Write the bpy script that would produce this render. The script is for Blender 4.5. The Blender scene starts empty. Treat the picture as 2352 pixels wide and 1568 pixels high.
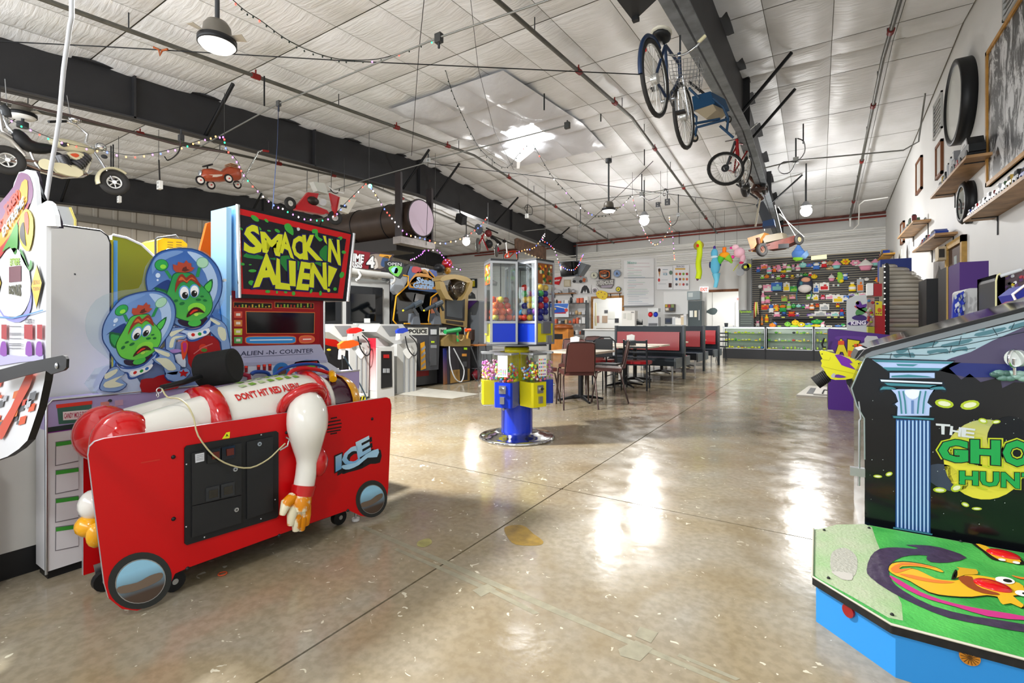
import bpy,math,random
from math import sin,cos,pi,radians,atan2,sqrt
from mathutils import Vector as V,Matrix
random.seed(7)
SC=bpy.context.scene
C=SC.collection
# camera
FP=1108.0
TH=atan2(704.0,FP)
CAMZ=1.12
cam=bpy.data.cameras.new('camera');camo=bpy.data.objects.new('camera',cam);C.objects.link(camo)
cam.lens=36*FP/2352;cam.sensor_width=36;cam.shift_y=-36/2352.0;cam.clip_start=.05;cam.clip_end=200
camo.location=(0,0,CAMZ);camo.rotation_euler=(pi/2,0,TH)
SC.camera=camo
SC.cycles.transparent_max_bounces=32
# world, exposure, lights
SC.view_settings.view_transform='Standard';SC.view_settings.look='None'
SC.view_settings.gamma=1;SC.view_settings.use_curve_mapping=False
SC.view_settings.exposure=0.66
w=bpy.data.worlds.new('world');SC.world=w;w.use_nodes=True
w.node_tree.nodes['Background'].inputs[0].default_value=(.93,.96,1,1)
w.node_tree.nodes['Background'].inputs[1].default_value=.5
def area(name,loc,size,power,rot=(0,0,0),col=(1,.99,.975),shape='DISK',sy=None,spread=pi):
 l=bpy.data.lights.new(name,'AREA');l.shape=shape;l.size=size
 if sy:l.size_y=sy
 l.energy=power;l.color=col;l.spread=spread
 o=bpy.data.objects.new(name,l);o.location=loc;o.rotation_euler=rot;C.objects.link(o)
 return o
def point(name,loc,r,power,col=(1,.99,.975)):
 l=bpy.data.lights.new(name,'POINT');l.shadow_soft_size=r;l.energy=power;l.color=col
 o=bpy.data.objects.new(name,l);o.location=loc;C.objects.link(o);return o
LAMPS=[(-4.0,13.0,4.0),(-.26,14.1,4.0),(-10.1,13.0,4.0)]
for i,p in enumerate(LAMPS):area('hall_lamp_and_fill',(p[0],p[1],p[2]-.2),.3,80);point('hall_lamp_glow',(p[0],p[1],p[2]-.22),.15,120)
area('fan_lamp_light',(-4.48,2.2,3.53),.26,470)
area('fan_lamp_light',(-4.0,10.3,3.6),.3,50)
for p,e in(((-.1,-1.6,4.1),60),((-12.9,4.5,4.1),110),((-12.9,9.5,4.1),90)):area('hall_lamp_and_fill',p,.5,e)  # unseen lamps added to brighten the foreground and the left bays
area('ceiling_fill_light',(-6.5,-2.7,2.6),14.0,430,rot=(radians(122),0,0),shape='RECTANGLE',sy=2.2,col=(.95,.975,1))  # unseen area light, added behind the camera to lift the ceiling
# picture rays
def ray(x,y):
 a=(x-1176)/FP
 return V((-sin(TH)+a*cos(TH),cos(TH)+a*sin(TH),(748-y)/FP))
CAM=V((0,0,CAMZ))
def onX(x,y,X):r=ray(x,y);return CAM+r*(X/r.x)
def onY(x,y,Y):r=ray(x,y);return CAM+r*(Y/r.y)
def onZ(x,y,Z=0.0):r=ray(x,y);return CAM+r*((Z-CAMZ)/r.z)
def dep(x,y,d):return CAM+ray(x,y)*d
def onP(x,y,p,n):
 r=ray(x,y);p=V(p);n=V(n)
 return CAM+r*((p-CAM).dot(n)/r.dot(n))
 # materials
_M={}
def lin(h):
 h=h.lstrip('#');o=[]
 for i in(0,2,4):
  c=int(h[i:i+2],16)/255
  o.append(c/12.92 if c<=.04045 else((c+.055)/1.055)**2.4)
 return(*o,1)
def mat(h,r=.5,m=0.0,e=0.0,bump=0.0,var=0.0,sc=8.0,coat=0.0):
 k=(h,r,m,e,bump,var,sc,coat)
 if k in _M:return _M[k]
 t=bpy.data.materials.new('paint_'+h.strip('#'));t.use_nodes=True
 n=t.node_tree.nodes;b=n['Principled BSDF'];c=lin(h)
 b.inputs['Base Color'].default_value=c;b.inputs['Roughness'].default_value=r;b.inputs['Metallic'].default_value=m
 if not m:b.inputs['Specular IOR Level'].default_value=.32
 if coat:b.inputs['Coat Weight'].default_value=coat;b.inputs['Coat Roughness'].default_value=.08
 if e:
  b.inputs['Emission Color'].default_value=c;b.inputs['Emission Strength'].default_value=e
 if bump or var:
  tc=n.new('ShaderNodeTexCoord');ns=n.new('ShaderNodeTexNoise');ns.inputs['Scale'].default_value=sc
  ns.inputs['Detail'].default_value=5
  t.node_tree.links.new(tc.outputs['Object'],ns.inputs['Vector'])
  if bump:
   bp=n.new('ShaderNodeBump');bp.inputs['Strength'].default_value=bump;bp.inputs['Distance'].default_value=.02
   t.node_tree.links.new(ns.outputs[0],bp.inputs['Height']);t.node_tree.links.new(bp.outputs[0],b.inputs['Normal'])
  if var:
   rp=n.new('ShaderNodeValToRGB');rp.color_ramp.elements[0].position=.3;rp.color_ramp.elements[1].position=.7
   rp.color_ramp.elements[0].color=tuple(max(0,x*(1-var))for x in c[:3])+(1,)
   rp.color_ramp.elements[1].color=tuple(min(1,x*(1+var))for x in c[:3])+(1,)
   t.node_tree.links.new(ns.outputs[0],rp.inputs[0]);t.node_tree.links.new(rp.outputs[0],b.inputs['Base Color'])
 _M[k]=t
 return t
def ramp2(h1,h2,axis=2,a=0.0,b=1.0,r=.4):
 """printed artwork fading between two inks along the object's own axis (metres a..b)"""
 k=(h1,h2,axis,a,b,r)
 if k in _M:return _M[k]
 t=bpy.data.materials.new('ink_fade_'+h1.strip('#'));t.use_nodes=True
 n=t.node_tree.nodes;L=t.node_tree.links;bs=n['Principled BSDF'];bs.inputs['Roughness'].default_value=r
 tc=n.new('ShaderNodeTexCoord');sp=n.new('ShaderNodeSeparateXYZ');mr=n.new('ShaderNodeMapRange')
 mr.inputs[1].default_value=a;mr.inputs[2].default_value=b
 mx=n.new('ShaderNodeMix');mx.data_type='RGBA'
 mx.inputs[6].default_value=lin(h1);mx.inputs[7].default_value=lin(h2)
 L.new(tc.outputs['Object'],sp.inputs[0]);L.new(sp.outputs[axis],mr.inputs[0]);L.new(mr.outputs[0],mx.inputs[0]);L.new(mx.outputs[2],bs.inputs['Base Color'])
 _M[k]=t
 return t
def glass(h='#f4f8f8',tr=.86,r=.04):
 k=('glass',h,tr,r)
 if k in _M:return _M[k]
 t=bpy.data.materials.new('clear_plastic');t.use_nodes=True;n=t.node_tree.nodes;L=t.node_tree.links
 n.remove(n['Principled BSDF']);o=n['Material Output']
 a=n.new('ShaderNodeBsdfTransparent');a.inputs[0].default_value=lin(h)
 g=n.new('ShaderNodeBsdfGlossy');g.inputs['Roughness'].default_value=r
 fr=n.new('ShaderNodeLayerWeight');fr.inputs[0].default_value=.5
 pw=n.new('ShaderNodeMath');pw.operation='POWER';pw.inputs[1].default_value=4.5
 ad=n.new('ShaderNodeMath');ad.operation='MULTIPLY_ADD';ad.inputs[1].default_value=.8;ad.inputs[2].default_value=.025+(1-tr)*.3;ad.use_clamp=True
 mx=n.new('ShaderNodeMixShader')
 L.new(fr.outputs['Facing'],pw.inputs[0]);L.new(pw.outputs[0],ad.inputs[0]);L.new(ad.outputs[0],mx.inputs[0]);L.new(a.outputs[0],mx.inputs[1]);L.new(g.outputs[0],mx.inputs[2]);L.new(mx.outputs[0],o.inputs[0])
 _M[k]=t
 return t
BLK=mat('#17181a',.45);BLKG=mat('#0c0d0f',.18,coat=.5);STEEL=mat('#b9bcc0',.28,.9);CHR=mat('#d8dadc',.1,1.0)
WHT=mat('#e9e9e6',.45);GRY=mat('#8c8f92',.5);DGR=mat('#3a3c3f',.5);RUB=mat('#1b1b1b',.8);SCR=mat('#07090b',.08,coat=.6)
# mesh builder
WM={}
class B:
 def __init__(s):s.v=[];s.f=[];s.fm=[];s.fs=[];s.ms=[];s.T=None
 def mi(s,m):
  if m not in s.ms:s.ms.append(m)
  return s.ms.index(m)
 def add(s,vs,fs,m,sm=False):
  o=len(s.v);k=s.mi(m)
  s.v+=[(s.T@V(p))if s.T is not None else V(p)for p in vs]
  for f in fs:s.f.append([o+i for i in f]);s.fm.append(k);s.fs.append(sm)
  return s
 def poly(s,pts,m):return s.add(pts,[list(range(len(pts)))],m)
 def box(s,a,b,m):
  x0,y0,z0=a;x1,y1,z1=b
  vs=[(x0,y0,z0),(x1,y0,z0),(x1,y1,z0),(x0,y1,z0),(x0,y0,z1),(x1,y0,z1),(x1,y1,z1),(x0,y1,z1)]
  return s.add(vs,[(3,2,1,0),(4,5,6,7),(0,1,5,4),(1,2,6,5),(2,3,7,6),(3,0,4,7)],m)
 def cb(s,c,sz,m,R=None):
  h=[q/2 for q in sz];T0=s.T
  T=Matrix.Translation(V(c))@(R.to_4x4()if R is not None else Matrix.Identity(4))
  s.T=T0@T if T0 is not None else T
  s.box((-h[0],-h[1],-h[2]),(h[0],h[1],h[2]),m);s.T=T0
  return s
 def rbox(s,a,b,m,r=.01,ax=2,n=3):
  """box with rounded vertical (ax) corners"""
  i,j=[q for q in(0,1,2)if q!=ax];P=[]
  for cx,cy,a0 in((b[i]-r,b[j]-r,0),(a[i]+r,b[j]-r,90),(a[i]+r,a[j]+r,180),(b[i]-r,a[j]+r,270)):
   for k in range(n+1):
    t=radians(a0+90*k/n);q=[0,0,0];q[i]=cx+r*cos(t);q[j]=cy+r*sin(t);q[ax]=a[ax];P.append(V(q))
  d=V((0,0,0));d[ax]=b[ax]-a[ax]
  return s.prism(P,d,m)
 def prism(s,P,d,m,ms=None,sm=False):
  n=len(P);d=V(d);Q=[V(p)for p in P]
  s.add(Q+[p+d for p in Q],[list(range(n))[::-1],list(range(n,2*n))],m)
  s.add(Q+[p+d for p in Q],[(i,(i+1)%n,n+(i+1)%n,n+i)for i in range(n)],ms or m,sm)
  return s
 def cyl(s,p,q,r,m,r2=None,n=16,caps=True,sm=True):
  p=V(p);q=V(q);r2=r if r2 is None else r2;z=(q-p).normalized()
  u=z.orthogonal().normalized();w=z.cross(u)
  vs=[p+(u*cos(2*pi*i/n)+w*sin(2*pi*i/n))*r for i in range(n)]+[q+(u*cos(2*pi*i/n)+w*sin(2*pi*i/n))*r2 for i in range(n)]
  s.add(vs,[(i,(i+1)%n,n+(i+1)%n,n+i)for i in range(n)],m,sm)
  if caps:s.add(vs,[list(range(n))[::-1],list(range(n,2*n))],m)
  return s
 def tube(s,P,r,m,n=6,caps=True,closed=False):
  P=[V(p)for p in P];N=len(P);rs=r if isinstance(r,(list,tuple))else[r]*N
  vs=[];u=None
  for i,p in enumerate(P):
   if closed:t=P[(i+1)%N]-P[i-1]
   else:t=(P[min(i+1,N-1)]-P[max(i-1,0)])
   t.normalize()
   u=t.orthogonal()if u is None else(u-t*u.dot(t))
   if u.length<1e-6:u=t.orthogonal()
   u.normalize();w=t.cross(u)
   vs+=[p+(u*cos(2*pi*k/n)+w*sin(2*pi*k/n))*rs[i]for k in range(n)]
  fs=[(i*n+k,i*n+(k+1)%n,(i+1)*n+(k+1)%n,(i+1)*n+k)for i in range(N-1)for k in range(n)]
  if closed:fs+=[((N-1)*n+k,(N-1)*n+(k+1)%n,(k+1)%n,k)for k in range(n)]
  s.add(vs,fs,m,True)
  if caps and not closed:s.add(vs[:n]+vs[-n:],[list(range(n))[::-1],list(range(n,2*n))],m)
  return s
 def ball(s,c,r,m,n=14,k=9,R=None,zc=(-1,1)):
  rr=r if isinstance(r,(list,tuple))else(r,r,r);c=V(c);vs=[]
  for j in range(k+1):
   t=pi*j/k
   for i in range(n):
    a=2*pi*i/n;p=V((rr[0]*sin(t)*cos(a),rr[1]*sin(t)*sin(a),rr[2]*max(zc[0],min(zc[1],cos(t)))))
    vs.append(c+(R@p if R is not None else p))
  return s.add(vs,[(j*n+i,(j+1)*n+i,(j+1)*n+(i+1)%n,j*n+(i+1)%n)for j in range(k)for i in range(n)],m,True)
 def lathe(s,prof,m,c=(0,0,0),n=24,R=None,sm=True):
  c=V(c);vs=[]
  for r,z in prof:
   for i in range(n):
    p=V((r*cos(2*pi*i/n),r*sin(2*pi*i/n),z));vs.append(c+(R@p if R is not None else p))
  return s.add(vs,[(j*n+i,j*n+(i+1)%n,(j+1)*n+(i+1)%n,(j+1)*n+i)for j in range(len(prof)-1)for i in range(n)],m,sm)
 def ring(s,c,ax,Rr,r,m,n=28,k=8,a0=0,a1=2*pi,sx=1.0,flat=1.0):
  c=V(c);ax=V(ax).normalized();u=ax.orthogonal().normalized()
  if abs(ax.z)<.9:u=ax.cross(V((0,0,1))).normalized()
  w=ax.cross(u);full=abs(a1-a0-2*pi)<1e-6;nn=n if full else n+1;vs=[]
  for i in range(nn):
   a=a0+(a1-a0)*i/n;d=u*cos(a)+w*sin(a)
   for j in range(k):
    b=2*pi*j/k;vs.append(c+d*(Rr+r*cos(b))+ax*(r*flat*sin(b)))
  fs=[(i*k+j,((i+1)%nn)*k+j,((i+1)%nn)*k+(j+1)%k,i*k+(j+1)%k)for i in range(n)for j in range(k)]
  return s.add(vs,fs,m,True)
 def text(s,t,q,m,bold=0.0,font=None,off=None):
  """lettering laid on the quad q = bottom-left, bottom-right, top-right, top-left"""
  vs,fs=glyphs(t,bold);o=V(off)if off is not None else V((0,0,0));q=[V(p)for p in q]
  s.add([(q[0]*(1-u)+q[1]*u)*(1-w_)+(q[3]*(1-u)+q[2]*u)*w_+o for u,w_ in vs],fs,m)
  return s
 def obj(s,name,parent=None,label=None,cat=None,group=None,kind=None,bevel=0.0,local=False):
  me=bpy.data.meshes.new(name)
  vs=s.v
  if parent is not None and not local:
   I=WM[parent.name].inverted();vs=[I@p for p in vs]
  loc=V((0,0,0))
  if parent is None and vs and not local:
   xs=[p.x for p in vs];ys=[p.y for p in vs];zs=[p.z for p in vs]
   loc=V(((min(xs)+max(xs))/2,(min(ys)+max(ys))/2,min(zs)));vs=[p-loc for p in vs]
  me.from_pydata([tuple(p)for p in vs],[],s.f)
  for m in s.ms:me.materials.append(m)
  me.polygons.foreach_set('material_index',s.fm);me.polygons.foreach_set('use_smooth',s.fs);me.update()
  o=bpy.data.objects.new(name,me);C.objects.link(o)
  if parent is not None:o.parent=parent;WM[o.name]=WM[parent.name]
  else:o.location=loc;WM[o.name]=Matrix.Translation(loc)
  if bevel:
   md=o.modifiers.new('bevel','BEVEL');md.width=bevel;md.segments=2;md.limit_method='ANGLE';md.angle_limit=radians(40)
  return tag(o,label,cat,group,kind)
def tag(o,label=None,cat=None,group=None,kind=None):
 if label:o['label']=label
 if cat:o['category']=cat
 if group:o['group']=group
 if kind:o['kind']=kind
 return o
def thing(name,label,cat,loc=(0,0,0),rz=0.0,group=None,kind=None):
 o=bpy.data.objects.new(name,None);C.objects.link(o);o.location=loc;o.rotation_euler=(0,0,rz);o.empty_display_size=.05
 WM[o.name]=Matrix.Translation(V(loc))@Matrix.Rotation(rz,4,'Z')
 return tag(o,label,cat,group,kind)
def dup(root,loc,rot=(0,0,0),label=None,scale=None,group=None):
 r=root.copy();C.objects.link(r);r.location=loc;r.rotation_euler=rot
 if scale:r.scale=scale
 if label:r['label']=label
 if group:r['group']=group
 for ch in list(root.children):
  c=ch.copy();C.objects.link(c);c.parent=r
  for g in ch.children:
   d=g.copy();C.objects.link(d);d.parent=c
 return r
_G={}
def glyphs(t,bold=0.0):
 k=(t,bold)
 if k in _G:return _G[k]
 def mk(bd):
  cu=bpy.data.curves.new('t','FONT');cu.body=t;cu.resolution_u=2;cu.offset=bd;cu.space_line=.95
  cu.fill_mode='FRONT'
  o=bpy.data.objects.new('t',cu);C.objects.link(o)
  me=bpy.data.meshes.new_from_object(o)
  vs=[(v.co.x,v.co.y)for v in me.vertices];fs=[list(p.vertices)for p in me.polygons]
  bpy.data.objects.remove(o);bpy.data.curves.remove(cu);bpy.data.meshes.remove(me)
  return vs,fs
 vs,fs=mk(bold)
 ref=mk(0.0)[0]if bold else vs
 x0=min(p[0]for p in ref);x1=max(p[0]for p in ref);y0=min(p[1]for p in ref);y1=max(p[1]for p in ref)
 _G[k]=([((x-x0)/(x1-x0),(y-y0)/max(y1-y0,1e-6))for x,y in vs],fs)
 return _G[k]
def smooth(P,n=4,closed=True):
 """Catmull-Rom through P (2-D or 3-D tuples)"""
 P=[tuple(p)for p in P];N=len(P);out=[]
 for i in range(N if closed else N-1):
  g=lambda j:P[j%N]if closed else P[max(0,min(N-1,j))]
  a,b,c,d=g(i-1),g(i),g(i+1),g(i+2)
  for k in range(n):
   t=k/n
   out.append(tuple(.5*(2*q+(r-p)*t+(2*p-5*q+4*r-e)*t*t+(3*q-p-3*r+e)*t**3)for p,q,r,e in zip(a,b,c,d)))
 if not closed:out.append(P[-1])
 return out
def ell(cx,cy,rx,ry=None,rot=0,n=18,a0=0,a1=360):
 ry=rx if ry is None else ry;r=radians(rot);o=[]
 for i in range(n if a1-a0==360 else n+1):
  t=radians(a0+(a1-a0)*i/n);x=rx*cos(t);y=ry*sin(t);o.append((cx+x*cos(r)-y*sin(r),cy+x*sin(r)+y*cos(r)))
 return o
class Art:
 """flat print on a plane: shapes in picture points, each layer a little proud of the last"""
 def __init__(s,p,n,eps=.0012,b=None):s.p=V(p);s.n=V(n).normalized();s.e=eps;s.b=b or B()
 def at(s,x,y,l=0):return onP(x,y,s.p,s.n)+s.n*(s.e*l)
 def g(s,pts,m,l=1):s.b.poly([s.at(x,y,l)for x,y in pts],m);return s
 def sg(s,pts,m,l=1,n=3):return s.g(smooth(pts,n),m,l)
 def e_(s,cx,cy,rx,ry,m,l=1,rot=0,n=16):return s.g(ell(cx,cy,rx,ry,rot,n),m,l)
 def ln(s,pts,wd,m,l=1):
  for(x0,y0),(x1,y1)in zip(pts,pts[1:]):
   L=sqrt((x1-x0)**2+(y1-y0)**2)or 1;dx=-(y1-y0)/L*wd/2;dy=(x1-x0)/L*wd/2
   s.g([(x0+dx,y0+dy),(x1+dx,y1+dy),(x1-dx,y1-dy),(x0-dx,y0-dy)],m,l)
  return s
 def t(s,txt,bl,br,tr,tl,m,l=1,bold=0.0):
  s.b.text(txt,[s.at(*bl),s.at(*br),s.at(*tr),s.at(*tl)],m,bold,off=s.n*(s.e*l));return s
 def slab(s,pts,d,m,ms=None):s.b.prism([s.at(x,y)for x,y in pts],-s.n*d,m,ms);return s
def sag(p,q,d,n=10):
 p=V(p);q=V(q)
 return[p.lerp(q,i/n)-V((0,0,4*d*(i/n)*(1-i/n)))for i in range(n+1)]
def loft(b,rings,m,caps=True):
 n=len(rings[0]);vs=[p for r in rings for p in r]
 b.add(vs,[(j*n+i,j*n+(i+1)%n,(j+1)*n+(i+1)%n,(j+1)*n+i)for j in range(len(rings)-1)for i in range(n)],m,True)
 if caps:b.add(vs,[list(range(n))[::-1],list(range((len(rings)-1)*n,len(rings)*n))],m,True)
 return b
def ringy(cx,cz,Y,ra,rb,n=20,zmin=None,p=1.0):
 """closed ring round a Y axis"""
 o=[]
 for i in range(n):
  t=2*pi*i/n;c_,s_=cos(t),sin(t)
  q=V((cx+ra*math.copysign(abs(c_)**p,c_),Y,cz+rb*math.copysign(abs(s_)**p,s_)))
  if zmin is not None:q.z=max(q.z,zmin)
  o.append(q)
 return o
def milky(h,a=.5,r=.15):
 t=bpy.data.materials.new('milky_plastic');t.use_nodes=True;n=t.node_tree.nodes;L=t.node_tree.links;p=n['Principled BSDF'];p.inputs['Base Color'].default_value=lin(h);p.inputs['Roughness'].default_value=r
 tr=n.new('ShaderNodeBsdfTransparent');mx=n.new('ShaderNodeMixShader');mx.inputs[0].default_value=a
 L.new(tr.outputs[0],mx.inputs[1]);L.new(p.outputs[0],mx.inputs[2]);L.new(mx.outputs[0],n['Material Output'].inputs[0]);return t
 # THE SETTING
def floor_mat():
 t=bpy.data.materials.new('polished_concrete');t.use_nodes=True;n=t.node_tree.nodes;L=t.node_tree.links;b=n['Principled BSDF']
 g=n.new('ShaderNodeNewGeometry')
 def noise(sc,d=6,dist=0):
  q=n.new('ShaderNodeTexNoise');q.inputs['Scale'].default_value=sc;q.inputs['Detail'].default_value=d;q.inputs['Distortion'].default_value=dist
  L.new(g.outputs['Position'],q.inputs['Vector']);return q.outputs[0]
 def rmp(src,p0,c0,p1,c1):
  q=n.new('ShaderNodeValToRGB');e=q.color_ramp.elements;e[0].position=p0;e[0].color=c0;e[1].position=p1;e[1].color=c1
  L.new(src,q.inputs[0]);return q
 def mix(f,a,c,mode='MIX'):
  q=n.new('ShaderNodeMix');q.data_type='RGBA';q.blend_type=mode
  if isinstance(f,float):q.inputs[0].default_value=f
  else:L.new(f,q.inputs[0])
  L.new(a,q.inputs[6]);L.new(c,q.inputs[7])if not isinstance(c,tuple)else q.inputs.__getitem__(7).__setattr__('default_value',c)
  return q.outputs[2]
 base=rmp(noise(.55,8,.6),.30,lin('#7a6c54'),.70,lin('#a09378'))
 blot=rmp(noise(1.6,9,.8),.40,(0,0,0,1),.75,(.75,.75,.75,1))
 c1=mix(blot.outputs[0],base.outputs[0],lin('#98948a'))
 gr=rmp(noise(30,9),.38,lin('#a89c88'),.6,lin('#ffffff'))
 c2=mix(.28,c1,gr.outputs[0],'MULTIPLY')
 sp=rmp(noise(17,2,1.4),.70,(0,0,0,1),.715,(1,1,1,1))
 c3=mix(sp.outputs[0],c2,lin('#c4bda8'))
 dk=rmp(noise(1.1,10,1.2),.30,(.7,.7,.7,1),.46,(0,0,0,1))
 c4=mix(dk.outputs[0],c3,lin('#7d6d50'))
 L.new(c4,b.inputs['Base Color'])
 rr=n.new('ShaderNodeMapRange');rr.inputs[1].default_value=.3;rr.inputs[2].default_value=.7;rr.inputs[3].default_value=.11;rr.inputs[4].default_value=.26
 L.new(noise(5,6),rr.inputs[0]);L.new(rr.outputs[0],b.inputs['Roughness'])
 bp=n.new('ShaderNodeBump');bp.inputs['Strength'].default_value=.12;bp.inputs['Distance'].default_value=.01
 L.new(noise(14,6),bp.inputs['Height']);L.new(bp.outputs[0],b.inputs['Normal'])
 b.inputs['Specular IOR Level'].default_value=.6
 return t
FLR=floor_mat()
XW,XL,YF,YN=1.82,-16.7,19.55,-3.0
b=B();b.box((XL-.3,YN,-.3),(XW+.3,YF+3.6,-.028),mat('#55504a',.9));floor=b.obj('floor',kind='structure')
floor['label']='polished concrete slab floor with sawn joints'
xs=[XW+.3,-1.49,-4.54,-7.59,-10.64,-13.69,XL-.3];ys=[YN]+[-.07+3.05*i for i in range(0,7)]+[YF+3.6]
for i in range(6):
 for j in range(len(ys)-1):
  g=.0045;b=B();b.rbox((xs[i+1]+g,ys[j]+g,-.03),(xs[i]-g,ys[j+1]-g,0),FLR,r=.012);b.obj('concrete_slab',floor)
tp=mat('#88836f',.5,var=.15,sc=30);b=B()
_z=[.0004]
def fpoly(pts,m,z=None):
 _z[0]+=.00008;z=_z[0];b.poly([onZ(x,y,z)for x,y in pts],m)
fpoly([(828,1212),(840,1208),(1290,1400),(1680,1568),(1655,1568),(1270,1406)],tp)
fpoly([(905,1262),(912,1258),(1140,1355),(1240,1408),(1225,1410),(1130,1362)],tp)
fpoly([(1560,1500),(1700,1558),(1690,1562),(1555,1506)],tp)
for q in([(1085,1355),(1120,1340),(1140,1352),(1105,1370)],[(1470,1438),(1512,1452),(1495,1476),(1458,1460)],[(1420,1490),(1460,1470),(1500,1488),(1470,1518),(1425,1505)]):fpoly(q,tp)
b.obj('tape_residue',floor)
b=B()
fpoly(smooth([(1160,1210),(1200,1206),(1225,1225),(1248,1243),(1235,1252),(1185,1250),(1165,1232)],3),mat('#8d7231',.3,var=.3,sc=20))
fpoly(smooth([(962,1242),(985,1236),(992,1246),(975,1256),(958,1252)],3),mat('#98925a',.3,var=.3,sc=20),.0007)
b.obj('floor_stain',floor)
b=B();b.poly([(-6.6,5.55,.002),(-4.75,5.75,.002),(-4.7,6.4,.002),(-6.15,6.5,.002),(-6.7,6.2,.002)],mat('#aaa79c',.55,var=.08));b.obj('pale_patch',floor)
b=B();b.ring(onZ(511,1317,.004),(0,0,1),.017,.003,mat('#c8502a',.5),n=18,k=6);b.obj('rubber_band',label='small orange rubber ring lying on the floor before the red table',cat='rubber ring')
# walls
WP=mat('#dfdfdd',.55,var=.02,sc=1.2);WPG=mat('#c9cac8',.6)
b=B();b.box((XW,YN,0),(XW+.15,YF+.15,4.78),WP)
b.prism([(XW,YN,4.78),(XW,9.6,5.8),(XW,YF+.15,4.78)],(.15,0,0),WP)
wr=b.obj('wall_right',kind='structure',label='white plasterboard wall on the right')
b=B();b.box((XL-.15,YN,0),(XL,YF+.15,5.7),mat('#a39c90',.6));wl=b.obj('wall_left',kind='structure',label='tan ribbed steel wall behind the machines on the left')
TAN=mat('#b3ab9d',.55);k=0;y=1.0
while y<YF:
 b=B();b.prism([(XL,y,0),(XL+.035,y+.03,0),(XL+.035,y+.10,0),(XL,y+.13,0)],(0,0,5.2),TAN);b.box((XL,y+.14,0),(XL+.008,min(YF,y+.43),5.2),TAN)
 b.obj('wall_rib',wl);y+=.44;k+=1
b=B();b.box((XL,1.5,2.9),(XL+.16,YF,3.08),mat('#5b2f23',.7,var=.3));b.obj('girt',wl)
b=B();b.box((XL,1.5,3.9),(XL+.2,YF,4.06),mat('#6b6862',.6));b.obj('girt',wl)
b=B()
DX0,DX1,DZ=-3.62,-2.42,2.42
HX0,HX1,HZ0,HZ1=-8.25,-6.95,.95,2.30
for a,c in(((XL,YF,0),(HX0,YF+.15,5.0)),((HX0,YF,0),(HX1,YF+.15,HZ0)),((HX0,YF,HZ1),(HX1,YF+.15,5.0)),((HX1,YF,0),(DX0,YF+.15,5.0)),((DX0,YF,DZ),(DX1,YF+.15,5.0)),((DX1,YF,0),(XW,YF+.15,5.0))):
 b.box(a,c,WP)
wf=b.obj('wall_back',kind='structure',label='white far wall with ribbed upper panels')
RIB=mat('#dcdcd8',.5)
for i,z in enumerate([3.52,3.66,3.80,3.98,4.10,4.24]):
 for xa,xb in((XL,-7.0),(-5.5,XW))if z<3.95 else((XL,XW),):
  b=B();b.prism([(xa,YF,z),(xa,YF-.05,z+.012),(xa,YF-.05,z+.075),(xa,YF,z+.10)],(xb-xa,0,0),RIB);b.obj('wall_rib',wf)
b=B();b.box((XL,YF-.02,4.32),(XW,YF,4.74),mat('#c3c4c2',.7,bump=.2,sc=2));b.obj('insulation_strip',wf)
b=B();b.box((XL,YF-.14,4.72),(XW,YF-.02,4.79),mat('#6a3b32',.7,var=.3));b.obj('eave_strut',wf)
b=B();W2=mat('#f2f2ef',.6)
b.box((-9.3,YF+2.0,0),(-6.2,YF+2.1,3),W2);b.box((-9.3,YF+.15,0),(-9.2,YF+2.1,3),W2);b.box((-6.2,YF+.15,0),(-6.1,YF+2.1,3),W2);b.box((-9.3,YF+.15,3),(-6.1,YF+2.1,3.1),W2)
b.box((-4.5,YF+3.3,0),(-1.6,YF+3.4,3),W2);b.box((-4.6,YF+.15,0),(-4.5,YF+3.4,3),W2);b.box((-1.6,YF+.15,0),(-1.5,YF+3.4,3),W2);b.box((-4.6,YF+.15,3),(-1.5,YF+3.4,3.1),W2)
b.obj('wall_beyond',kind='structure',label='white walls of the rooms behind the far wall')
for p in[(-7.6,YF+1.1,2.85),(-3.05,YF+1.7,2.85)]:area('back_room_light',p,.8,22 if p[0]<-5 else 34)
b=B();b.box((-3.95,YF+3.22,0),(-3.05,YF+3.29,2.15),mat('#f4f4f2',.4));b.box((-3.02,YF+3.22,0),(-2.2,YF+3.29,2.15),mat('#f4f4f2',.4));d=b.obj('door_1',kind='structure',label='white double door at the end of the back corridor')
b=B();b.box((-3.12,YF+3.17,1.0),(-3.08,YF+3.22,1.14),STEEL);b.obj('door_handle',d)
b=B();WD=mat('#b07a3c',.5,var=.25,sc=14);WDK=mat('#7a4a2a',.6,var=.3,sc=12)
b.box((HX0-.09,YF-.03,HZ0),(HX0,YF,HZ1+.09),WD);b.box((HX0,YF-.03,HZ1),(HX1+.02,YF,HZ1+.09),WD);b.box((HX1,YF-.03,HZ0),(HX1+.09,YF,HZ1+.09),WD)
b.obj('trim_1',kind='structure',label='knotty pine frame of the serving hatch',bevel=.004)
b=B();b.box((DX0,YF-.04,DZ-.02),(DX1,YF+.1,DZ+.07),WDK);b.obj('trim_2',kind='structure',label='brown timber header over the back doorway')
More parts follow.
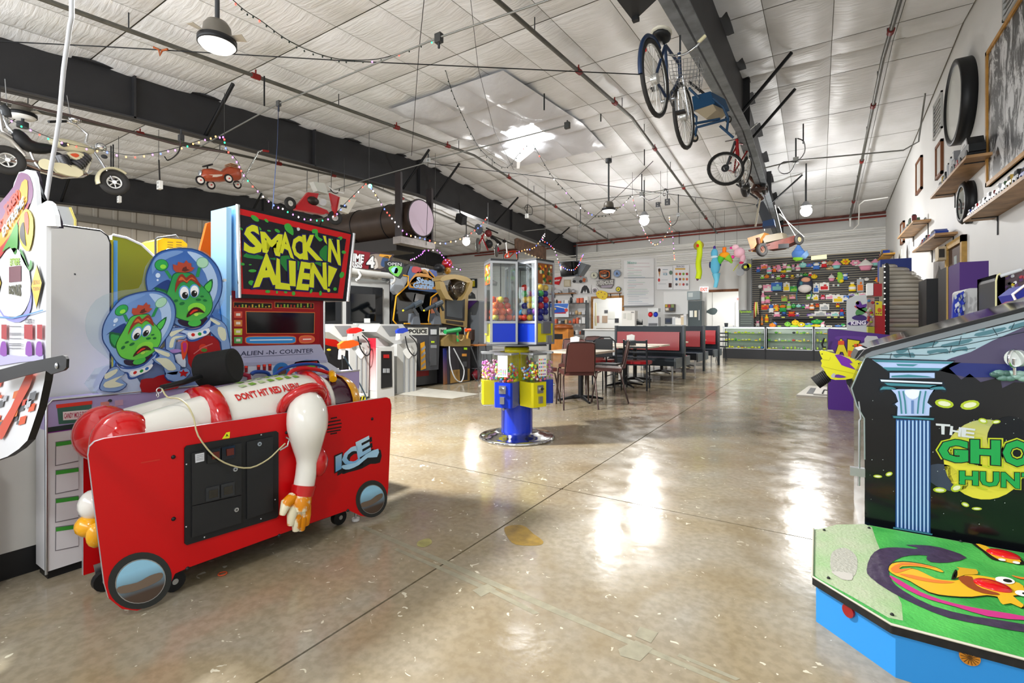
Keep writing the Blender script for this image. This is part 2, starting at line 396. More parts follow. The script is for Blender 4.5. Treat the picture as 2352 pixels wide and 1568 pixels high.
# ceiling: two slopes of quilted insulation
ceil=B();GAP=mat('#9a978c',.9)
ZR,SL,YR=5.6,.08,9.6
zc=lambda y:ZR-SL*abs(y-YR)
for ya,yb in((YN,YR),(YR,YF+.15)):
 ceil.add([(XL,ya,zc(ya)+.02),(XW+.1,ya,zc(ya)+.02),(XW+.1,yb,zc(yb)+.02),(XL,yb,zc(yb)+.02),(XL,ya,zc(ya)+.12),(XW+.1,ya,zc(ya)+.12),(XW+.1,yb,zc(yb)+.12),(XL,yb,zc(yb)+.12)],[(0,1,2,3),(7,6,5,4),(0,4,5,1),(3,2,6,7)],GAP)
ceil=ceil.obj('ceiling',kind='structure',label='white quilted insulation ceiling pitched to a central ridge')
def ins_mat():
 t=bpy.data.materials.new('vinyl_insulation');t.use_nodes=True;n=t.node_tree.nodes;L=t.node_tree.links;b=n['Principled BSDF']
 b.inputs['Base Color'].default_value=lin('#e4e5e6');b.inputs['Roughness'].default_value=.42
 g=n.new('ShaderNodeNewGeometry');mp=n.new('ShaderNodeMapping');mp.inputs['Scale'].default_value=(.9,7,1)
 q=n.new('ShaderNodeTexNoise');q.inputs['Scale'].default_value=2.6;q.inputs['Detail'].default_value=5;q.inputs['Distortion'].default_value=.5
 L.new(g.outputs['Position'],mp.inputs[0]);L.new(mp.outputs[0],q.inputs[0])
 bp=n.new('ShaderNodeBump');bp.inputs['Strength'].default_value=.55;bp.inputs['Distance'].default_value=.03
 L.new(q.outputs[0],bp.inputs['Height']);L.new(bp.outputs[0],b.inputs['Normal'])
 q2=n.new('ShaderNodeTexNoise');q2.inputs['Scale'].default_value=1.3;q2.inputs['Detail'].default_value=8
 rp=n.new('ShaderNodeValToRGB');rp.color_ramp.elements[0].position=.3;rp.color_ramp.elements[0].color=lin('#d8d9d8');rp.color_ramp.elements[1].position=.62;rp.color_ramp.elements[1].color=lin('#ebecee')
 L.new(g.outputs['Position'],q2.inputs[0]);L.new(q2.outputs[0],rp.inputs[0]);L.new(rp.outputs[0],b.inputs['Base Color'])
 return t
INS=ins_mat()
def pillow(w_,d,seed,NX=5,NY=7):
 rnd=random.Random(seed);vs=[]
 for j in range(NY+1):
  for i in range(NX+1):
   u,v=i/NX,j/NY;k=(min(1,4.5*min(u,1-u))**.6)*(min(1,4.0*min(v,1-v))**.5)if 0<u<1 and 0<v<1 else 0
   z=-.055*k-(rnd.random()-.5)*.016*(k>0)
   vs.append(V((u*w_,v*d,z)))
 return vs,[(j*(NX+1)+i,(j+1)*(NX+1)+i,(j+1)*(NX+1)+i+1,j*(NX+1)+i+1)for j in range(NY)for i in range(NX)]
rows=[-.47,1.10,2.67,4.24,5.81,7.38,8.98,9.6,10.22,11.77,13.32,14.87,16.42,17.97,19.53]
PW=.812;_pm={}
stuff=B()
for j in range(len(rows)-1):
 y0,y1=rows[j],rows[j+1];s=SL if y0<YR-.01 else-SL
 for i in range(23):
  x0=1.80-PW*(i+1)
  k=(round(y1-y0,2),i%3)
  M=Matrix.Translation((x0+.004,y0+.006,zc(y0)-.005))@Matrix.Rotation(math.atan(s),4,'X')
  vs,fs=pillow(PW-.008,(y1-y0)-.012,i%3+1)
  if x0<-13.4:stuff.add([M@p for p in vs],fs,INS,True);continue
  if k not in _pm:
   q=B();q.add(vs,fs,INS,True);o=q.obj('insulation_panel',local=True);_pm[k]=o.data;o.location=M.translation;o.rotation_euler=M.to_euler()
  else:
   o=bpy.data.objects.new('insulation_panel',_pm[k]);C.objects.link(o);o.location=M.translation;o.rotation_euler=M.to_euler()
  o.parent=ceil;o.location=o.location-ceil.location
q=stuff.obj('insulation_panels_far',ceil,kind='stuff');q.name='insulation_panel_rows'
FILM=mat('#d2d3d8',.3,bump=1.0,sc=4)
def film(c4,seed,m=FILM,dz=-.11,sagz=.10):
 rnd=random.Random(seed);N=7;vs=[]
 for j in range(N+1):
  for i in range(N+1):
   u,v=i/N,j/N;p=c4[0]*(1-u)*(1-v)+c4[1]*u*(1-v)+c4[2]*u*v+c4[3]*(1-u)*v
   k=min(1,3*min(u,1-u))*min(1,3*min(v,1-v));z=zc(p.y)+dz-sagz*k-rnd.random()*.07*(k>0)
   vs.append(V((p.x,p.y,z)))
 q=B();q.add(vs,[(j*(N+1)+i,(j+1)*(N+1)+i,(j+1)*(N+1)+i+1,j*(N+1)+i+1)for j in range(N)for i in range(N)],m,True)
 return q
sky=thing('window_1','bright skylight framed by crinkled white plastic film',None,(-5.6,9.1,5.3),kind='structure')
x0,x1,y0,y1=-6.95,-4.3,6.5,11.0;hx0,hx1,hy0,hy1=-5.93,-5.2,8.95,9.85
sx=[x0,hx0,hx1,x1];sy=[y0,7.6,hy0,hy1,y1];sd=0
for i in range(3):
 for j in range(4):
  if(i,j)==(1,2):continue
  sd+=1;film([V((sx[i],sy[j],0)),V((sx[i+1],sy[j],0)),V((sx[i+1],sy[j+1],0)),V((sx[i],sy[j+1],0))],sd).obj('film_sheet',sky)
b=B();b.poly([(hx0-.05,hy0-.05,5.43),(hx1+.05,hy0-.05,5.43),(hx1+.05,hy1+.05,5.43),(hx0-.05,hy1+.05,5.43)],mat('#ffffff',.5,e=4.0));b.obj('daylight_pane',sky)
area('skylight_light',((hx0+hx1)/2,(hy0+hy1)/2,5.40),.85,40,shape='RECTANGLE',sy=1.1,col=(.95,.98,1))
b=B();p0=onZ(1190,345,5.0);R0=V((0,0,0))
b.add([onZ(1150,348,5.25),onZ(1205,350,5.22),onZ(1228,345,5.25),onZ(1195,332,5.3),onZ(1195,372,5.02),onZ(1187,371,5.02),onZ(1193,387,4.95),onZ(1187,387,4.95)],[(0,1,4,5),(1,2,4),(0,3,2,1),(5,4,6,7),(0,5,3),(2,3,4)],mat('#fbfbfb',.4,e=.25));b.obj('film_funnel',sky)
# steel frames
BEAM=mat('#2c2c2e',.55,var=.12,sc=3);FLG=mat('#6d7276',.5,.3,var=.3,sc=6);FLB=mat('#3b3b3d',.5)
def frame(X,prof,flm,lab,w_=.2,name='roof_girder'):
 """prof: list of (Y, bottom z)"""
 t=thing(name,lab,None,(X,9.6,4.3),kind='structure')
 for(ya,za),(yb,zb)in zip(prof,prof[1:]):
  q=B();q.prism([(X-.012,ya,za),(X-.012,yb,zb),(X-.012,yb,zc(yb)-.03),(X-.012,ya,zc(ya)-.03)],(.024,0,0),BEAM)
  q.obj('web',t)
  q=B();q.prism([(X-w_/2,ya,za),(X-w_/2,yb,zb),(X-w_/2,yb,zb+.022),(X-w_/2,ya,za+.022)],(w_,0,0),flm);q.obj('bottom_flange',t)
  q=B();q.prism([(X-w_/2,ya,zc(ya)-.05),(X-w_/2,yb,zc(yb)-.05),(X-w_/2,yb,zc(yb)-.028),(X-w_/2,ya,zc(ya)-.028)],(w_,0,0),BEAM);q.obj('top_flange',t)
  q=B();q.box((X-w_/2,yb-.015,zb),(X+w_/2,yb+.015,zc(yb)-.03),BEAM);q.obj('stiffener',t)
 return t
g1=frame(-9.1,[(-1.5,3.95),(3.2,4.36),(6.4,4.5),(9.6,4.62),(14.2,4.42),(19.4,4.12)],FLB,'dark steel roof girder running over the arcade machines')
g2=frame(-1.16,[(-1.5,3.75),(3.8,4.12),(9.6,4.66),(14.3,4.4),(19.4,4.1)],FLG,'dark steel roof girder with bright flange above the bicycles',w_=.24)
g3=frame(-16.45,[(-1.5,3.9),(9.6,4.60),(19.4,4.1)],FLB,'dark steel roof girder against the left wall')
def brace(t,X,Y,side,z0,L=.95):
 q=B();q.tube([(X,Y,z0),(X+side*L,Y,zc(Y)-.06)],.03,BLK,n=4);q.obj('flange_brace',t)
for Y in(4.25,9.0,13.2,17.0):brace(g1,-9.1,Y,1,{4.25:4.42,9.0:4.62,13.2:4.48,17.0:4.28}[Y])
for Y in(10.2,):brace(g1,-9.1,Y,1,4.6)
for Y in(8.9,10.3,14.9):brace(g2,-1.16,Y,1,{8.9:4.62,10.3:4.63,14.9:4.4}[Y],.8)
brace(g2,-1.16,9.0,-1,4.62,.8);brace(g2,-1.16,14.9,-1,4.4,.8)
for Y in(4.25,9.0):brace(g3,-16.45,Y,1,4.3 if Y<5 else 4.6)
# LEFT FOREGROUND: the alien hammer game
RED=mat('#c0040b',.38);RED2=mat('#c4141c',.3,coat=.3);DRD=mat('#7d0c14',.35)
# plain white cabinet behind
c=thing('game_cabinet','tall plain off-white cabinet side with black plinth left of the alien cutouts','game cabinet',(-3.3,.7,0))
b=B();P=[(-3.02,.50,.12),(-3.02,.965,.12),(-3.02,.965,1.54),(-3.02,.955,1.57),(-3.02,.93,1.59),(-3.02,.50,1.59)]
b.prism(P,(-.6,0,0),mat('#bdbcb8',.5,var=.02),mat('#2a2a2c',.5));b.obj('side_panel',c)
b=B();b.box((-3.6,.5,0),(-3.025,.96,.12),BLK);b.obj('plinth',c)
b=B();b.tube([(-3.03,.968,.12),(-3.03,.968,1.53),(-3.03,.958,1.57),(-3.03,.93,1.593),(-3.03,.51,1.593)],.009,BLK,n=6);b.obj('edge_trim',c)
b=B();b.box((-3.07,.975,.12),(-3.055,.992,1.56),mat('#d9c51c',.4));b.box((-3.12,.995,.12),(-3.06,1.012,1.56),mat('#5fa6dd',.4));b.obj('coloured_edge',c)
b=B();b.poly([onX(x,y,-3.018)for x,y in[(170,627),(174,628),(174,632),(170,631)]],DGR);b.obj('scuff',c)
# the alien game tower
t=thing('arcade_machine','tall hammer game with red and black SMACK N ALIEN marquee','arcade machine',(-3.1,1.5,0))
XM=-2.92
MQ=[onX(*p,XM)for p in[(545,470),(812,536),(797,692),(549,684)]]
b=B();LB=mat('#8fc3e8',.35);MB=mat('#1c6fb8',.4)
ML=[(p.y,p.z)for p in MQ]
bx=[(p[0],p[1])for p in ML]
back=[V((-3.13,y,z))for y,z in bx]
b.add([V((XM,y,z))for y,z in bx]+back,[(0,3,7,4),],LB);b.add([V((XM,y,z))for y,z in bx]+back,[(1,5,6,2)],MB)
b.add([V((XM,y,z))for y,z in bx]+back,[(0,4,5,1),(3,2,6,7),(4,7,6,5)],BLK);b.obj('marquee_box',t)
a=Art((XM,0,0),(1,0,0));BK=mat('#0f0e12',.25);a.g([(545,470),(812,536),(797,692),(549,684)],BK,1)
a.b.obj('marquee_frame',t)
Zm=lambda x,y:(460+x*.2933,440+y*.2933)
zq=lambda L:[Zm(*p)for p in L]
a=Art((XM,0,0),(1,0,0));a.g(zq([(290,128),(1178,335),(1115,838),(305,800)]),mat('#c31419',.3),2)
a.g(zq([(308,180),(1140,372),(1075,795),(335,760)]),mat('#15121c',.25),3);a.b.obj('marquee_artwork',t)
a=Art((XM,0,0),(1,0,0));GS=mat('#3aa03a',.3);GD=mat('#1f7a34',.3)
for q in[(425,210,38,18,35),(515,228,20,10,40),(460,290,22,10,45),(535,307,16,7,10),(600,307,24,12,30),(315,290,18,8,35),(805,338,18,8,25),(1088,368,24,15,-25),(1120,474,18,13,10),(1105,652,18,26,20),(1052,762,14,14,0),(325,567,20,11,10),(388,572,12,5,0),(405,620,32,12,0),(400,715,28,20,20),(525,782,20,12,0),(597,787,8,12,0),(665,787,14,9,10),(727,797,14,17,0),(865,778,10,20,20),(938,795,11,20,0),(1020,372,16,6,10)]:
 cx,cy=Zm(q[0],q[1]);a.e_(cx,cy,q[2]*.2933,q[3]*.2933,GS,4,q[4],10)
a.sg(zq([(690,250),(722,290),(725,340),(700,330),(665,300),(655,262)]),GS,4);a.sg(zq([(880,295),(915,300),(920,350),(955,375),(930,390),(895,350),(870,315)]),GS,4)
a.sg(zq([(335,510),(385,470),(460,500),(560,520),(690,500),(800,560),(930,540),(930,470),(990,420),(1000,560),(980,600),(860,560),(700,640),(600,540),(470,530)]),GD,4)
a.b.obj('slime_artwork',t)
YL=mat('#cfd424',.3);NV=mat('#171252',.3);a=Art((XM,0,0),(1,0,0));a2=Art((XM,0,0),(1,0,0))
for ch,q in[('S',[(348,470),(478,478),(440,268),(352,280)]),('M',[(490,468),(612,498),(630,345),(475,322)]),('A',[(622,468),(718,515),(682,340),(640,312)]),('C',[(725,512),(806,525),(800,355),(712,360)]),('K',[(808,522),(932,530),(886,350),(800,350)]),("'",[(968,390),(988,415),(978,348),(955,345)]),('N',[(1000,540),(1090,568),(1080,388),(1005,378)]),('A',[(428,735),(592,715),(552,500),(475,500)]),('L',[(592,748),(690,758),(655,560),(598,535)]),('I',[(695,738),(742,742),(742,545),(688,538)]),('E',[(755,755),(835,762),(866,572),(790,560)]),('N',[(858,738),(982,757),(975,567),(865,567)])]:
 if ch in "I'":
  cx_=sum(x for x,y in q)/4;cy_=sum(y for x,y in q)/4;hw=9 if ch=="'" else 0
  a.g(zq([(cx_+(x-cx_)*1.3+(7 if x>cx_ else-7),cy_+(y-cy_)*1.06+(4 if y>cy_ else-4))for x,y in q]),NV,5);a2.g(zq(q),YL,6);continue
 a.t(ch,*zq(q),NV,5,.085);a2.t(ch,*zq(q),YL,6,.042)
for l,m_,A_,e in((5,NV,a,10),(6,YL,a2,0)):
 A_.g(zq([(998-e,578-e),(1068+e,605-e),(1005+e*.5,745+e),(995-e,742+e)]),m_,l);A_.e_(*Zm(1001,772),3.4+e*.25,4.4+e*.25,m_,l)
a.b.obj('lettering_outline',t);a2.b.obj('lettering',t)
b=B();b.cyl(onX(685,526,XM+.002),onX(685,526,XM+.008),.011,STEEL,n=12);b.obj('marquee_lock',t)
b=B()
for p,q in((MQ[0],MQ[3]),(MQ[1],MQ[2])):b.tube([p+V((.004,0,0)),q+V((.004,0,0))],.012,CHR,n=6)
b.obj('chrome_edge',t)
YA,YB=onX(530,700,-2.96).y,onX(742,700,-2.96).y
b=B();b.prism([(-3.28,YA,.6),(-2.96,YA,.6),(-2.96,YA,1.33),(-3.28,YA,1.33)],(0,YB-YA,0),DRD)
b.obj('screen_housing',t)
b=B();b.box((-3.13,YA-.03,.8),(-2.95,YA-.001,1.82),ramp2('#5aa9e6','#a8d4ee',2,.9,1.8));b.obj('blue_side',t)
b=B();b.sg=None;b.prism([(-3.10,YA-.032,.98),(-3.0,YA-.032,.95),(-2.985,YA-.032,1.1),(-3.03,YA-.032,1.28),(-3.075,YA-.032,1.36),(-3.09,YA-.032,1.25)],(0,-.006,0),MB);b.obj('fin_artwork',t)
b=B();b.tube([(-2.955,YA-.004,.78),(-2.955,YA-.004,1.30)],.008,CHR);b.tube([(-2.955,YB+.004,.78),(-2.955,YB+.004,1.31)],.008,CHR);b.obj('chrome_edge',t)
a=Art((-2.96,0,0),(1,0,0));a.g(zq([(246,850),(940,858),(932,1195),(256,1215)]),mat('#8f1016',.3),1);a.b.obj('screen_panel',t)
a=Art((-2.96,0,0),(1,0,0));BR=mat('#d8743a',.4);a.g(zq([(352,935),(896,945),(893,1112),(358,1112)]),BR,2);a.g(zq([(358,941),(891,950),(888,1107),(363,1107)]),SCR,3);a.b.obj('screen',t)
a=Art((-2.96,0,0),(1,0,0))
for x0,x1 in((258,560),(580,888)):a.g(zq([(x0,862),(x1,872),(x1,918),(x0,908)]),BR,2);a.g(zq([(x0+4,866),(x1-4,876),(x1-4,914),(x0+4,904)]),mat('#15100c',.3),3)
rnd=random.Random(3)
for i in range(11):
 for x0 in(262,590):
  h=rnd.randint(6,30);x=x0+8+i*26;m_=mat(rnd.choice(['#8da83a','#c9a53a','#a83a2a']),.4);a.g(zq([(x,905-h),(x+12,905-h),(x+12,906),(x,906)]),m_,4)
a.b.obj('score_meter',t)
a=Art((-2.96,0,0),(1,0,0))
for y,m_ in((938,'#c8503c'),(1005,'#d07b3c'),(1072,'#c3c23c'),(1138,'#57a35a')):
 a.g(zq([(262,y),(328,y),(326,y+50),(264,y+50)]),mat(m_,.4),2);a.g(zq([(278,y+14),(312,y+14),(312,y+34),(278,y+34)]),mat('#e8d8c8',.4),3)
a.g(smooth(zq([(350,1162),(375,1132),(550,1130),(725,1130),(748,1158),(725,1190),(550,1194),(375,1192)]),3),BR,2);a.g(smooth(zq([(357,1162),(380,1138),(550,1136),(720,1136),(742,1158),(720,1184),(550,1188),(380,1186)]),3),ramp2('#2e86c8','#bfe2f4',1,1.6,2.0),3)
a.g(smooth(zq([(770,1155),(790,1128),(870,1126),(896,1152),(875,1182),(790,1186)]),3),BR,2);a.g(smooth(zq([(778,1155),(795,1135),(868,1134),(888,1152),(870,1175),(795,1178)]),3),mat('#d65a48',.3),3)
a.ln(zq([(385,1162),(720,1158)]),2.2,mat('#e8f4fa',.4),4);a.ln(zq([(800,1156),(866,1154)]),2.4,mat('#f4e6e0',.4),4)
a.b.obj('panel_artwork',t)
XC=-2.9
LAV=mat('#9a9cb8',.4);a=Art((XC,0,0),(1,0,0));a.slab(zq([(255,1212),(940,1196),(985,1285),(1000,1330),(290,1352),(262,1290)]),.05,mat('#a5a6c2',.4));a.b.obj('name_plate',t)
a=Art((XC,0,0),(1,0,0));a.t('ALIEN -N- COUNTER',*zq([(315,1285),(885,1258),(885,1228),(318,1250)]),mat('#3c3e58',.4),1,.012);a.ln(zq([(340,1296),(870,1268)]),.8,mat('#4a4c66',.4),1);a.b.obj('lettering',t)
a=Art((XC+.03,0,0),(1,0,0));a.slab(zq([(285,1352),(985,1325),(1140,1425),(1150,1640),(280,1640)]),.3,mat('#c3c7d6',.4));a.b.obj('console',t)
a=Art((XC+.03,0,0),(1,0,0));a.g(zq([(290,1340),(985,1318),(990,1338),(290,1368)]),LAV,2)
for x,y in((315,1385),(357,1385),(455,1378),(500,1374),(543,1370)):a.g(zq([(x-14,y-22),(x+14,y-22),(x+12,y+30),(x-12,y+30)]),mat('#7b1620',.4),2);a.g(zq([(x-10,y-22),(x+10,y-22),(x+10,y-6),(x-10,y-6)]),mat('#e03a2c',.4),3)
a.b.obj('switch_artwork',t)
b=B();q=onX(*Zm(632,1405),XC+.032);b.cyl(q,q+V((.006,0,0)),.055,mat('#2f6fb0',.35),n=20);b.cyl(q+V((.006,0,0)),q+V((.02,0,0)),.03,mat('#5a3a34',.4),r2=.024,n=16);b.obj('dial',t)
b=B();b.tube([onX(*Zm(x,y),XC+.06)for x,y in smooth([(400,1430),(430,1412),(500,1412),(540,1430),(545,1460)],3,False)],.012,mat('#1d3f8a',.3));b.obj('blue_coupling',t)
b=B();b.tube([onX(*Zm(x,y),XC+.06)for x,y in[(310,1440),(335,1430),(380,1440),(385,1470)]],.013,mat('#8a1f38',.3));b.obj('red_coupling',t)
a=Art((XC+.03,0,0),(1,0,0));a.g(smooth(zq([(740,1335),(920,1318),(925,1410),(745,1425)]),2),mat('#5f7fa8',.4),2);a.g(zq([(748,1340),(915,1326),(916,1402),(752,1416)]),mat('#8f1a24',.4),3);a.g(zq([(768,1380),(895,1352),(897,1372),(770,1392)]),mat('#4fa03c',.4),4);a.b.obj('gauge_artwork',t)
b=B();b.box((-3.0,.69,.04),(-2.86,2.4,.66),mat('#d3d3d6',.4));b.box((-3.0,.69,.66),(-2.86,2.4,.79),mat('#a89bc9',.4));b.box((-2.99,.70,0),(-2.88,2.38,.04),BLK);b.obj('base_panel',t)
b=B();b.box((-3.62,1.03,.02),(-3.0,2.4,.78),mat('#55505f',.5));b.obj('base_body',t)
b=B();b.tube([(-2.858,.69,.03),(-2.858,.69,.77),(-2.858,.71,.792),(-2.858,2.4,.792)],.006,STEEL);b.obj('edge_trim',t)
a=Art((-2.86,0,0),(1,0,0));za=lambda x,y:(x*.3828,840+y*.3828)
zl=lambda L:[za(*p)for p in L]
a.g(zl([(268,372),(560,330),(560,360),(268,402)]),mat('#2c3a3a',.4),1);a.g(zl([(268,400),(560,358),(560,364),(268,408)]),mat('#7a2f8a',.4),1)
a.g(zl([(340,235),(550,212),(548,335),(352,350)]),mat('#3f6a5c',.3),1);a.g(zl([(335,232),(552,208),(552,230),(337,254)]),ramp2('#d8301c','#f0b81c',1,.78,1.0),2)
a.g(zl([(376,276),(528,262),(524,316),(378,326)]),mat('#e6dada',.4),2);a.t('CANDY MOLE FULL',za(383,315),za(522,304),za(524,272),za(384,284),mat('#b03050',.4),3,.015)
a.g(zl([(602,218),(655,212),(655,262),(604,268)]),mat('#d88a80',.4),1);a.g(zl([(688,208),(738,202),(738,235),(688,242)]),mat('#c6a0b8',.4),1)
a.b.obj('base_artwork',t);a=Art((-2.86,0,0),(1,0,0))
for y in(455,625,795,965):
 a.g(zl([(332,y),(470,y-18),(470,y+118),(330,y+146)]),mat('#77747a',.4),1);a.g(zl([(337,y+6),(470,y-12),(470,y+112),(335,y+140)]),mat('#d3d3d6',.4),2);a.g(zl([(334,y+4),(470,y-14),(470,y+8),(334,y+28)]),mat('#3f9a3a',.4),3)
a.b.obj('drawer_artwork',t)
b=B();q=onX(659*.3828,840+208*.3828,-2.858);b.cyl(q,q+V((.006,0,0)),.007,DGR,n=10);q=onX(195*.3828,1299,-2.858);b.obj('screw',t)
def aliens():
 XA=-2.872
 K=lambda x,y:(200+x*.2296,560+y*.2296)
 def mk(tf,e0):
  A=Art((XA,0,0),(1,0,0),.0009)
  T_=lambda L:[K(*tf(*p))for p in L]
  def S(L,h,l,n=3,r=.3):A.g(smooth(T_(L),n),mat(h,r)if isinstance(h,str)else h,l+e0)
  def E(cx,cy,rx,ry,h,l,rot=0,n=16):A.g(T_(ell(cx,cy,rx,ry,rot,n)),mat(h,.3)if isinstance(h,str)else h,l+e0)
  hel=[(700,90),(850,45),(1050,45),(1200,110),(1310,230),(1355,380),(1340,520),(1290,620),(1250,700),(1190,800),(1000,850),(860,800),(780,720),(700,620),(610,500),(580,350),(620,210)]
  S(hel,'#1f3f78',1)
  S([(cx*.965+34,cy*.965+16)for cx,cy in hel],ramp2('#7fa4d8','#2b5fae',2,1.0,1.5),2)
  S([(1000,75),(1130,110),(1240,210),(1300,360),(1290,500),(1240,600),(1235,520),(1180,300),(1060,150)],'#a9c4e8',3)
  S([(720,110),(850,70),(960,75),(900,110),(780,160),(680,260),(650,300),(650,200)],'#6f94cc',3)
  S([(640,460),(740,385),(820,360),(832,440),(790,480),(700,440)],'#14357a',3)
  E(705,315,24,24,'#c8dcf4',4);E(702,362,11,11,'#c8dcf4',4)
  for L in([(770,270),(800,262),(850,335),(822,350)],[(1105,235),(1135,238),(1115,330),(1080,330)]):A.g(T_(L),mat('#1f8a4a',.3),4+e0)
  E(740,212,70,60,'#0c5c38',4);E(740,212,64,54,'#27a04c',5);E(755,228,30,22,'#8fd83e',6);E(1150,188,62,56,'#5d9a86',4);E(1150,188,56,50,'#a4d2b4',5)
  S([(670,435),(700,545),(760,610),(815,610),(812,480),(740,450)],'#0c5c38',4,2);S([(690,460),(712,535),(765,590),(800,590),(800,500),(740,470)],'#2a9a48',5,2)
  S([(1160,430),(1200,380),(1250,350),(1250,430),(1218,495),(1180,460)],'#0c5c38',4,2);S([(1170,432),(1205,392),(1238,372),(1238,430),(1212,478)],'#4fc04a',5,2)
  hd=[(860,300),(920,282),(1020,288),(1065,310),(1110,380),(1180,450),(1240,530),(1250,640),(1195,725),(1080,780),(960,765),(860,722),(795,640),(770,560),(810,440),(838,350)]
  S(hd,'#0a5434',5);S([(1005+(x-1005)*.97,540+(y-540)*.97)for x,y in hd],ramp2('#62c83c','#149048',2,1.02,1.35),6)
  E(1090,650,90,62,'#86d840',7);E(1085,705,22,16,'#b8e858',8)
  S([(855,255),(850,205),(895,215),(902,178),(960,195),(985,162),(1005,190),(1034,195),(1035,230),(1068,240),(1040,272),(970,288),(880,282)],'#a8402a',9,1);S([(940,270),(950,240),(985,225),(990,250),(1020,262),(970,278)],'#5a2018',10,1)
  S([(872,490),(878,400),(910,322),(948,302),(985,340),(1030,302),(1072,328),(1108,380),(1132,435),(1090,402),(1040,365),(1010,370),(990,395),(960,375),(920,395),(892,440)],'#8a2a18',9,2);S([(905,370),(930,328),(960,345),(985,372),(1015,348),(1045,335),(1080,370),(1030,348),(990,385),(950,360)],'#c8632a',10,2)
  E(965,488,56,74,'#5c9fd8',8);E(1066,470,52,68,'#5c9fd8',8);E(965,490,44,62,'#f2f4f6',9);E(1066,474,42,58,'#f2f4f6',10);E(970,515,30,34,'#0a0a0c',11);E(1062,498,30,33,'#0a0a0c',11);E(980,500,8,8,'#ffffff',12,n=8);E(1072,484,8,8,'#ffffff',12,n=8)
  for q in[(882,568,22,13,-15),(855,620,22,18,-30),(942,596,28,16,-15),(1105,558,27,13,5),(1172,565,20,12,10),(1143,525,19,9,0)]:E(q[0],q[1],q[2],q[3],'#0f6a34',9,q[4],10)
  S([(985,735),(1005,680),(1060,635),(1115,640),(1170,690),(1115,682),(1062,695),(1020,720)],'#3c0c08',10,2);S([(1015,700),(1050,662),(1085,655),(1100,665),(1062,680),(1030,705)],'#d8301c',11,2)
  S([(905,755),(1000,775),(1130,765),(1190,730),(1190,785),(1110,825),(1000,830),(920,800)],'#241030',7);S([(1010,775),(1120,760),(1130,800),(1080,825),(1015,815)],'#46b848',8,2)
  S([(818,760),(870,822),(1000,850),(1120,832),(1205,740),(1240,700),(1260,760),(1215,880),(1100,965),(1005,972),(960,905),(880,885),(810,820)],'#2c4f98',8);S([(828,782),(880,838),(1000,866),(1125,848),(1215,760),(1235,740),(1205,865),(1095,945),(1015,952),(975,895),(880,870)],'#b4c8ea',9)
  S([(1000,885),(1100,880),(1210,840),(1222,870),(1180,915),(1060,945),(1005,925)],'#f0f2f6',11,2)
  for x,y,h in((1050,908,'#c8201c'),(1116,900,'#1f9a3c'),(1168,882,'#2a6ac0')):E(x,y,19,17,h,12)
  return A,S,E
 al=[]
 tid=lambda x,y:(x,y)
 A,S,E=mk(tid,1)
 S([(985,965),(1130,930),(1285,925),(1330,1060),(1330,1200),(1050,1260),(1000,1100)],'#9c1219',5,2)
 E(1155,1040,42,40,'#c8321c',6);E(1165,1062,30,18,'#4a7a2c',7);A.ln([K(1060,1100),K(1140,1040),K(1250,995)],2.2,mat('#c86a6a',.4),8)
 HND='#d7d9c0';HB='#7f9ccc'
 for off,hh,l in((10,'#25407c',10),(0,HB,12)):
  S([(1215-off,730-off),(1330,775-off),(1380+off,830),(1400+off,930),(1420+off,1050+off),(1340,1060+off),(1330-off,980),(1260-off,910+off),(1205-off,840),(1280,800)],hh,l,2)
  S([(800-off,870),(890,840-off),(975+off,845),(900,895),(985+off,910),(960,950+off),(880,960),(860,1060+off),(780-off,1050)],hh,l,2)
 for q in([(1225,740),(1320,790),(1300,812),(1228,768)],[(1300,830),(1370,850),(1380,950),(1340,965),(1300,900)],[(820,880),(960,850),(900,885),(830,930)],[(830,950),(880,920),(965,925),(870,950),(850,1030),(810,1030)]):S(q,HND,13,2)
 S([(930,990),(975,970),(1000,1000),(985,1100),(950,1160),(935,1100)],'#d84a2a',12,2);S([(945,1000),(975,985),(985,1030),(960,1090)],'#b02a7a',13,2);S([(820,1060),(900,1050),(935,1070),(900,1085),(830,1090)],'#a884c8',13,2);S([(870,1110),(960,1110),(975,1230),(900,1200)],'#cfd8ea',11,2)
 A.g([K(x,y)for x,y in[(330,1225),(560,1180),(820,1000),(1000,960),(1400,960),(1420,1440),(560,1490),(120,1490),(150,1380)]],mat('#6f82b0',.35),0)
 up=A.b
 r_=radians(-14);cr,sr=cos(r_)*.98,sin(r_)*.98
 def tl(x,y):dx,dy=x-1000,y-560;return(495+dx*cr-dy*sr*-1*-1 if False else 495+dx*cr-dy*-sr*1,960+dx*sr+dy*cr)if False else(495+dx*cr-dy*sr*-1,960+dx*sr*.55+dy*cr)
 A,S,E=mk(tl,14)
 inv=None
 A2=Art((XA,0,0),(1,0,0),.0009)
 def S2(L,h,l,n=2):A2.g(smooth([K(*p)for p in L],n),mat(h,.3),l+14)
 S2([(330,1220),(480,1330),(520,1490),(110,1495),(115,1430),(300,1300)],'#b9c8e6',6);S2([(520,1355),(640,1340),(745,1305),(880,1400),(880,1440),(700,1470),(530,1478)],'#a3161d',12)
 for off,hh,l in((10,'#25407c',22),(0,HB,23)):
  S2([(640-off,1040-off),(740,1060-off),(830+off,1100),(850+off,1180),(905+off,1220),(880,1300+off),(760-off,1290+off),(740,1220),(690-off,1200),(630-off,1150),(700,1120)],hh,l)
  S2([(200-off,1250),(275,1228-off),(300+off,1260),(350+off,1290),(300,1340),(365+off,1395),(330,1440+off),(250,1470+off),(120-off,1460),(110-off,1400)],hh,l)
  S2([(760-off,1290),(880,1270-off),(960+off,1240),(1000+off,1290),(900,1370+off),(780-off,1350+off)],hh,l)
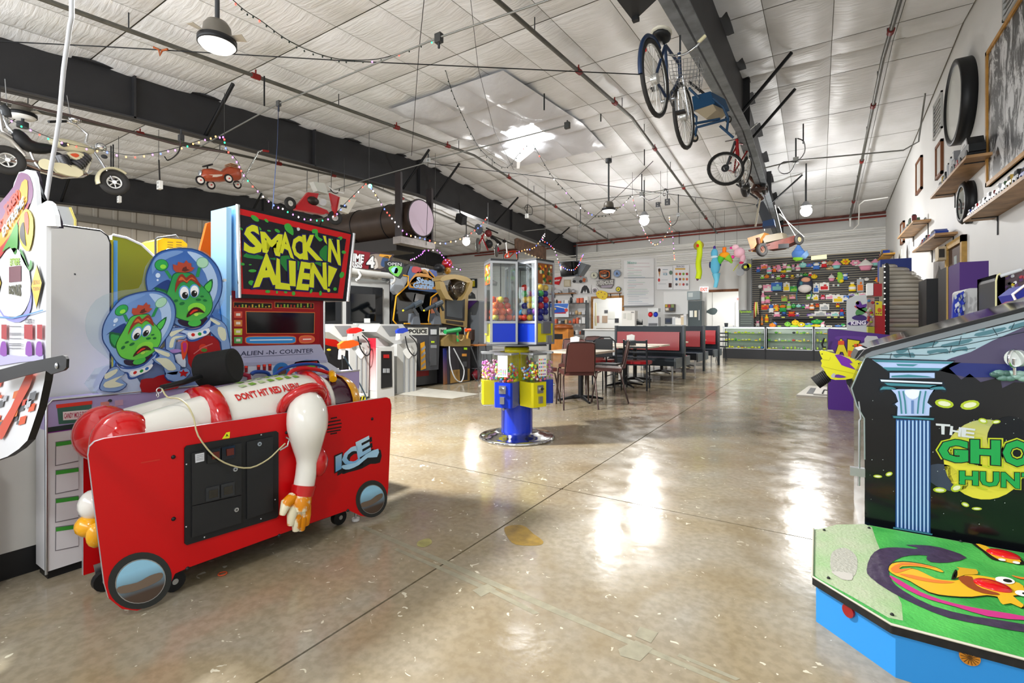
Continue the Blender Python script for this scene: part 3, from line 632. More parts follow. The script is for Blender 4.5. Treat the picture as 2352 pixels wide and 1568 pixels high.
 for q in([(655,1050),(790,1090),(780,1130),(660,1075)],[(650,1145),(760,1140),(820,1180),(860,1250),(780,1260),(700,1190)],[(150,1300),(270,1245),(260,1290),(160,1350)],[(150,1380),(330,1310),(250,1370),(340,1400),(250,1430),(150,1430)]):S2(q,HND,25)
 S2([(930,1250),(945,1275),(985,1275),(955,1300),(960,1325),(930,1310),(900,1322),(908,1295),(885,1275),(918,1274)],'#b01c20',26,1)
 o1=B.obj(up,'alien_cutout',t);o2=A.b;o2.v+=[];k=B.obj(o2,'alien_cutout',t);A2.b.obj('suit_artwork',t)
 b=B();CL=glass('#eef4f6',.8)
 out=[(60,1500),(60,1280),(110,1240),(190,1215),(235,1180),(190,1130),(100,1060),(20,970),(-15,830),(5,690),(90,560),(230,490),(380,460),(520,440),(560,340),(590,220),(680,110),(820,45),(1010,25),(1200,90),(1320,230),(1375,380),(1370,560),(1310,690),(1420,760),(1440,1060),(1420,1440)]
 b.prism([onX(*K(*p),XA-.004)for p in smooth(out,2)],(-.004,0,0),CL);b.obj('acrylic_sheet',t)
 b=B();q=onX(*K(1378,362),XA-.01);b.cyl(q,q+V((-.07,.02,0)),.009,STEEL,n=8);b.obj('stand_off',t)
aliens()
c=thing('game_cabinet','cabinet with curved olive-yellow side panel behind the alien cutouts','game cabinet',(-3.9,1.6,0))
b=B();X0=-3.7;P=[onX(x,y,X0)for x,y in[(258,890),(258,539),(290,546),(325,562),(355,590),(385,640),(395,890)]];P=[V((X0,P[0].y,0))]+P[1:-1]+[V((X0,P[-1].y,0))]
b.prism(P,(-.6,0,0),mat('#8e931c',.45),WHT);b.obj('side_panel',c)
b=B();b.tube([p+V((.004,0,0))for p in P[1:-1]],.008,WHT);b.obj('edge_trim',c)
c=thing('game_cabinet','machine top with vented yellow box and wire handle above the alien helmet','game cabinet',(-4.6,2.2,0))
b=B();X0=-4.4;P=[onX(x,y,X0)for x,y in[(362,605),(362,552),(376,546),(418,550),(430,560),(430,605)]];b.prism(P,(-.35,0,0),mat('#e0b41a',.4));b.obj('vented_box',c)
b=B();b.box((-4.75,P[0].y,0),(-4.42,P[-1].y,P[0].z),mat('#3a3a3a',.5));b.obj('body',c)
b=B();b.tube([onX(x,y,X0+.02)for x,y in[(357,600),(357,550),(362,546),(404,540),(408,547)]],.008,DGR);b.obj('handle',c)
a=Art((X0,0,0),(1,0,0),.004)
for x in(384,404):
 for y in(556,562,567):a.ln([(x,y),(x+13,y+1)],1.2,DGR)
a.b.obj('vent_slot',c)
c=thing('game_cabinet','machine with tall orange fin beside the light blue tower','game cabinet',(-3.75,2.2,0))
b=B();X0=-3.6;P=[onX(x,y,X0)for x,y in[(456,590),(476,512),(492,508),(500,600)]];b.prism(P,(-.03,0,0),mat('#e06a14',.4));b.obj('fin',c)
b=B();b.box((-3.9,P[0].y,0),(-3.55,P[-1].y+.1,P[0].z),mat('#6a1418',.4));b.obj('body',c)
# RED HAMMER TABLE
PT=V((-2.23,.778,0));DT=V((.076,1.106,0)).normalized();NT=V((DT.y,-DT.x,0))
t=thing('arcade_table','low red hammer table carrying a white space-suited alien lying down','arcade table',(-2.42,1.33,0),0)
ft=lambda x,y,o=0:onP(x,y,PT+NT*o,NT)
out=[(203,1045),(206,1026),(218,1014),(240,1007),(450,978),(662,947),(888,912),(896,916),(899,930),(896,1020),(892,1120),(888,1150),(872,1178),(850,1188),(828,1184),(800,1171),(700,1206),(560,1257),(433,1303),(402,1317),(385,1355),(350,1388),(315,1402),(280,1398),(250,1374),(240,1340),(222,1200)]
b=B();b.prism([ft(*p)for p in out],-NT*.018,RED,mat('#c9ccd0',.3,.6));b.obj('side_panel',t,'red front panel with wheel discs',bevel=.002)
a=Art(PT,NT,.0015)
def wheel(cx,cy,rx,ry,rot):
 A=Art(PT,NT,.0015);A.e_(cx,cy,rx,ry,mat('#2b2d2c',.5),1,rot,32);A.e_(cx+1,cy+1,rx*.79,ry*.78,STEEL,2,rot,32)
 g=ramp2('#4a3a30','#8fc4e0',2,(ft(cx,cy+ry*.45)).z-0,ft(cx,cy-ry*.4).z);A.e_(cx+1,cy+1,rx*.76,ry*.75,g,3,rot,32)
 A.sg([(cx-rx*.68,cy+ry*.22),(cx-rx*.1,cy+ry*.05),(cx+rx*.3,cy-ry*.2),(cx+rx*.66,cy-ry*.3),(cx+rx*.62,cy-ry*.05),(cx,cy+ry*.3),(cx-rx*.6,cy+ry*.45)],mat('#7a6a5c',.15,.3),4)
 A.b.obj('wheel_disc',t)
wheel(321,1333,75,64,-22);wheel(853,1145,36,43,10)
Zr=lambda x,y:(150+x*.3827,820+y*.3827)
zr=lambda L:[Zr(*p)for p in L]
A=Art(PT,NT,.0015);A.b.prism([A.at(*p,1)for p in smooth(zr([(712,545),(725,530),(1262,442),(1275,452),(1275,950),(1262,962),(725,1125),(712,1115)]),1)],NT*.006,BLK);A.b.obj('coin_door',t)
cd=A
A=Art(PT+NT*.0085,NT,.0015)
for q in([(755,575),(1053,513),(1053,822),(758,888)],[(758,893),(1053,828),(1053,992),(757,1080)],[(1086,507),(1243,475),(1243,918),(1088,970)]):
 A.b.prism([A.at(*p,0)for p in zr(q)],NT*.007,mat('#1f2022',.4))
A.b.obj('coin_door_leaf',t)
A=Art(PT+NT*.016,NT,.0015);A.g(zr([(778,582),(833,571),(833,622),(780,634)]),mat('#c9ccd2',.5),1)
for y in(590,600,610,618):A.ln(zr([(785,y+1),(826,y-7)]),.6,DGR,2)
A.b.obj('serial_label',t)
for x,y in((848,560),(935,540)):
 A=Art(PT+NT*.016,NT,.0015);A.b.prism([A.at(*p,0)for p in zr([(x,y),(x+78,y-14),(x+78,y+62),(x,y+78)])],NT*.008,BLKG);A.b.prism([A.at(*p,6)for p in zr([(x+26,y+10),(x+70,y+2),(x+70,y+42),(x+28,y+50)])],NT*.004,mat('#5a2418',.2));A.b.obj('coin_slot',t)
for x,y in((842,785),(932,764)):
 A=Art(PT+NT*.016,NT,.0015);A.b.prism([A.at(*p,0)for p in zr([(x,y),(x+80,y-18),(x+80,y+62),(x,y+80)])],NT*.006,mat('#2b2d30',.4));A.g(zr([(x+16,y+14),(x+68,y+3),(x+68,y+50),(x+16,y+62)]),SCR,5);A.b.obj('coin_return',t)
b=B()
for x,y in((1018,672),(1025,914),(1163,520)):
 q=ft(*Zr(x,y),.016);b.cyl(q,q+NT*.006,.0095,STEEL,n=14);b.cyl(q+NT*.006,q+NT*.008,.004,DGR,n=8)
b.obj('lock',t)
b=B()
for x,y in((728,643),(726,1018),(1176,466),(1175,970),(1259,855),(835,1080),(1128,625)):q=ft(*Zr(x,y),.008);b.ball(q,.004,STEEL,8,5)
b.obj('screw',t)
b=B()
for x,y in((648,599),(649,970),(1841,370),(733,1268),(1283,1070),(1695,919),(1328,452)):q=ft(*Zr(x,y));b.ball(q,.0085,BLK,10,6)
b.obj('panel_bolt',t)
A=Art(PT,NT,.0012)
for(x0,y0,x1,y1)in((1592,368,1630,361),(1576,390,1652,377),(1568,412,1658,396),(1566,434,1657,418),(1570,450,1652,436),(1590,461,1630,454)):A.ln(zr([(x0,y0),(x1,y1)]),3.0,mat('#1c0608',.6),1)
A.b.obj('speaker_slot',t)
A=Art(PT,NT,.0012);A.g(zr([(940,490),(965,452),(988,447),(985,485)]),mat('#d8e020',.4),1);A.t('A',*zr([(962,476),(976,474),(974,460),(964,462)]),BLK,2,.04);A.b.obj('warning_sticker',t)
A=Art(PT,NT,.0012);A.g(zr([(452,630),(568,610),(568,618),(452,638)]),mat('#c02a20',.4),1);A.b.obj('scratch',t)
lq=[('I',[(1622,690),(1658,668),(1660,575),(1618,592)]),('C',[(1668,650),(1765,640),(1745,530),(1662,575)]),('E',[(1760,598),(1825,560),(1815,478),(1748,512)])]
A=Art(PT,NT,.0012);A2=Art(PT,NT,.0012)
for ch,q in lq[1:]:A.t(ch,*[Zr(x+14,y+12)for x,y in q],mat('#16181c',.4),1,.07);A2.t(ch,*zr(q),ramp2('#5f9fd0','#c4e0ee',2,.35,.52,.3),3,.045)
A.g(zr([(1632,712),(1688,680),(1690,586),(1636,600)]),mat('#16181c',.4),1);A.g(zr([(1613,698),(1664,674),(1664,568),(1612,590)]),mat('#16181c',.4),2);A2.g(zr([(1620,688),(1656,668),(1657,578),(1619,596)]),ramp2('#5f9fd0','#c4e0ee',2,.35,.52,.3),3);A.sg(zr([(1690,640),(1760,620),(1810,575),(1892,555),(1888,632),(1830,640),(1780,668),(1700,690),(1660,700)]),mat('#16181c',.4),1,2);A2.sg(zr([(1660,648),(1740,632),(1800,582),(1875,548),(1868,598),(1812,602),(1760,645),(1700,672),(1664,668)]),mat('#9cc6e2',.3),4,2)
A.b.obj('logo_shadow',t);A2.b.obj('logo',t)
b=B();b.prism([V((-2.66,.76,.05)),V((-2.66,.76,.63)),V((-2.66,.80,.675)),V((-2.60,1.86,.675)),V((-2.60,1.9,.64)),V((-2.60,1.88,.05))],(-.018,0,0),RED,mat('#c9ccd0',.3,.6));b.obj('side_panel',t,'red rear side panel')
b=B();b.prism([V((-2.64,.86,.10)),V((-2.26,.86,.10)),V((-2.19,1.84,.10)),V((-2.59,1.84,.10))],(0,0,.52),mat('#3a0a0c',.5));b.obj('inner_box',t)
WS=mat('#dedcd4',.16,coat=.6);YG=mat('#e0a010',.18,coat=.5);RG=mat('#b90f14',.16,coat=.7);al=None
b=B()
for cx,cz,y0 in((-2.372,.66,.84),(-2.56,.665,.84)):
 R_=[]
 for k in range(9):
  u=k/8;Y=y0+u*.30;ra=.088+.022*u;rb=.085+.035*u**.8;R_.append(ringy(cx+(.05 if cx<-2.4 else-.01)*u**1.5,cz+.03*u,Y,ra,rb))
 loft(b,R_,WS)
b.obj('suit_leg',t)
for cx,cz in((-2.372,.66),(-2.565,.665)):
 b=B();b.ball((cx,.80,cz),(.098,.105,.118),mat('#c80d10',.12,coat=.8),22,14);b.obj('boot',t)
tor=[(1.13,.165,.125),(1.18,.19,.155),(1.26,.20,.165),(1.38,.205,.18),(1.50,.21,.19),(1.60,.205,.19),(1.68,.18,.18),(1.74,.13,.14)]
CXT,CZT=-2.435,.665
b=B();loft(b,[ringy(CXT,CZT,Y,ra,rb,24)for Y,ra,rb in tor],WS);b.obj('suit_torso',t)
b=B();loft(b,[ringy(CXT,CZT,Y,ra,rb,24)for Y,ra,rb in[(1.09,.17,.12),(1.10,.207,.168),(1.155,.212,.178),(1.17,.185,.15)]],RG);b.obj('belt',t)
b=B();loft(b,[ringy(CXT,CZT,Y,ra,rb,24)for Y,ra,rb in[(1.655,.17,.17),(1.665,.2,.2),(1.69,.2,.2),(1.70,.17,.17)]],RG);loft(b,[ringy(CXT,CZT,Y,ra,rb,24)for Y,ra,rb in[(1.72,.13,.14),(1.73,.16,.175),(1.755,.15,.165),(1.765,.12,.14)]],WS);b.obj('neck_ring',t)
b=B();loft(b,[ringy(CXT,CZT-.01,Y,ra,rb,22)for Y,ra,rb in[(1.76,.12,.13),(1.80,.15,.16),(1.86,.155,.165),(1.93,.13,.14),(1.975,.07,.09)]],mat('#3a1426',.1,coat=.9));b.obj('visor',t)
b=B();loft(b,[ringy(CXT,CZT-.01,Y,ra,rb,22)for Y,ra,rb in[(1.865,.162,.172),(1.90,.158,.168),(1.94,.135,.145)]],YG,False);b.tube([(CXT+.158*cos(x),1.79+.1*k/10,CZT+.172*sin(x))for k,x in enumerate([radians(60+6*i)for i in range(11)])],.022,YG,n=8);b.ball((CXT+.145,1.86,.60),(.05,.06,.055),RG,14,9);b.obj('helmet_band',t)
def onT(Y,deg,e=.003):
 for(y0,a0,b0),(y1,a1,b1)in zip(tor,tor[1:]):
  if y0<=Y<=y1 or y1==tor[-1][0]:
   u=(Y-y0)/(y1-y0);ra=a0+(a1-a0)*u+e;rb=b0+(b1-b0)*u+e;return V((CXT+ra*cos(radians(deg)),Y,CZT+rb*sin(radians(deg))))
b=B()
vs,fs=glyphs("DON'T HIT RED ALIENS",.035)
b.add([onT(1.215+u*.32,41+13*v)for u,v in vs],fs,mat('#c01a1a',.3));b.obj('warning_lettering',t)
b=B();rnd=random.Random(5)
for i in range(7):
 for j in range(3):
  Y=1.27+i*.047+j*.02;d=68+j*17;m_=mat(rnd.choice(['#8fae2c','#6f9a3c','#a8ba8c']),.4)
  b.poly([onT(Y,d),onT(Y+.03,d+1),onT(Y+.022,d+9),onT(Y-.004,d+8)],m_)
b.obj('speaker_hole',t,kind='stuff')
SH=onX(700,905,-2.24)
b=B();q=[onX(703,925,-2.19),onX(706,945,-2.13),onX(706,985,-2.11),onX(706,1020,-2.12),onX(706,1050,-2.125),onX(703,1085,-2.125),onX(698,1115,-2.125)]
b.tube([p for p in smooth([tuple(p)for p in q],3,False)],[.07+.026*sin(pi*min(1,i/9))if i<7 else max(.049,.09-(i-6)*.006)for i in range(19)],WS,n=16);b.obj('suit_arm',t)
b=B();c0=onX(697,930,-2.2);b.ring(c0+V((-.01,0,.01)),(.75,0,-.62),.105,.026,RG,26,8);b.obj('shoulder_ring',t)
b=B();q=onX(733,1060,-2.105);b.ball(q,(.035,.045,.075),RG,12,8);b.obj('elbow_pad',t)
b=B();b.cyl(onX(699,1112,-2.125),onX(694,1136,-2.125),.058,RG,r2=.054,n=18);b.obj('cuff',t)
def gm():
 t_=mat('#d88f14',.25).copy();t_.name='worn_yellow_glove';n=t_.node_tree.nodes;L=t_.node_tree.links
 tc=n.new('ShaderNodeTexCoord');ns=n.new('ShaderNodeTexNoise');ns.inputs['Scale'].default_value=14;ns.inputs['Detail'].default_value=8;rp=n.new('ShaderNodeValToRGB')
 rp.color_ramp.elements[0].position=.5;rp.color_ramp.elements[0].color=lin('#d8860c');rp.color_ramp.elements[1].position=.56;rp.color_ramp.elements[1].color=lin('#ded6b8')
 L.new(tc.outputs['Object'],ns.inputs[0]);L.new(ns.outputs[0],rp.inputs[0]);L.new(rp.outputs[0],n['Principled BSDF'].inputs[0]);return t_
GM=gm();b=B()
b.tube([onX(694,1134,-2.125),onX(688,1150,-2.12),onX(685,1170,-2.12)],[.046,.055,.05],GM,n=14)
for k,(xa,ya,xb,yb)in enumerate([(674,1158,668,1204),(683,1165,680,1217),(693,1165,692,1216),(702,1160,702,1204)]):b.tube([onX(xa,ya,-2.115),onX((xa+xb)/2,(ya+yb)/2,-2.105),onX(xb,yb,-2.115)],[.026,.025,.017],GM,n=10)
b.tube([onX(672,1142,-2.12),onX(657,1155,-2.105),onX(648,1182,-2.11)],[.026,.026,.014],GM,n=10)
b.obj('glove',t,'worn yellow and white glove with spread thumb')
b=B();q=onX(214,1158,-2.5);b.ball(q,(.06,.05,.06),WS,14,9);b.obj('suit_arm',t);b=B();b.ball(onX(206,1206,-2.5),(.06,.05,.045),YG,12,8);b.ball(onX(222,1228,-2.42),(.03,.035,.05),YG,12,8);b.obj('glove',t,'yellow glove at the foot end')
b=B();b.tube([onX(x,y,-2.56)for x,y in smooth([(618,872),(645,850),(680,838),(720,836),(748,845),(757,862)],4,False)],.009,mat('#1d3f8a',.3),n=8);b.obj('blue_hose',t)
b=B();b.tube([onX(x,y,-2.44)for x,y in smooth([(660,878),(666,856),(690,846),(725,848),(760,858),(783,868)],4,False)],.011,mat('#b3141c',.3),n=8);b.obj('red_hose',t)
for x,y,X in((778,1190,-2.28),(398,1318,-2.3),(240,1300,-2.55)):
 q=onX(x,y,X);q.z=.045;b=B();b.cyl(q+V((-.015,0,0)),q+V((.015,0,0)),.042,BLK,n=18);b.cyl(q+V((-.02,0,0)),q+V((.02,0,0)),.012,STEEL,n=10);b.prism([q+V((-.024,-.02,0)),q+V((-.024,.02,0)),q+V((-.024,.03,.07)),q+V((-.024,-.03,.07))],(.004,0,0),STEEL);b.obj('caster',t)
q=onX(817,1187,-2.25);b=B();b.cyl((q.x,q.y,.0),(q.x,q.y,.014),.022,WHT,n=14);b.cyl((q.x,q.y,.014),(q.x,q.y,.1),.006,STEEL,n=8);b.obj('levelling_foot',t)
b=B();L_=[(372,893,-2.40),(385,912,-2.34),(410,915,-2.30),(430,930,-2.235),(445,960,-2.2),(455,1000,-2.17),(490,1045,-2.16),(530,1068,-2.155),(575,1074,-2.15),(615,1055,-2.15),(640,1032,-2.15),(655,1018,-2.15)]
b.tube([p for p in smooth([tuple(onX(x,y,X))for x,y,X in L_],3,False)],.0035,mat('#b8b088',.4),n=6);b.obj('tether_cable',t)
b=B();b.tube([onX(x,y,-2.16)for x,y in[(642,1034),(660,1024),(664,1008),(656,1004)]],.005,CHR);b.obj('snap_hook',t)
m_=thing('padded_mallet','black foam-headed mallet resting on the white alien suit','mallet',onX(500,850,-2.62))
b=B();p,q=onX(462,852,-2.66),onX(542,838,-2.52);ax=(q-p).normalized()
b.cyl(p+ax*.006,q-ax*.006,.088,mat('#161616',.85),n=26);b.cyl(p,p+ax*.006,.078,mat('#161616',.85),r2=.088,n=26);b.cyl(q-ax*.006,q,.088,mat('#161616',.85),r2=.078,n=26);b.obj('mallet_head',m_)
b=B();b.tube([onX(462,864,-2.58),onX(420,878,-2.52),onX(372,890,-2.46)],.013,BLK,n=10);b.obj('handle',m_)
b=B();b.ring(onX(366,896,-2.45),(1,0,0),.011,.0025,CHR,12,5);b.ring(onX(362,906,-2.44),(0,1,0),.010,.0025,CHR,12,5);b.obj('chain_link',m_)
# token machine cut by the left edge
t=thing('arcade_machine','white jungle print token machine cut by the left edge of the photo','arcade machine',(-2.75,.5,0))
Y0=.50;N_=(0,-1,0);fy=lambda x,y,o=0:onY(x,y,Y0+o)
tk=lambda x,y:(x*.4337,380+y*.4337)
tq=lambda L:[tk(*p)for p in L]
crest=[(-60,470),(0,250),(30,165),(60,150),(75,90),(100,35),(125,30),(140,20),(165,25),(180,60),(190,130),(195,215),(215,205),(250,185),(270,200),(290,260),(296,320)]
cr_=tq(crest)
b=B();b.prism([fy(*p)for p in cr_+tq([(245,320),(243,1040),(-60,1090)])],(0,.012,0),mat('#e4e6ea',.25,coat=.4));b.obj('crest_panel',t)
b=B();b.prism([fy(*p,.03)for p in tq([(165,22),(185,30),(200,80),(208,160),(212,230),(225,235),(260,215),(285,230),(305,290),(312,330),(245,330),(180,240)])],(0,.012,0),mat('#2c2433',.3));b.prism([fy(*p,.016)for p in tq([(160,24),(180,50),(190,130),(200,222),(240,200),(275,215),(298,290),(300,325),(240,330)])],(0,.006,0),CHR);b.obj('crest_edge',t)
A=Art((0,Y0,0),N_,.0012)
def TS(L,h,l=1,n=2):A.g(smooth(tq(L),n)if n>1 else tq(L),mat(h,.3),l)
TS([(75,110),(100,45),(130,40),(160,60),(178,130),(165,200),(120,260),(60,330),(0,420),(-60,480),(-60,280),(10,190)],'#7d4a74',1)
TS([(-60,430),(20,300),(90,190),(120,90),(150,80),(150,170),(140,210),(60,370),(-60,520)],'#e2a21c',2)
TS([(-60,400),(20,280),(85,150),(105,130),(115,180),(40,310),(-60,440)],'#d8552a',3)
TS([(-60,510),(20,420),(80,340),(140,230),(160,200),(155,225),(80,370),(20,470),(-60,560)],'#b8201c',3)
TS([(20,460),(60,380),(100,300),(105,360),(100,460),(85,470),(60,430)],'#3f9a34',4)
TS([(135,240),(160,235),(185,280),(185,370),(165,450),(140,445),(115,400),(110,300)],'#e8cc1c',4);TS([(140,260),(155,245),(165,290),(160,370),(145,330)],'#d84a1c',5);TS([(138,300),(120,330),(118,385),(150,430),(145,380)],'#2a2418',5)
TS([(118,440),(135,470),(160,540),(170,500),(182,520),(165,560),(120,480)],'#3c8a34',4)
A.t('TOKEN',tk(42,268),tk(105,180),tk(100,135),tk(35,220),mat('#c83a1c',.3),6,.05);A.t('EXTREME',tk(30,380),tk(142,205),tk(138,165),tk(25,335),mat('#a8cce8',.3),6,.04);A.t('MONKEY',tk(-50,400),tk(22,330),tk(20,285),tk(-50,350),mat('#b4301c',.3),6,.04)
TS([(0,560),(30,470),(70,440),(110,450),(165,560),(172,680),(155,740),(120,790),(60,800),(10,760)],'#f6f8fb',4)
TS([(20,720),(40,790),(80,805),(130,790),(160,730),(170,650),(176,720),(160,790),(110,830),(50,820),(5,770)],'#8f8fd0',3)
A.t('EXTREME',tk(68,530),tk(118,525),tk(118,492),tk(68,496),mat('#8ab028',.3),6,.05);A.g(tq([(62,538),(126,530),(126,614),(62,620)]),mat('#6b3444',.2),6);A.t('BONUS',tk(62,678),tk(124,690),tk(124,632),tk(62,640),mat('#3c3c10',.3),6,.06)
for cx in(210,-8):TS([(cx,520),(cx+30,620),(cx-2,765),(cx-32,640)],'#2a2610',5,1);TS([(cx,530),(cx+27,622),(cx-2,752),(cx-28,640)],'#e2b418',6,1)
A.t('BONUS',tk(194,632),tk(228,628),tk(228,606),tk(194,608),mat('#7a5a10',.3),7);A.t('TOKENS',tk(192,664),tk(228,660),tk(228,642),tk(192,644),mat('#7a5a10',.3),7)
A.ln(tq([(-20,800),(80,808),(160,790),(245,765)]),3,mat('#5a94cc',.3),6)
for x0,x1 in((22,50),(143,188),(212,240)):A.g(tq([(x0,842),(x1,842),(x1,922),(x0,916)]),mat('#a01420',.2,e=.15),6)
A.t('TICKETS',tk(146,836),tk(184,834),tk(184,812),tk(146,814),mat('#2c2438',.3),6,.03)
for y in(852,888,896,916,943,952,968):A.ln(tq([(62,y),(128,y)]),1.5,mat('#5a5a64',.4),6)
for x0,x1 in((15,50),(150,185),(205,240)):TS([(x0,1000),(x0+5,940),((x0+x1)/2,930),(x1-4,940),(x1,1005)],'#8a3fa8',6)
TS([(-60,1000),(40,1000),(140,1010),(243,1000),(243,1030),(120,1040),(-60,1070)],'#b8b4dc',5,1)
A.b.obj('jungle_artwork',t)
b=B();b.prism([fy(*p,.002)for p in smooth(tq([(-60,1110),(242,1086),(235,1140),(205,1280),(165,1400),(145,1455),(100,1500),(40,1540),(-60,1575)]),1)],(0,.02,0),mat('#dfe0e2',.3),BLK);b.obj('apron_panel',t)
A=Art((0,Y0,0),N_,.0012);rnd=random.Random(11)
for i in range(26):
 x=rnd.uniform(-20,195);y=rnd.uniform(1130,1480)
 if x>200-(y-1130)*.22:continue
 h=rnd.choice(['#d8501c','#c83a20','#8a8c90','#5f6266','#b8bac0','#e0702c']);s_=rnd.uniform(14,34);A.g(tq([(x,y),(x+s_,y-s_*.3),(x+s_*.7,y+s_),(x-s_*.3,y+s_*1.3)]),mat(h,.3),1+i%4)
A.sg(tq([(150,1110),(190,1100),(170,1170),(120,1260),(60,1380),(20,1450),(0,1400),(70,1280)]),mat('#cf4420',.3),5,2);A.b.obj('apron_artwork',t)
b=B();ar=[(-60,1100),(0,1085),(0,1080),(150,1040),(330,1005),(345,1010),(352,1025),(350,1070),(335,1085),(270,1105),(240,1085),(120,1115),(-60,1165)]
b.prism([onY(*p,Y0-.05)for p in tq(ar)],(0,.006,0),BLK);b.obj('steel_bracket',t,bevel=.001)
b=B();q=onY(*tk(300,1060),Y0-.052);b.ball(q,(.009,.004,.009),STEEL,12,7);b.obj('bolt',t)
b=B();b.box((-3.15,-.2,0),(-2.86,.49,.62),mat('#c9c9cc',.5));b.box((-3.15,.25,.62),(-2.9,.49,1.5),mat('#c9c9cc',.5));b.obj('body',t)
c=thing('game_cabinet','white hooded cabinet top with yellow edge behind the token machine crest','game cabinet',(-3.9,1.0,0))
b=B();X0=-3.62;P=[onX(x,y,X0)for x,y in[(130,520),(128,472),(160,476),(172,505),(172,522)]];b.prism(P,(-.3,0,0),mat('#c9cac8',.5));b.obj('hood',c)
b=B();b.tube([P[2]+V((.004,0,0)),P[3]+V((.004,0,0)),P[4]+V((.004,0,0))],.006,mat('#e0d070',.5));b.obj('yellow_edge',c)
b=B();b.box((-3.9,P[0].y+.01,0),(-3.66,P[-1].y,P[0].z),GRY);b.obj('body',c)
b=B();_q=onY(165,-40,.62);b.tube([tuple(p)for p in smooth([(_q.x-.04,_q.y,4.86),(_q.x-.02,_q.y,3.5),tuple(_q),tuple(onY(160,60,.62)),tuple(onY(146,160,.62)),tuple(onY(135,280,.62)),tuple(onY(118,380,.62)),tuple(onY(106,458,.62))],3,False)],.0075,mat('#c4c6ca',.35),n=8)
b.obj('power_conduit',label='long pale cable dropping from the ceiling behind the token machine',cat='cable')
# MIDDLE LEFT ROW
def sX(b,pts,X,d,m,ms=None):return b.prism([onX(x,y,X)for x,y in pts],(-d,0,0),m,ms)
def sY(b,pts,Y,d,m,ms=None):return b.prism([onY(x,y,Y)for x,y in pts],(0,d,0),m,ms)
def part(parent,name,f,label=None,bevel=0):
 b=B();f(b);return b.obj(name,parent,label,bevel=bevel)
Z3=lambda x,y:(740+x*.2684,540+y*.2684)
z3=lambda L:[Z3(*p)for p in L]
OW=mat('#b9bab7',.4);OW2=mat('#b6b7b4',.35)
# big white twin-screen gun game
t=thing('arcade_machine','white twin-screen shooting game with TIME CRISIS marquee','arcade machine',(-6.9,5.4,0))
XT=-6.55;ya=onX(700,748,XT).y;yb=onX(896,748,XT).y
part(t,'cabinet',lambda b:b.box((XT-.7,ya,0),(XT,yb,1.93),OW2),bevel=.02)
for q,s_ in(([(795,655),(876,661),(876,750),(795,752)],[(806,674),(862,676),(862,737),(806,738)]),([(700,650),(782,656),(782,752),(700,752)],[(712,668),(770,672),(770,736),(712,738)])):
 A=Art((XT,0,0),(1,0,0),.004);A.slab(q,-.03,mat('#1d1f22',.4));A.b.obj('screen_bezel',t)
 A=Art((XT+.032,0,0),(1,0,0),.002);A.g(s_,SCR,1);A.b.obj('screen',t)
A=Art((XT+.036,0,0),(1,0,0),.002);A.g([(836,731),(850,731),(850,741),(836,741)],mat('#d8dad8',.5));A.b.obj('paper_label',t)
part(t,'marquee',lambda b:sX(b,[(770,566),(842,577),(905,584),(888,622),(770,610)],XT+.25,.06,mat('#30232c',.3)))
A=Art((XT+.255,0,0),(1,0,0),.003)
A.g([(800,572),(850,580),(846,618),(800,612)],mat('#7a1420',.3),1);A.sg([(850,585),(895,588),(880,615),(858,612)],mat('#8c7f74',.3),1);A.sg([(880,590),(893,590),(884,612),(874,608)],mat('#2a4a78',.3),2);A.sg([(852,606),(862,592),(868,612),(858,618)],mat('#c8c0b8',.3),2);A.g([(872,583),(900,586),(893,594),(870,588)],mat('#d89a2c',.3),2)
for tx,q in(('TIME',[(800,598),(833,602),(835,586),(800,581)]),('CRISIS',[(796,613),(830,615),(831,603),(796,600)]),('4',[(842,614),(858,614),(858,590),(842,590)])):
 A.t(tx,*q,mat('#111111',.3),3,.09);A.t(tx,*q,mat('#dcdcdc',.3),4,.04)
A.b.obj('marquee_artwork',t)
part(t,'marquee_rail',lambda b:b.tube([onX(770,615,XT+.45),onX(840,627,XT+.45),onX(905,634,XT+.45)],.05,OW2,n=12))
part(t,'rail_hook',lambda b:b.tube([onX(x,y,XT+.5)for x,y in[(823,622),(828,632),(824,640),(818,643)]],.022,OW2,n=8))
part(t,'rail_hook',lambda b:b.tube([onX(x,y,XT+.5)for x,y in[(904,632),(908,640),(904,648),(898,652)]],.022,OW2,n=8))
part(t,'clear_canopy',lambda b:b.poly([onX(x,y,XT+.40)for x,y in[(770,622),(903,640),(892,650),(770,640)]],glass('#e8eeee',.8)))
part(t,'green_badge',lambda b:(sX(b,smooth([(884,600),(905,600),(926,603),(928,622),(920,640),(905,632),(890,622)],2),XT+.7,.015,mat('#20262c',.4)),[b.poly([onX(x,y,XT+.704)for x,y in smooth(p,2)],mat(h,.4))for p,h in(([(892,615),(905,610),(925,614),(915,635),(900,628)],'#6cc24a'),([(898,618),(910,612),(915,624),(905,628)],'#9fd8f0'))],b.text('OPEN',[onX(x,y,XT+.706)for x,y in[(890,609),(922,611),(922,604),(890,602)]],mat('#e8ecf0',.4))))
def gun(parent,px,py,X,h,sc=1.0,flip=1):
 o=onX(px,py,X);col=mat(h,.35);b=B();S=lambda L,m,d=.03:b.prism([o+V((-d/2,y*sc*flip,z*sc))for y,z in L],(d,0,0),m)
 S([(-.09,-.02),(-.10,.02),(-.05,.05),(.06,.06),(.12,.04),(.13,.01),(.05,-.01),(.02,-.02)],col,.05);S([(-.08,-.02),(-.03,-.02),(-.04,-.11),(-.09,-.12)],mat('#e8e8e8',.4),.045);b.cyl(o+V((0,.12*sc*flip,.025*sc)),o+V((0,.17*sc*flip,.02*sc)),.014,BLK,n=8)
 return b.obj('light_gun',parent)
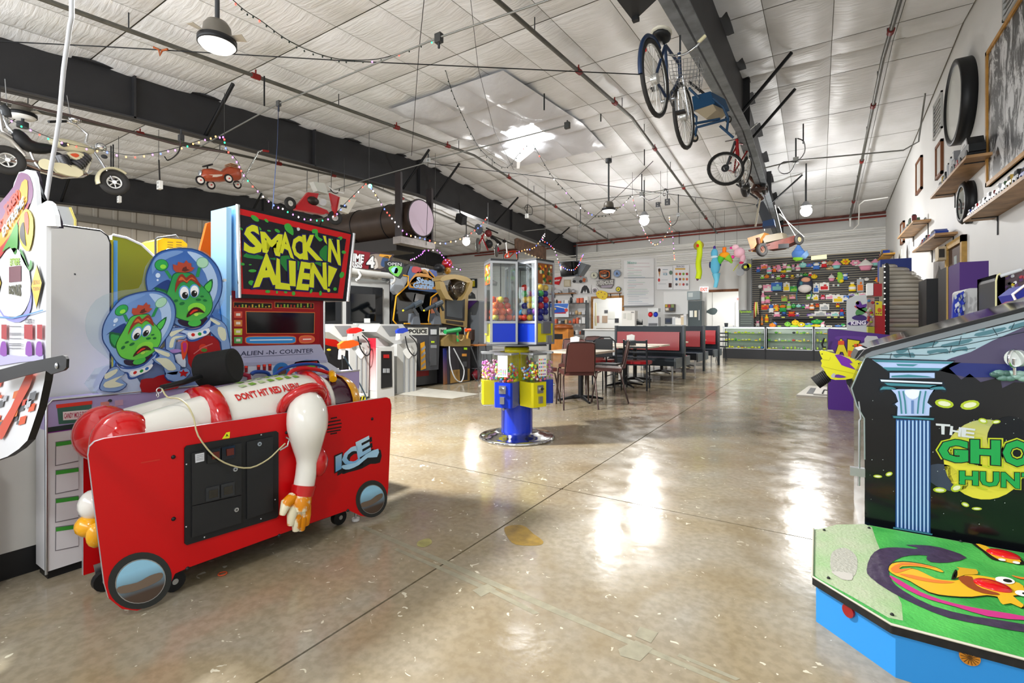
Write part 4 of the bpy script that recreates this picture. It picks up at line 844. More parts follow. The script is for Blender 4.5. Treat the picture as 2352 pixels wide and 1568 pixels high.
for lab,dx,gc in(('left',0,'#c8201c'),('right',109,'#2440b8')):
 part(t,'pedestal_top',lambda b:(sX(b,[(755+dx,762),(766+dx,744),(815+dx,744),(838+dx,772),(848+dx,778),(849+dx,792),(800+dx,792)],-5.92,.5,OW)),bevel=.01)
 part(t,'pedestal_pad',lambda b:b.poly([onX(x+dx,y,-5.915)for x,y in[(768,748),(806,748),(812,770),(786,772)]],mat('#77797a',.6)))
 part(t,'pedestal_column',lambda b:sX(b,[(803+dx,790),(849+dx,786),(846+dx,910),(818+dx,918),(803+dx,912)],-5.85,.3,OW2),bevel=.01)
 part(t,'column_groove',lambda b:[sX(b,[(x+dx,806),(x+3+dx,806),(x+3+dx,900),(x+dx,900)],-5.842,.006,GRY)for x in(818,829,840)])
 part(t,'column_emblem',lambda b:b.poly([onX(x+dx,y,-5.840)for x,y in smooth([(816,806),(829,798),(842,806),(832,822),(826,822)],2)],mat('#e6e7e4',.3)))
 gun(t,812+dx,762,-5.8,gc,1.1)
 part(t,'gun_cord',lambda b:b.tube([tuple(onX(x+dx,y,-5.76))for x,y in smooth([(822,772),(828,800),(842,817),(850,805),(846,785),(832,770)],3,False)],.010,BLK,n=6))
 part(t,'pedal_plate',lambda b:(sX(b,[(801+dx,916),(842+dx,904),(842+dx,922),(800+dx,930)],-5.62,.15,OW)),None)
 A=Art((-5.615,0,0),(1,0,0),.003);A.g([(804+dx,917),(840+dx,908),(840+dx,917),(803+dx,926)],mat('#d8c81c',.4),1)
 for k in range(5):x=806+dx+k*7;A.g([(x,917-k*1.7),(x+3.5,916-k*1.7),(x+1,924-k*1.6),(x-2.5,925-k*1.6)],BLK,2)
 A.b.obj('hazard_stripe',t)
part(t,'coin_unit',lambda b:sX(b,[(866,798),(905,796),(906,918),(866,920)],-5.72,.4,OW),bevel=.008)
part(t,'coin_unit_side',lambda b:b.poly([V((-5.74-x,onX(866,850,-5.72).y-.004,z))for x,z in((0,.12),(0,.93),(.36,.93),(.36,.12))],ramp2('#e8e4e0','#a3182c',2,-.1,.8)))
part(t,'coin_door',lambda b:sX(b,[(876,806),(900,806),(901,888),(876,892)],-5.712,.01,BLK),bevel=.004)
part(t,'coin_slot',lambda b:sX(b,[(882,814),(894,814),(894,822),(882,822)],-5.700,.01,mat('#a01c1c',.3)))
for x in(881,889):part(t,'coin_return',lambda b:sX(b,[(x,846),(x+6,846),(x+6,856),(x,856)],-5.700,.012,GRY))
part(t,'name_card',lambda b:sX(b,[(835,876),(866,876),(905,886),(905,910),(900,913),(845,905)],-6.1,.02,OW))
part(t,'printed_shelf',lambda b:sX(b,[(838,778),(872,776),(905,792),(860,800)],-6.05,.05,mat('#c4bcbc',.35)))
for x in(828,848):part(t,'speaker_grille',lambda b:sX(b,[(x,750),(x+9,749),(x+9,770),(x,771)],-6.42,.01,BLK))
part(t,'console_back',lambda b:sX(b,[(818,742),(872,742),(872,778),(818,780)],-6.44,.08,OW2))
# dark machine with red field and orange gun
t=thing('arcade_machine','black low machine with red playfield and orange gun beyond the red table','arcade machine',(-5.2,3.9,0))
part(t,'body',lambda b:sX(b,[(742,790),(800,805),(803,900),(742,900)],-4.95,.5,BLK),bevel=.01)
part(t,'playfield',lambda b:(sX(b,[(742,776),(772,780),(795,800),(742,792)],-4.98,.4,mat('#a3160e',.3))))
A=Art((-4.94,0,0),(1,0,0),.003);A.e_(755,803,5,2.5,mat('#d8b81c',.4));A.g([(758,846),(766,846),(766,856),(758,856)],GRY);A.g([(771,845),(778,845),(778,856),(771,856)],WHT);A.b.obj('panel_buttons',t)
gun(t,797,795,-4.8,'#e8601c',1.25,1);part(t,'gun_cord',lambda b:b.tube([tuple(onX(x,y,-4.75))for x,y in smooth([(790,818),(800,835),(820,870),(838,905),(844,925)],3,False)],.008,mat('#30485c',.5),n=6));part(t,'gun_cord',lambda b:b.tube([tuple(onX(x,y,-4.75))for x,y in[(786,815),(787,840),(786,862)]],.01,BLK,n=6))
part(t,'grey_wing',lambda b:sX(b,[(742,858),(790,858),(797,866),(797,905),(742,910)],-4.7,.02,mat('#5a5f68',.4)))
# police gun game
t=thing('arcade_machine','black and yellow police shooting game with Steel Gunner marquee','arcade machine',(-6.6,6.8,0))
XS=-6.3
YE=mat('#d89a1c',.35)
part(t,'cabinet',lambda b:sX(b,[(903,650),(1004,655),(1004,884),(903,884)],XS-.25,.42,mat('#26282c',.4)))
part(t,'head',lambda b:sX(b,[(920,618),(940,606),(1004,622),(1004,664),(930,660),(922,640)],XS,.5,mat('#1f2226',.4)))
A=Art((XS+.006,0,0),(1,0,0),.003);A.g([(942,611),(1002,622),(1008,648),(1004,672),(938,664),(936,628)],mat('#3a5a8c',.3),1)
for p,h in(([(948,612),(966,615),(966,627),(946,625)],'#b8242c'),([(966,615),(985,618),(985,628),(966,627)],'#cfd2d8'),([(985,619),(1001,623),(1003,640),(985,632)],'#2c4a9c'),([(958,625),(975,618),(990,632),(1000,640),(1000,664),(940,660),(944,640)],'#c88a2c'),([(946,642),(965,632),(998,645),(998,658),(945,657)],'#1a1a20')):A.g(smooth(p,2),mat(h,.3),2)
A.t('Steel',*z3([(806,408),(948,428),(945,372),(808,360)]),mat('#a8c8ec',.3),4,.05);A.t('Gunner',*z3([(775,448),(950,462),(948,418),(778,405)]),mat('#9cc0ea',.3),4,.05)
A.b.obj('marquee_artwork',t)
part(t,'screen',lambda b:sX(b,[(912,672),(970,670),(975,735),(910,738)],XS-.2,.03,SCR))
part(t,'screen_bezel',lambda b:sX(b,[(905,664),(985,668),(985,745),(903,745)],XS-.235,.03,mat('#101114',.3)))
part(t,'paper_on_screen',lambda b:sX(b,[(956,674),(976,677),(972,696),(952,692)],XS-.18,.004,mat('#c9ccd0',.5)))
for L in([(985,622),(1015,655),(1006,672),(990,683),(986,720),(984,735),(988,748)],[(918,630),(938,634),(937,655),(910,680),(903,735),(912,746),(925,748)]):part(t,'yellow_edge',lambda b:b.tube([onX(x,y,XS+.01)for x,y in L],.014,YE,n=6))
part(t,'side_wing',lambda b:sX(b,[(906,640),(918,632),(937,634),(936,654),(912,676),(905,668)],XS,.1,mat('#9aa0a6',.35)))
A=Art((XS+.004,0,0),(1,0,0),.003)
A.g([(990,684),(1000,676),(1004,700),(1004,744),(989,742)],mat('#1c1d30',.3),1)
for p,h in(([(992,690),(1003,682),(1003,696),(994,702)],'#8a5a3c'),([(990,708),(1003,700),(1003,725),(992,735)],'#b86a4a')):A.sg(p,mat(h,.3),2)
A.b.obj('side_artwork',t)
part(t,'police_desk',lambda b:sX(b,[(928,744),(1010,744),(1010,772),(1007,848),(965,852),(955,800),(928,780)],-5.98,.35,mat('#3b3d42',.4)),bevel=.008)
part(t,'desk_yellow_edge',lambda b:b.tube([onX(928,743,-5.97),onX(1011,744,-5.97)],.012,YE))
for tx,q in(('POLICE',[(940,765),(980,765),(980,756),(940,756)]),('PO',[(1012,764),(1022,764),(1022,757),(1012,757)])):
 A=Art((-5.975,0,0),(1,0,0),.003);x0,x1=q[0][0]-4,q[1][0]+3;A.g([(x0,769),(x1,769),(x1,752),(x0,752)],mat('#d3d5ce',.4),1);A.t(tx,*q,BLK,2,.04);A.b.obj('police_sign',t)
A=Art((-5.975,0,0),(1,0,0),.003);A.g([(965,788),(975,784),(978,846),(966,850)],YE,1)
for k in range(4):A.g([(967,800+k*13),(976,793+k*13),(977,799+k*13),(967,807+k*13)],GRY,2)
A.b.obj('hazard_stripe',t)
part(t,'coin_door',lambda b:sX(b,[(986,772),(1003,772),(1003,838),(988,840)],-5.972,.01,mat('#4a4c50',.35)))
part(t,'coin_slot',lambda b:[sX(b,p,-5.965,.01,mat(h,.3))for p,h in(([(990,756),(1003,756),(1003,768),(990,768)],'#c8ccd0'),([(991,783),(998,783),(998,787),(991,787)],'#c8e82c'),([(990,792),(1003,792),(1003,799),(990,799)],'#8a8e94'))])
part(t,'base_step',lambda b:sX(b,[(945,852),(1004,845),(1004,880),(945,886)],-6.2,.6,mat('#4a4c50',.4)))
part(t,'red_kick_panel',lambda b:sX(b,[(950,840),(985,840),(985,862),(950,866)],-6.19,.02,mat('#8a1c20',.4)))
for dx,X in((0,-5.9),(48,-5.9)):
 o=t
 part(o,'gun_mount',lambda b:sX(b,[(950+dx,720),(962+dx,718),(966+dx,745),(948+dx,745)],X,.12,mat('#5a6068',.35)),bevel=.006)
 part(o,'mounted_gun',lambda b:(b.tube([onX(928+dx,712,X+.05),onX(952+dx,700,X+.05)],[.028,.04],mat('#2f3840',.35),n=10),b.tube([onX(950+dx,702,X+.05),onX(966+dx,694,X+.05)],[.055,.05],mat('#39434c',.35),n=10),b.tube([onX(948+dx,706,X+.05),onX(958+dx,722,X)],.03,mat('#5a6068',.35),n=8),b.tube([onX(962+dx,696,X+.04),onX(970+dx,712,X)],.025,mat('#39434c',.35),n=8),b.ball(onX(926+dx,713,X+.06),.018,mat('#e8d020',.3),8,6)))
 # gold cabinet
t=thing('arcade_machine','gold framed shooting cabinet with smoked visor top and small screen','arcade machine',(-6.5,7.5,0))
GO=mat('#9a8350',.35,.3);XG=-6.2
part(t,'cabinet',lambda b:sX(b,[(1019,668),(1066,672),(1066,880),(1019,884)],XG-.06,.6,mat('#2a2a2c',.4)))
part(t,'screen_frame',lambda b:(sX(b,[(1016,668),(1076,672),(1073,752),(1014,742)],XG,.05,GO)),bevel=.01)
part(t,'screen',lambda b:sX(b,[(1026,688),(1063,690),(1062,732),(1026,726)],XG+.01,.02,mat('#3a4046',.1,coat=.6)))
part(t,'screen_surround',lambda b:sX(b,[(1022,680),(1068,684),(1067,737),(1022,732)],XG+.005,.02,BLK))
part(t,'visor',lambda b:b.ball(onX(1050,662,XG+.10),(.17,.21,.24),mat('#4a4238',.08,.6,coat=.6),20,12))
part(t,'visor_top',lambda b:sX(b,smooth([(1012,640),(1022,632),(1045,630),(1072,636),(1084,645),(1082,652),(1045,640),(1016,646)],2),XG+.24,.2,GO))
for L in([(1010,645),(1020,648),(1030,676),(1042,690),(1024,686),(1012,664)],[(1080,648),(1086,646),(1084,668),(1072,684),(1060,690),(1070,672)]):part(t,'visor_horn',lambda b:sX(b,L,XG+.3,.12,GO),bevel=.01)
part(t,'emblem_plate',lambda b:sX(b,[(1026,735),(1064,740),(1064,747),(1026,741)],XG+.014,.01,mat('#2c2620',.3)))
part(t,'pedestal',lambda b:sX(b,[(1030,792),(1080,792),(1080,876),(1032,882)],-5.95,.35,mat('#2c2a30',.35)),bevel=.01)
part(t,'pedestal_top',lambda b:sX(b,[(1018,782),(1032,768),(1070,768),(1081,780),(1081,795),(1020,795)],-5.93,.45,GO),bevel=.01)
part(t,'pedestal_artwork',lambda b:b.poly([onX(x,y,-5.945)for x,y in[(1034,850),(1079,846),(1079,874),(1034,880)]],mat('#8a6a34',.4,var=.3,sc=6)))
part(t,'side_artwork',lambda b:b.poly([onX(x,y,-6.0)for x,y in[(1017,800),(1030,798),(1031,880),(1018,884)]],ramp2('#8a5a2c','#1f2c7a',2,0,.6)))
part(t,'coin_door',lambda b:sX(b,[(1055,820),(1074,820),(1074,872),(1057,874)],-5.942,.01,mat('#1a1c1e',.4)))
part(t,'coin_slot',lambda b:[sX(b,p,-5.935,.01,mat(h,.3))for p,h in(([(1066,798),(1073,798),(1073,803),(1066,803)],'#a8e02c'),([(1062,812),(1072,812),(1072,818),(1062,818)],'#c88a3c'),([(1063,830),(1072,830),(1072,842),(1063,842)],'#4a4c50'))])
part(t,'green_gun',lambda b:(b.tube([onX(1022,762,-5.85),onX(1056,756,-5.85)],[.04,.045],mat('#1f9a50',.35),n=10),b.tube([onX(1050,760,-5.85),onX(1052,784,-5.85)],.025,mat('#1f9a50',.35),n=8)))
part(t,'orange_gun',lambda b:(b.tube([onX(1070,758,-5.85),onX(1080,757,-5.85)],[.035,.03],mat('#e8501c',.35),n=10),b.tube([onX(1076,760,-5.85),onX(1072,778,-5.85)],.02,mat('#d8a03c',.35),n=8)))
part(t,'gun_arch',lambda b:b.ring(onX(1058,770,-5.84),(1,0,0),.10,.018,GO,18,8,0,pi))
part(t,'gun_cord',lambda b:b.tube([tuple(onX(x,y,-5.86))for x,y in smooth([(1032,795),(1034,835),(1045,868),(1060,876),(1066,850),(1055,825),(1042,800)],3,False)],.012,mat('#c8ccd0',.4),n=6))
part(t,'gun_cord',lambda b:b.tube([tuple(onX(x,y,-5.86))for x,y in smooth([(1082,798),(1092,825),(1102,855),(1095,875),(1085,860)],3,False)],.012,mat('#4a4c50',.4),n=6))
t=thing('siren_lamp','red and amber siren lamps on black drums above the gold cabinet','siren lamp',(-7.0,8.1,2.2))
part(t,'red_dome',lambda b:b.ball(onX(1027,606,-7.0),(.12,.12,.12),mat('#a8141c',.15,coat=.6),14,9));part(t,'amber_dome',lambda b:b.ball(onX(1028,622,-6.95),(.08,.08,.08),mat('#a8741c',.15,coat=.6),12,8));part(t,'dark_drum',lambda b:b.ball(onX(1009,616,-7.0),(.13,.13,.10),BLK,12,8));part(t,'support',lambda b:b.box((-7.12,onX(1009,630,-7).y-.05,0),(-6.95,onX(1030,630,-7).y,2.02),mat('#24262a',.5)))
# grey cabinet side with purple slope
t=thing('arcade_machine','grey cabinet side with purple sloping front right of the gold cabinet','arcade machine',(-6.2,8.5,0))
YP=8.19;part(t,'side_panel',lambda b:sY(b,[(1071,869),(1071,716),(1097,690),(1100,692),(1100,870)],YP,.5,mat('#5c6166',.5)),bevel=.006)
part(t,'purple_slope',lambda b:sY(b,[(1064,692),(1080,690),(1096,690),(1070,715),(1064,716)],YP-.02,.3,mat('#5a3a8c',.4)))
t=thing('bar_stool','dark bar stool with wooden seat right of the grey cabinet','stool',(-5.7,7.9,0))
q=onZ(1094,872,0);part(t,'seat',lambda b:b.cb((q.x,q.y,.72),(.34,.34,.03),mat('#a86a34',.5)),bevel=.008)
part(t,'backrest',lambda b:b.cb((q.x-.16,q.y,.93),(.03,.3,.22),mat('#4a3a34',.5)),bevel=.008)
for sx in(-1,1):
 for sy_ in(-1,1):part(t,'leg',lambda b:b.tube([(q.x+sx*.19,q.y+sy_*.19,0),(q.x+sx*.14,q.y+sy_*.14,.71)],.012,DGR,n=6))
part(t,'footrest',lambda b:b.tube([(q.x+.17,q.y-.17,.25),(q.x+.17,q.y+.17,.25),(q.x-.17,q.y+.17,.25),(q.x-.17,q.y-.17,.25)],.01,DGR,n=6,closed=True))
q2=onZ(1092,862,0);t2=thing('red_bag','small dark red bag on the floor beneath the bar stool','bag',(q.x,q.y,0));part(t2,'bag_body',lambda b:b.ball((q.x,q.y,.1),(.12,.14,.10),mat('#6a1420',.5),12,8));part(t2,'strap',lambda b:b.ring((q.x,q.y,.19),(1,0,0),.05,.008,mat('#6a1420',.5),12,6))
# GUMBALL CAROUSEL
GC=onZ(1186,1005,0);GC=V((-2.56,4.12,0));dirc=V((-GC.x,-GC.y,0)).normalized();GA=atan2(dirc.y,dirc.x)
BLU=mat('#1233b4',.25,coat=.4);YEL=mat('#d8cf12',.3,coat=.3);BLU2=mat('#1a3fd0',.3)
t=thing('gumball_stand','blue column and yellow post on a stepped chrome disc','vending stand',GC)
b=B();b.lathe([(0,0),(.375,0),(.382,.012),(.372,.026),(.35,.034),(.30,.038),(.285,.050),(.25,.054),(.235,.066),(.2,.07),(.15,.072),(0,.072)],CHR,GC,48);b.obj('chrome_base',t)
b=B();b.cyl(GC+V((0,0,.07)),GC+V((0,0,.36)),.158,BLU,n=40);b.obj('column',t)
b=B();b.cyl(GC+V((0,0,.36)),GC+V((0,0,.90)),.095,YEL,n=24);b.lathe([(.095,.80),(.125,.86),(.125,.905),(.10,.91),(0,.91)],YEL,GC,28);b.obj('post',t)
b=B()
for k in range(6):
 a=GA+radians(-22+60*k);d=V((cos(a),sin(a),0));b.tube([GC+V((0,0,.335)),GC+d*.34+V((0,0,.335))],.012,STEEL,n=8)
b.obj('arm',t)
def at_ang(phi,r):a=GA+radians(phi);return GC+V((cos(a),sin(a),0))*r
CAPS=['#d84a2c','#e8c81c','#3f9ad0','#8a3fb0','#4fb04a','#e870a8','#f0f0f0','#d8201c']
CANDY=bpy.data.materials.new('mixed_candy')
def candy_mat(cols,nm):
 m_=bpy.data.materials.new(nm);m_.use_nodes=True;n=m_.node_tree.nodes;L=m_.node_tree.links;oi=n.new('ShaderNodeTexCoord');v=n.new('ShaderNodeTexVoronoi');v.inputs['Scale'].default_value=36
 rp=n.new('ShaderNodeValToRGB');rp.color_ramp.interpolation='CONSTANT'
 while len(rp.color_ramp.elements)<len(cols):rp.color_ramp.elements.new(.5)
 for i,c in enumerate(cols):rp.color_ramp.elements[i].position=i/len(cols);rp.color_ramp.elements[i].color=lin(c)
 sp=n.new('ShaderNodeSeparateColor');L.new(oi.outputs['Object'],v.inputs[0]);L.new(v.outputs['Color'],sp.inputs[0]);L.new(sp.outputs[0],rp.inputs[0]);L.new(rp.outputs[0],n['Principled BSDF'].inputs[0]);n['Principled BSDF'].inputs['Roughness'].default_value=.3
 return m_
CM=[candy_mat(['#e89ac0','#d86aa8','#f0d0e0','#c8d84a','#b04aa8'],'pink_candy'),candy_mat(['#d8401c','#4fb04a','#e8a81c','#d05a90','#d8d8d0','#a8c82c'],'mixed_candy')]
CL2=glass('#f2f5f5',.9)
def loc6(b,phi,r,z):
 a=GA+radians(phi);b.T=Matrix.Translation(GC+V((cos(a)*r,sin(a)*r,z)))@Matrix.Rotation(a,4,'Z')
for k,(phi,col,cm)in enumerate([(-22,BLU,1),(38,YEL,1),(98,BLU,0),(158,YEL,1),(218,BLU,0),(-82,YEL,0)]):
 nm=['front blue one with a white card','front yellow one with a sticker sheet','blue one at the right','yellow one at the back right','blue one at the back left','yellow one at the left'][k]
 g=thing('candy_dispenser','small candy dispenser on the lower tier, '+nm,'candy dispenser',at_ang(phi,.262)+V((0,0,.345)),group='small dispensers on the lower tier')
 w_=.093
 b=B();loc6(b,phi,.262,0);b.prism([(-w_,-w_,.35),(w_-.015,-w_,.35),(w_,-w_+.015,.35),(w_,w_-.015,.35),(w_-.015,w_,.35),(-w_,w_,.35)],(0,0,.235),col);b.obj('body',g)
 b=B();loc6(b,phi,.262,0);b.rbox((-w_,-w_,.588),(w_,w_,.845),CL2,.02);b.obj('clear_bin',g)
 b=B();loc6(b,phi,.262,0);b.rbox((-w_-.004,-w_-.004,.845),(w_+.004,w_+.004,.862),STEEL,.02);b.obj('lid',g)
 b=B();loc6(b,phi,.262,0);b.cb((w_+.004,0,.52),(.012,.07,.075),STEEL);b.obj('coin_mechanism',g)
 b=B();loc6(b,phi,.262,0);b.cyl((w_+.01,0,.525),(w_+.03,0,.525),.016,CHR,n=12);b.cb((w_+.03,0,.525),(.01,.045,.012),CHR);b.obj('crank',g)
 b=B();loc6(b,phi,.262,0);b.cb((w_+.008,0,.42),(.02,.045,.065),STEEL);b.obj('chute_flap',g)
 b=B();loc6(b,phi,.262,0);rnd=random.Random(k)
 for i in range(150):
  z=rnd.random();x,y=rnd.uniform(-.085,.085),rnd.uniform(-.085,.085)
  b.ball((x,y,.60+z*(.14+.03*sin(x*30))),.013,mat(rnd.choice(['#f5b0d0','#f08ac0','#ffe0f0','#e0f060','#e078d8']if cm==0 else['#ff5a30','#6fe06a','#ffc83c','#ff80b0','#6fb0ff','#d0f050','#ffffff']),.3),6,4)
 b.obj('candy',g,kind='stuff')
 if k in(0,1):
  b=B();loc6(b,phi,.262,0);y0=-.05 if k==0 else-.02;b.box((w_+.002,y0,.64),(w_+.004,y0+.1,.84),mat('#f0f0ec',.5));rnd=random.Random(k+9)
  for i in range(20):
   hh=rnd.choice(CAPS[:6]);yy=y0+.012+(i%4)*.022;zz=(.66+(i//4)*.035)if k else(.66+(i//4)*.012)
   b.cb((w_+.0055,yy,zz),(.002,.012,.014 if k else .006),mat(hh,.4))
  if k==0:b.text('15 GIFTS',[V((w_+.007,y0+.01,.80)),V((w_+.007,y0+.09,.80)),V((w_+.007,y0+.09,.82)),V((w_+.007,y0+.01,.82))],mat('#c8a89c',.5))
  b.obj('display_card',g)
b=B();b.cyl(GC+V((0,0,.91)),GC+V((0,0,.93)),.12,BLK,n=20);b.lathe([(0,.925),(.34,.925),(.34,.935),(0,.935)],DGR,GC,6);b.obj('turntable',t)
RT=V((cos(TH),sin(TH),0));FT=V((-sin(TH),cos(TH),0))
d0=GC.dot(FT)
TW=[('left',-.163,d0-.02,16,0),('right',.182,d0-.02,-44,1),('back',.04,d0+.36,15,2)]
ROWC=[['#d8501c','#e0682c','#c83c1c','#e88a3c','#a83a2a','#c8b83c'],['#2a3fb8','#7a2f9a','#d8301c','#e8b81c','#3fa04a','#d8d0c8','#1f2f8a','#c85a8a'],['#d0502c','#8a3fb0','#3f9ad0']]
for nm,lat,dd,rot,k in TW:
 base=RT*(lat+(GC.dot(RT)))+FT*dd;base.z=.94
 g=thing('toy_vending_tower','tall clear toy ball tower at the %s of the carousel top with blue base panel'%nm,'vending tower',base,0,group=None)
 def LT(b):b.T=Matrix.Translation((base.x,base.y,0))@Matrix.Rotation(TH+radians(rot),4,'Z')
 w_=.127
 b=B();LT(b);b.box((-w_,-w_,.94),(w_,w_,1.15),BLU2)
 fx=-1 if k==0 else 1
 b.box((fx*w_-.003,-w_+.012,.945),(fx*w_+.003,w_-.012,1.145),YEL);b.obj('base_box',g)
 b=B();LT(b);b.cb((fx*(w_+.014),0,1.10),(.03,.12,.11),mat('#8a8d90',.3,.7));b.obj('coin_mechanism',g)
 b=B();LT(b);b.cb((fx*(w_+.012),.05,.99),(.022,.07,.075),mat('#a8aaac',.3,.7));b.obj('chute_flap',g)
 b=B();LT(b)
 for sx in(-1,1):
  for sy_ in(-1,1):b.cb((sx*w_,sy_*w_,1.345),(.022,.022,.81),STEEL)
 for z in(.95,1.155,1.74):
  for s_ in(-1,1):b.cb((0,s_*w_,z),(2*w_,.02,.022),STEEL);b.cb((s_*w_,0,z),(.02,2*w_,.022),STEEL)
 b.obj('frame',g)
 b=B();LT(b);b.box((-w_-.008,-w_-.008,1.75),(w_+.008,w_+.008,1.772),DGR);b.obj('top_cap',g)
 for s_ in(-1,1):
  b=B();LT(b);b.box((-w_+.01,s_*w_-.001,1.165),(w_-.01,s_*w_+.001,1.735),CL2);b.obj('clear_pane',g)
  b=B();LT(b);b.box((s_*w_-.001,-w_+.01,1.165),(s_*w_+.001,w_-.01,1.735),CL2);b.obj('clear_pane',g)
 b=B();LT(b);b.tube([(0,0,1.16),(0,0,1.74)],.006,DGR,n=6);b.obj('tie_rod',g)
 if k<2:
  b=B();LT(b);b.box((fx*(w_+.002)-.001,-w_+.014,1.53),(fx*(w_+.002)+.001,w_-.014,1.73),mat('#8a4a1c',.35));rnd=random.Random(k)
  for i in range(34):
   y,z=rnd.uniform(-.10,.10),rnd.uniform(1.545,1.715);b.cyl((fx*(w_+.003),y,z),(fx*(w_+.0045),y,z),rnd.uniform(.008,.022),mat(rnd.choice(['#c8401c','#3f8a3a','#e8a81c','#5a2c1a','#d8d0a0','#2c5a3a']),.35),n=8)
  b.obj('header_card',g)
 if k==1:
  b=B();LT(b);b.poly([(-w_+.02,.11,1.70),(.02,.11,1.6),(-w_+.02,.11,1.52)],WHT);b.obj('arrow_card',g)
 rnd=random.Random(20+k);proto={}
 n_={0:(3,3,4),1:(3,3,6),2:(3,3,2)}[k]
 for iz in range(n_[2]):
  for ix in range(n_[0]):
   for iy in range(n_[1]):
    if iz>=n_[2]-2 and rnd.random()<.45:continue
    h=rnd.choice(ROWC[k]);key=h
    p=(Matrix.Translation((base.x,base.y,0))@Matrix.Rotation(TH+radians(rot),4,'Z'))@V(((ix-(n_[0]-1)/2)*.072+rnd.uniform(-.004,.004),(iy-(n_[1]-1)/2)*.072+rnd.uniform(-.004,.004),1.20+iz*.06))
    if key not in proto:
     q=B();q.ball((0,0,0),.034,mat(h,.15,coat=.6),14,9);o=q.obj('toy_ball',local=True);proto[key]=o
    else:o=proto[key].copy();C.objects.link(o)
    o.location=p;tag(o,dict(zip(ROWC[k],[['orange','light orange','red','peach','brown','yellow-green'],['blue','purple','red','yellow','green','cream','navy','pink'],['orange','purple','blue']][k]))[h]+[' toy ball piled in the left clear tower',' toy ball piled in the right clear tower',' toy ball seen in the back clear tower'][k],'ball',['toy balls in the left tower','toy balls in the right tower','toy balls in the back tower'][k])
    # DINING AREA
BRN=mat('#5c3530',.35,coat=.2);BFR=mat('#4a3a36',.3,.6);RDV=mat('#920812',.35,coat=.15);DKF=mat('#20242a',.4);TT=mat('#cfc5b2',.3,var=.06,sc=10);NVY=mat('#1d2730',.45)
def stack_chair(label,vin=BRN):
 t=thing('dining_chair',label,'chair',(0,0,0),0,'brown stacking chairs')
 b=B();P=smooth([(-.2,.02),(-.21,.1),(-.205,.4),(-.17,.44),(0,.45),(.17,.44),(.205,.4),(.21,.1),(.2,.02)],2,False)
 b.prism([(-.205,.0,.45),(.205,.0,.45),(.21,.40,.46),(-.21,.40,.46)],(0,0,.05),vin);b.obj('seat',t,bevel=.015)
 b=B();b.prism([(-.19,-.02,.50),(.19,-.02,.50),(.175,-.09,.86),(.15,-.095,.885),(-.15,-.095,.885),(-.175,-.09,.86)],(0,-.025,.004),vin);b.obj('backrest',t,bevel=.008)
 b=B();b.tube(smooth([(-.2,.02,.46),(-.2,-.02,.55),(-.185,-.09,.84),(-.14,-.105,.895),(.14,-.105,.895),(.185,-.09,.84),(.2,-.02,.55),(.2,.02,.46)],2,False),.0115,BFR,n=8);b.obj('back_frame',t)
 for s in(-1,1):
  for y0,y1,nm in((.02,-.09,'rear'),(.36,.44,'front')):
   b=B();b.tube([(s*.19,y0+(.08 if y0<.1 else-.06),.455),(s*.215,y0,.43),(s*.235,y1,.0)],.0115,BFR,n=8);b.obj('leg',t)
 return t
def ladder_chair(label):
 t=thing('dining_chair',label,'chair',(0,0,0),0,'black ladder-back chairs')
 b=B();b.prism(smooth([(-.2,.02,.455),(.2,.02,.455),(.215,.4,.455),(-.215,.4,.455)],3),(0,0,.045),RDV);b.obj('seat',t,bevel=.015)
 b=B();b.prism([(-.2,.0,.43),(.2,.0,.43),(.21,.4,.43),(-.21,.4,.43)],(0,0,.025),DKF);b.obj('seat_frame',t)
 for s in(-1,1):
  b=B();b.tube([(s*.19,-.03,0),(s*.19,.0,.45),(s*.19,-.09,.88)],.016,DKF,n=6);b.obj('leg',t)
  b=B();b.tube([(s*.2,.40,0),(s*.2,.385,.45)],.016,DKF,n=6);b.obj('leg',t)
  b=B();b.tube([(s*.195,.0,.22),(s*.2,.39,.22)],.009,DKF,n=6);b.obj('stretcher',t)
 for z,h,y in((.84,.045,-.085),(.75,.03,-.065),(.66,.03,-.045),(.57,.03,-.025)):b=B();b.cb((0,y,z),(.37,.014,h),DKF);b.obj('back_slat',t,bevel=.004)
 return t
def table(label,loc,sx,sy,base='x',rz=0,top=TT):
 t=thing('dining_table',label,'table',loc,rz)
 def M(b):b.T=WM[t.name]
 b=B();M(b);b.rbox((-sx/2,-sy/2,.72),(sx/2,sy/2,.75),top,.03);b.obj('tabletop',t,bevel=.003)
 b=B();M(b);b.cyl((0,0,.05),(0,0,.71),.038,BLK,n=14);b.cyl((0,0,.69),(0,0,.72),.12,BLK,n=14);b.obj('pedestal',t)
 for k in range(4):
  a=pi/4+pi/2*k;b=B();M(b);b.tube([(0,0,.055),(cos(a)*.15,sin(a)*.15,.05),(cos(a)*.36,sin(a)*.36,.016)],[.03,.025,.016],BLK,n=8);b.obj('foot',t)
 return t
table('square cream table nearest the gumball carousel',(-3.02,6.68,0),.8,.8)
s0=stack_chair('brown vinyl chair standing nearest, its back to the camera')
s0.location=(-2.72,5.98,0);s0.rotation_euler.z=radians(38)
dup(s0,(-2.48,6.95,0),(0,0,radians(112)),'brown vinyl chair on the right side of the nearest table')
dup(s0,(-3.62,6.1,0),(0,0,radians(-42)),'brown vinyl chair half hidden by the gumball carousel')
dup(s0,(-3.45,7.35,0),(0,0,radians(200)),'brown vinyl chair on the far side of the nearest table')
table('cream table between the nearest table and the red booths',(-3.05,8.72,0),1.1,.7)
l0=ladder_chair('black ladder-back chair with red seat, standing alone at right')
l0.location=(-2.68,8.22,0);l0.rotation_euler.z=radians(12)
dup(l0,(-3.40,8.2,0),(0,0,radians(5)),'black ladder-back chair with red seat behind the brown chairs')
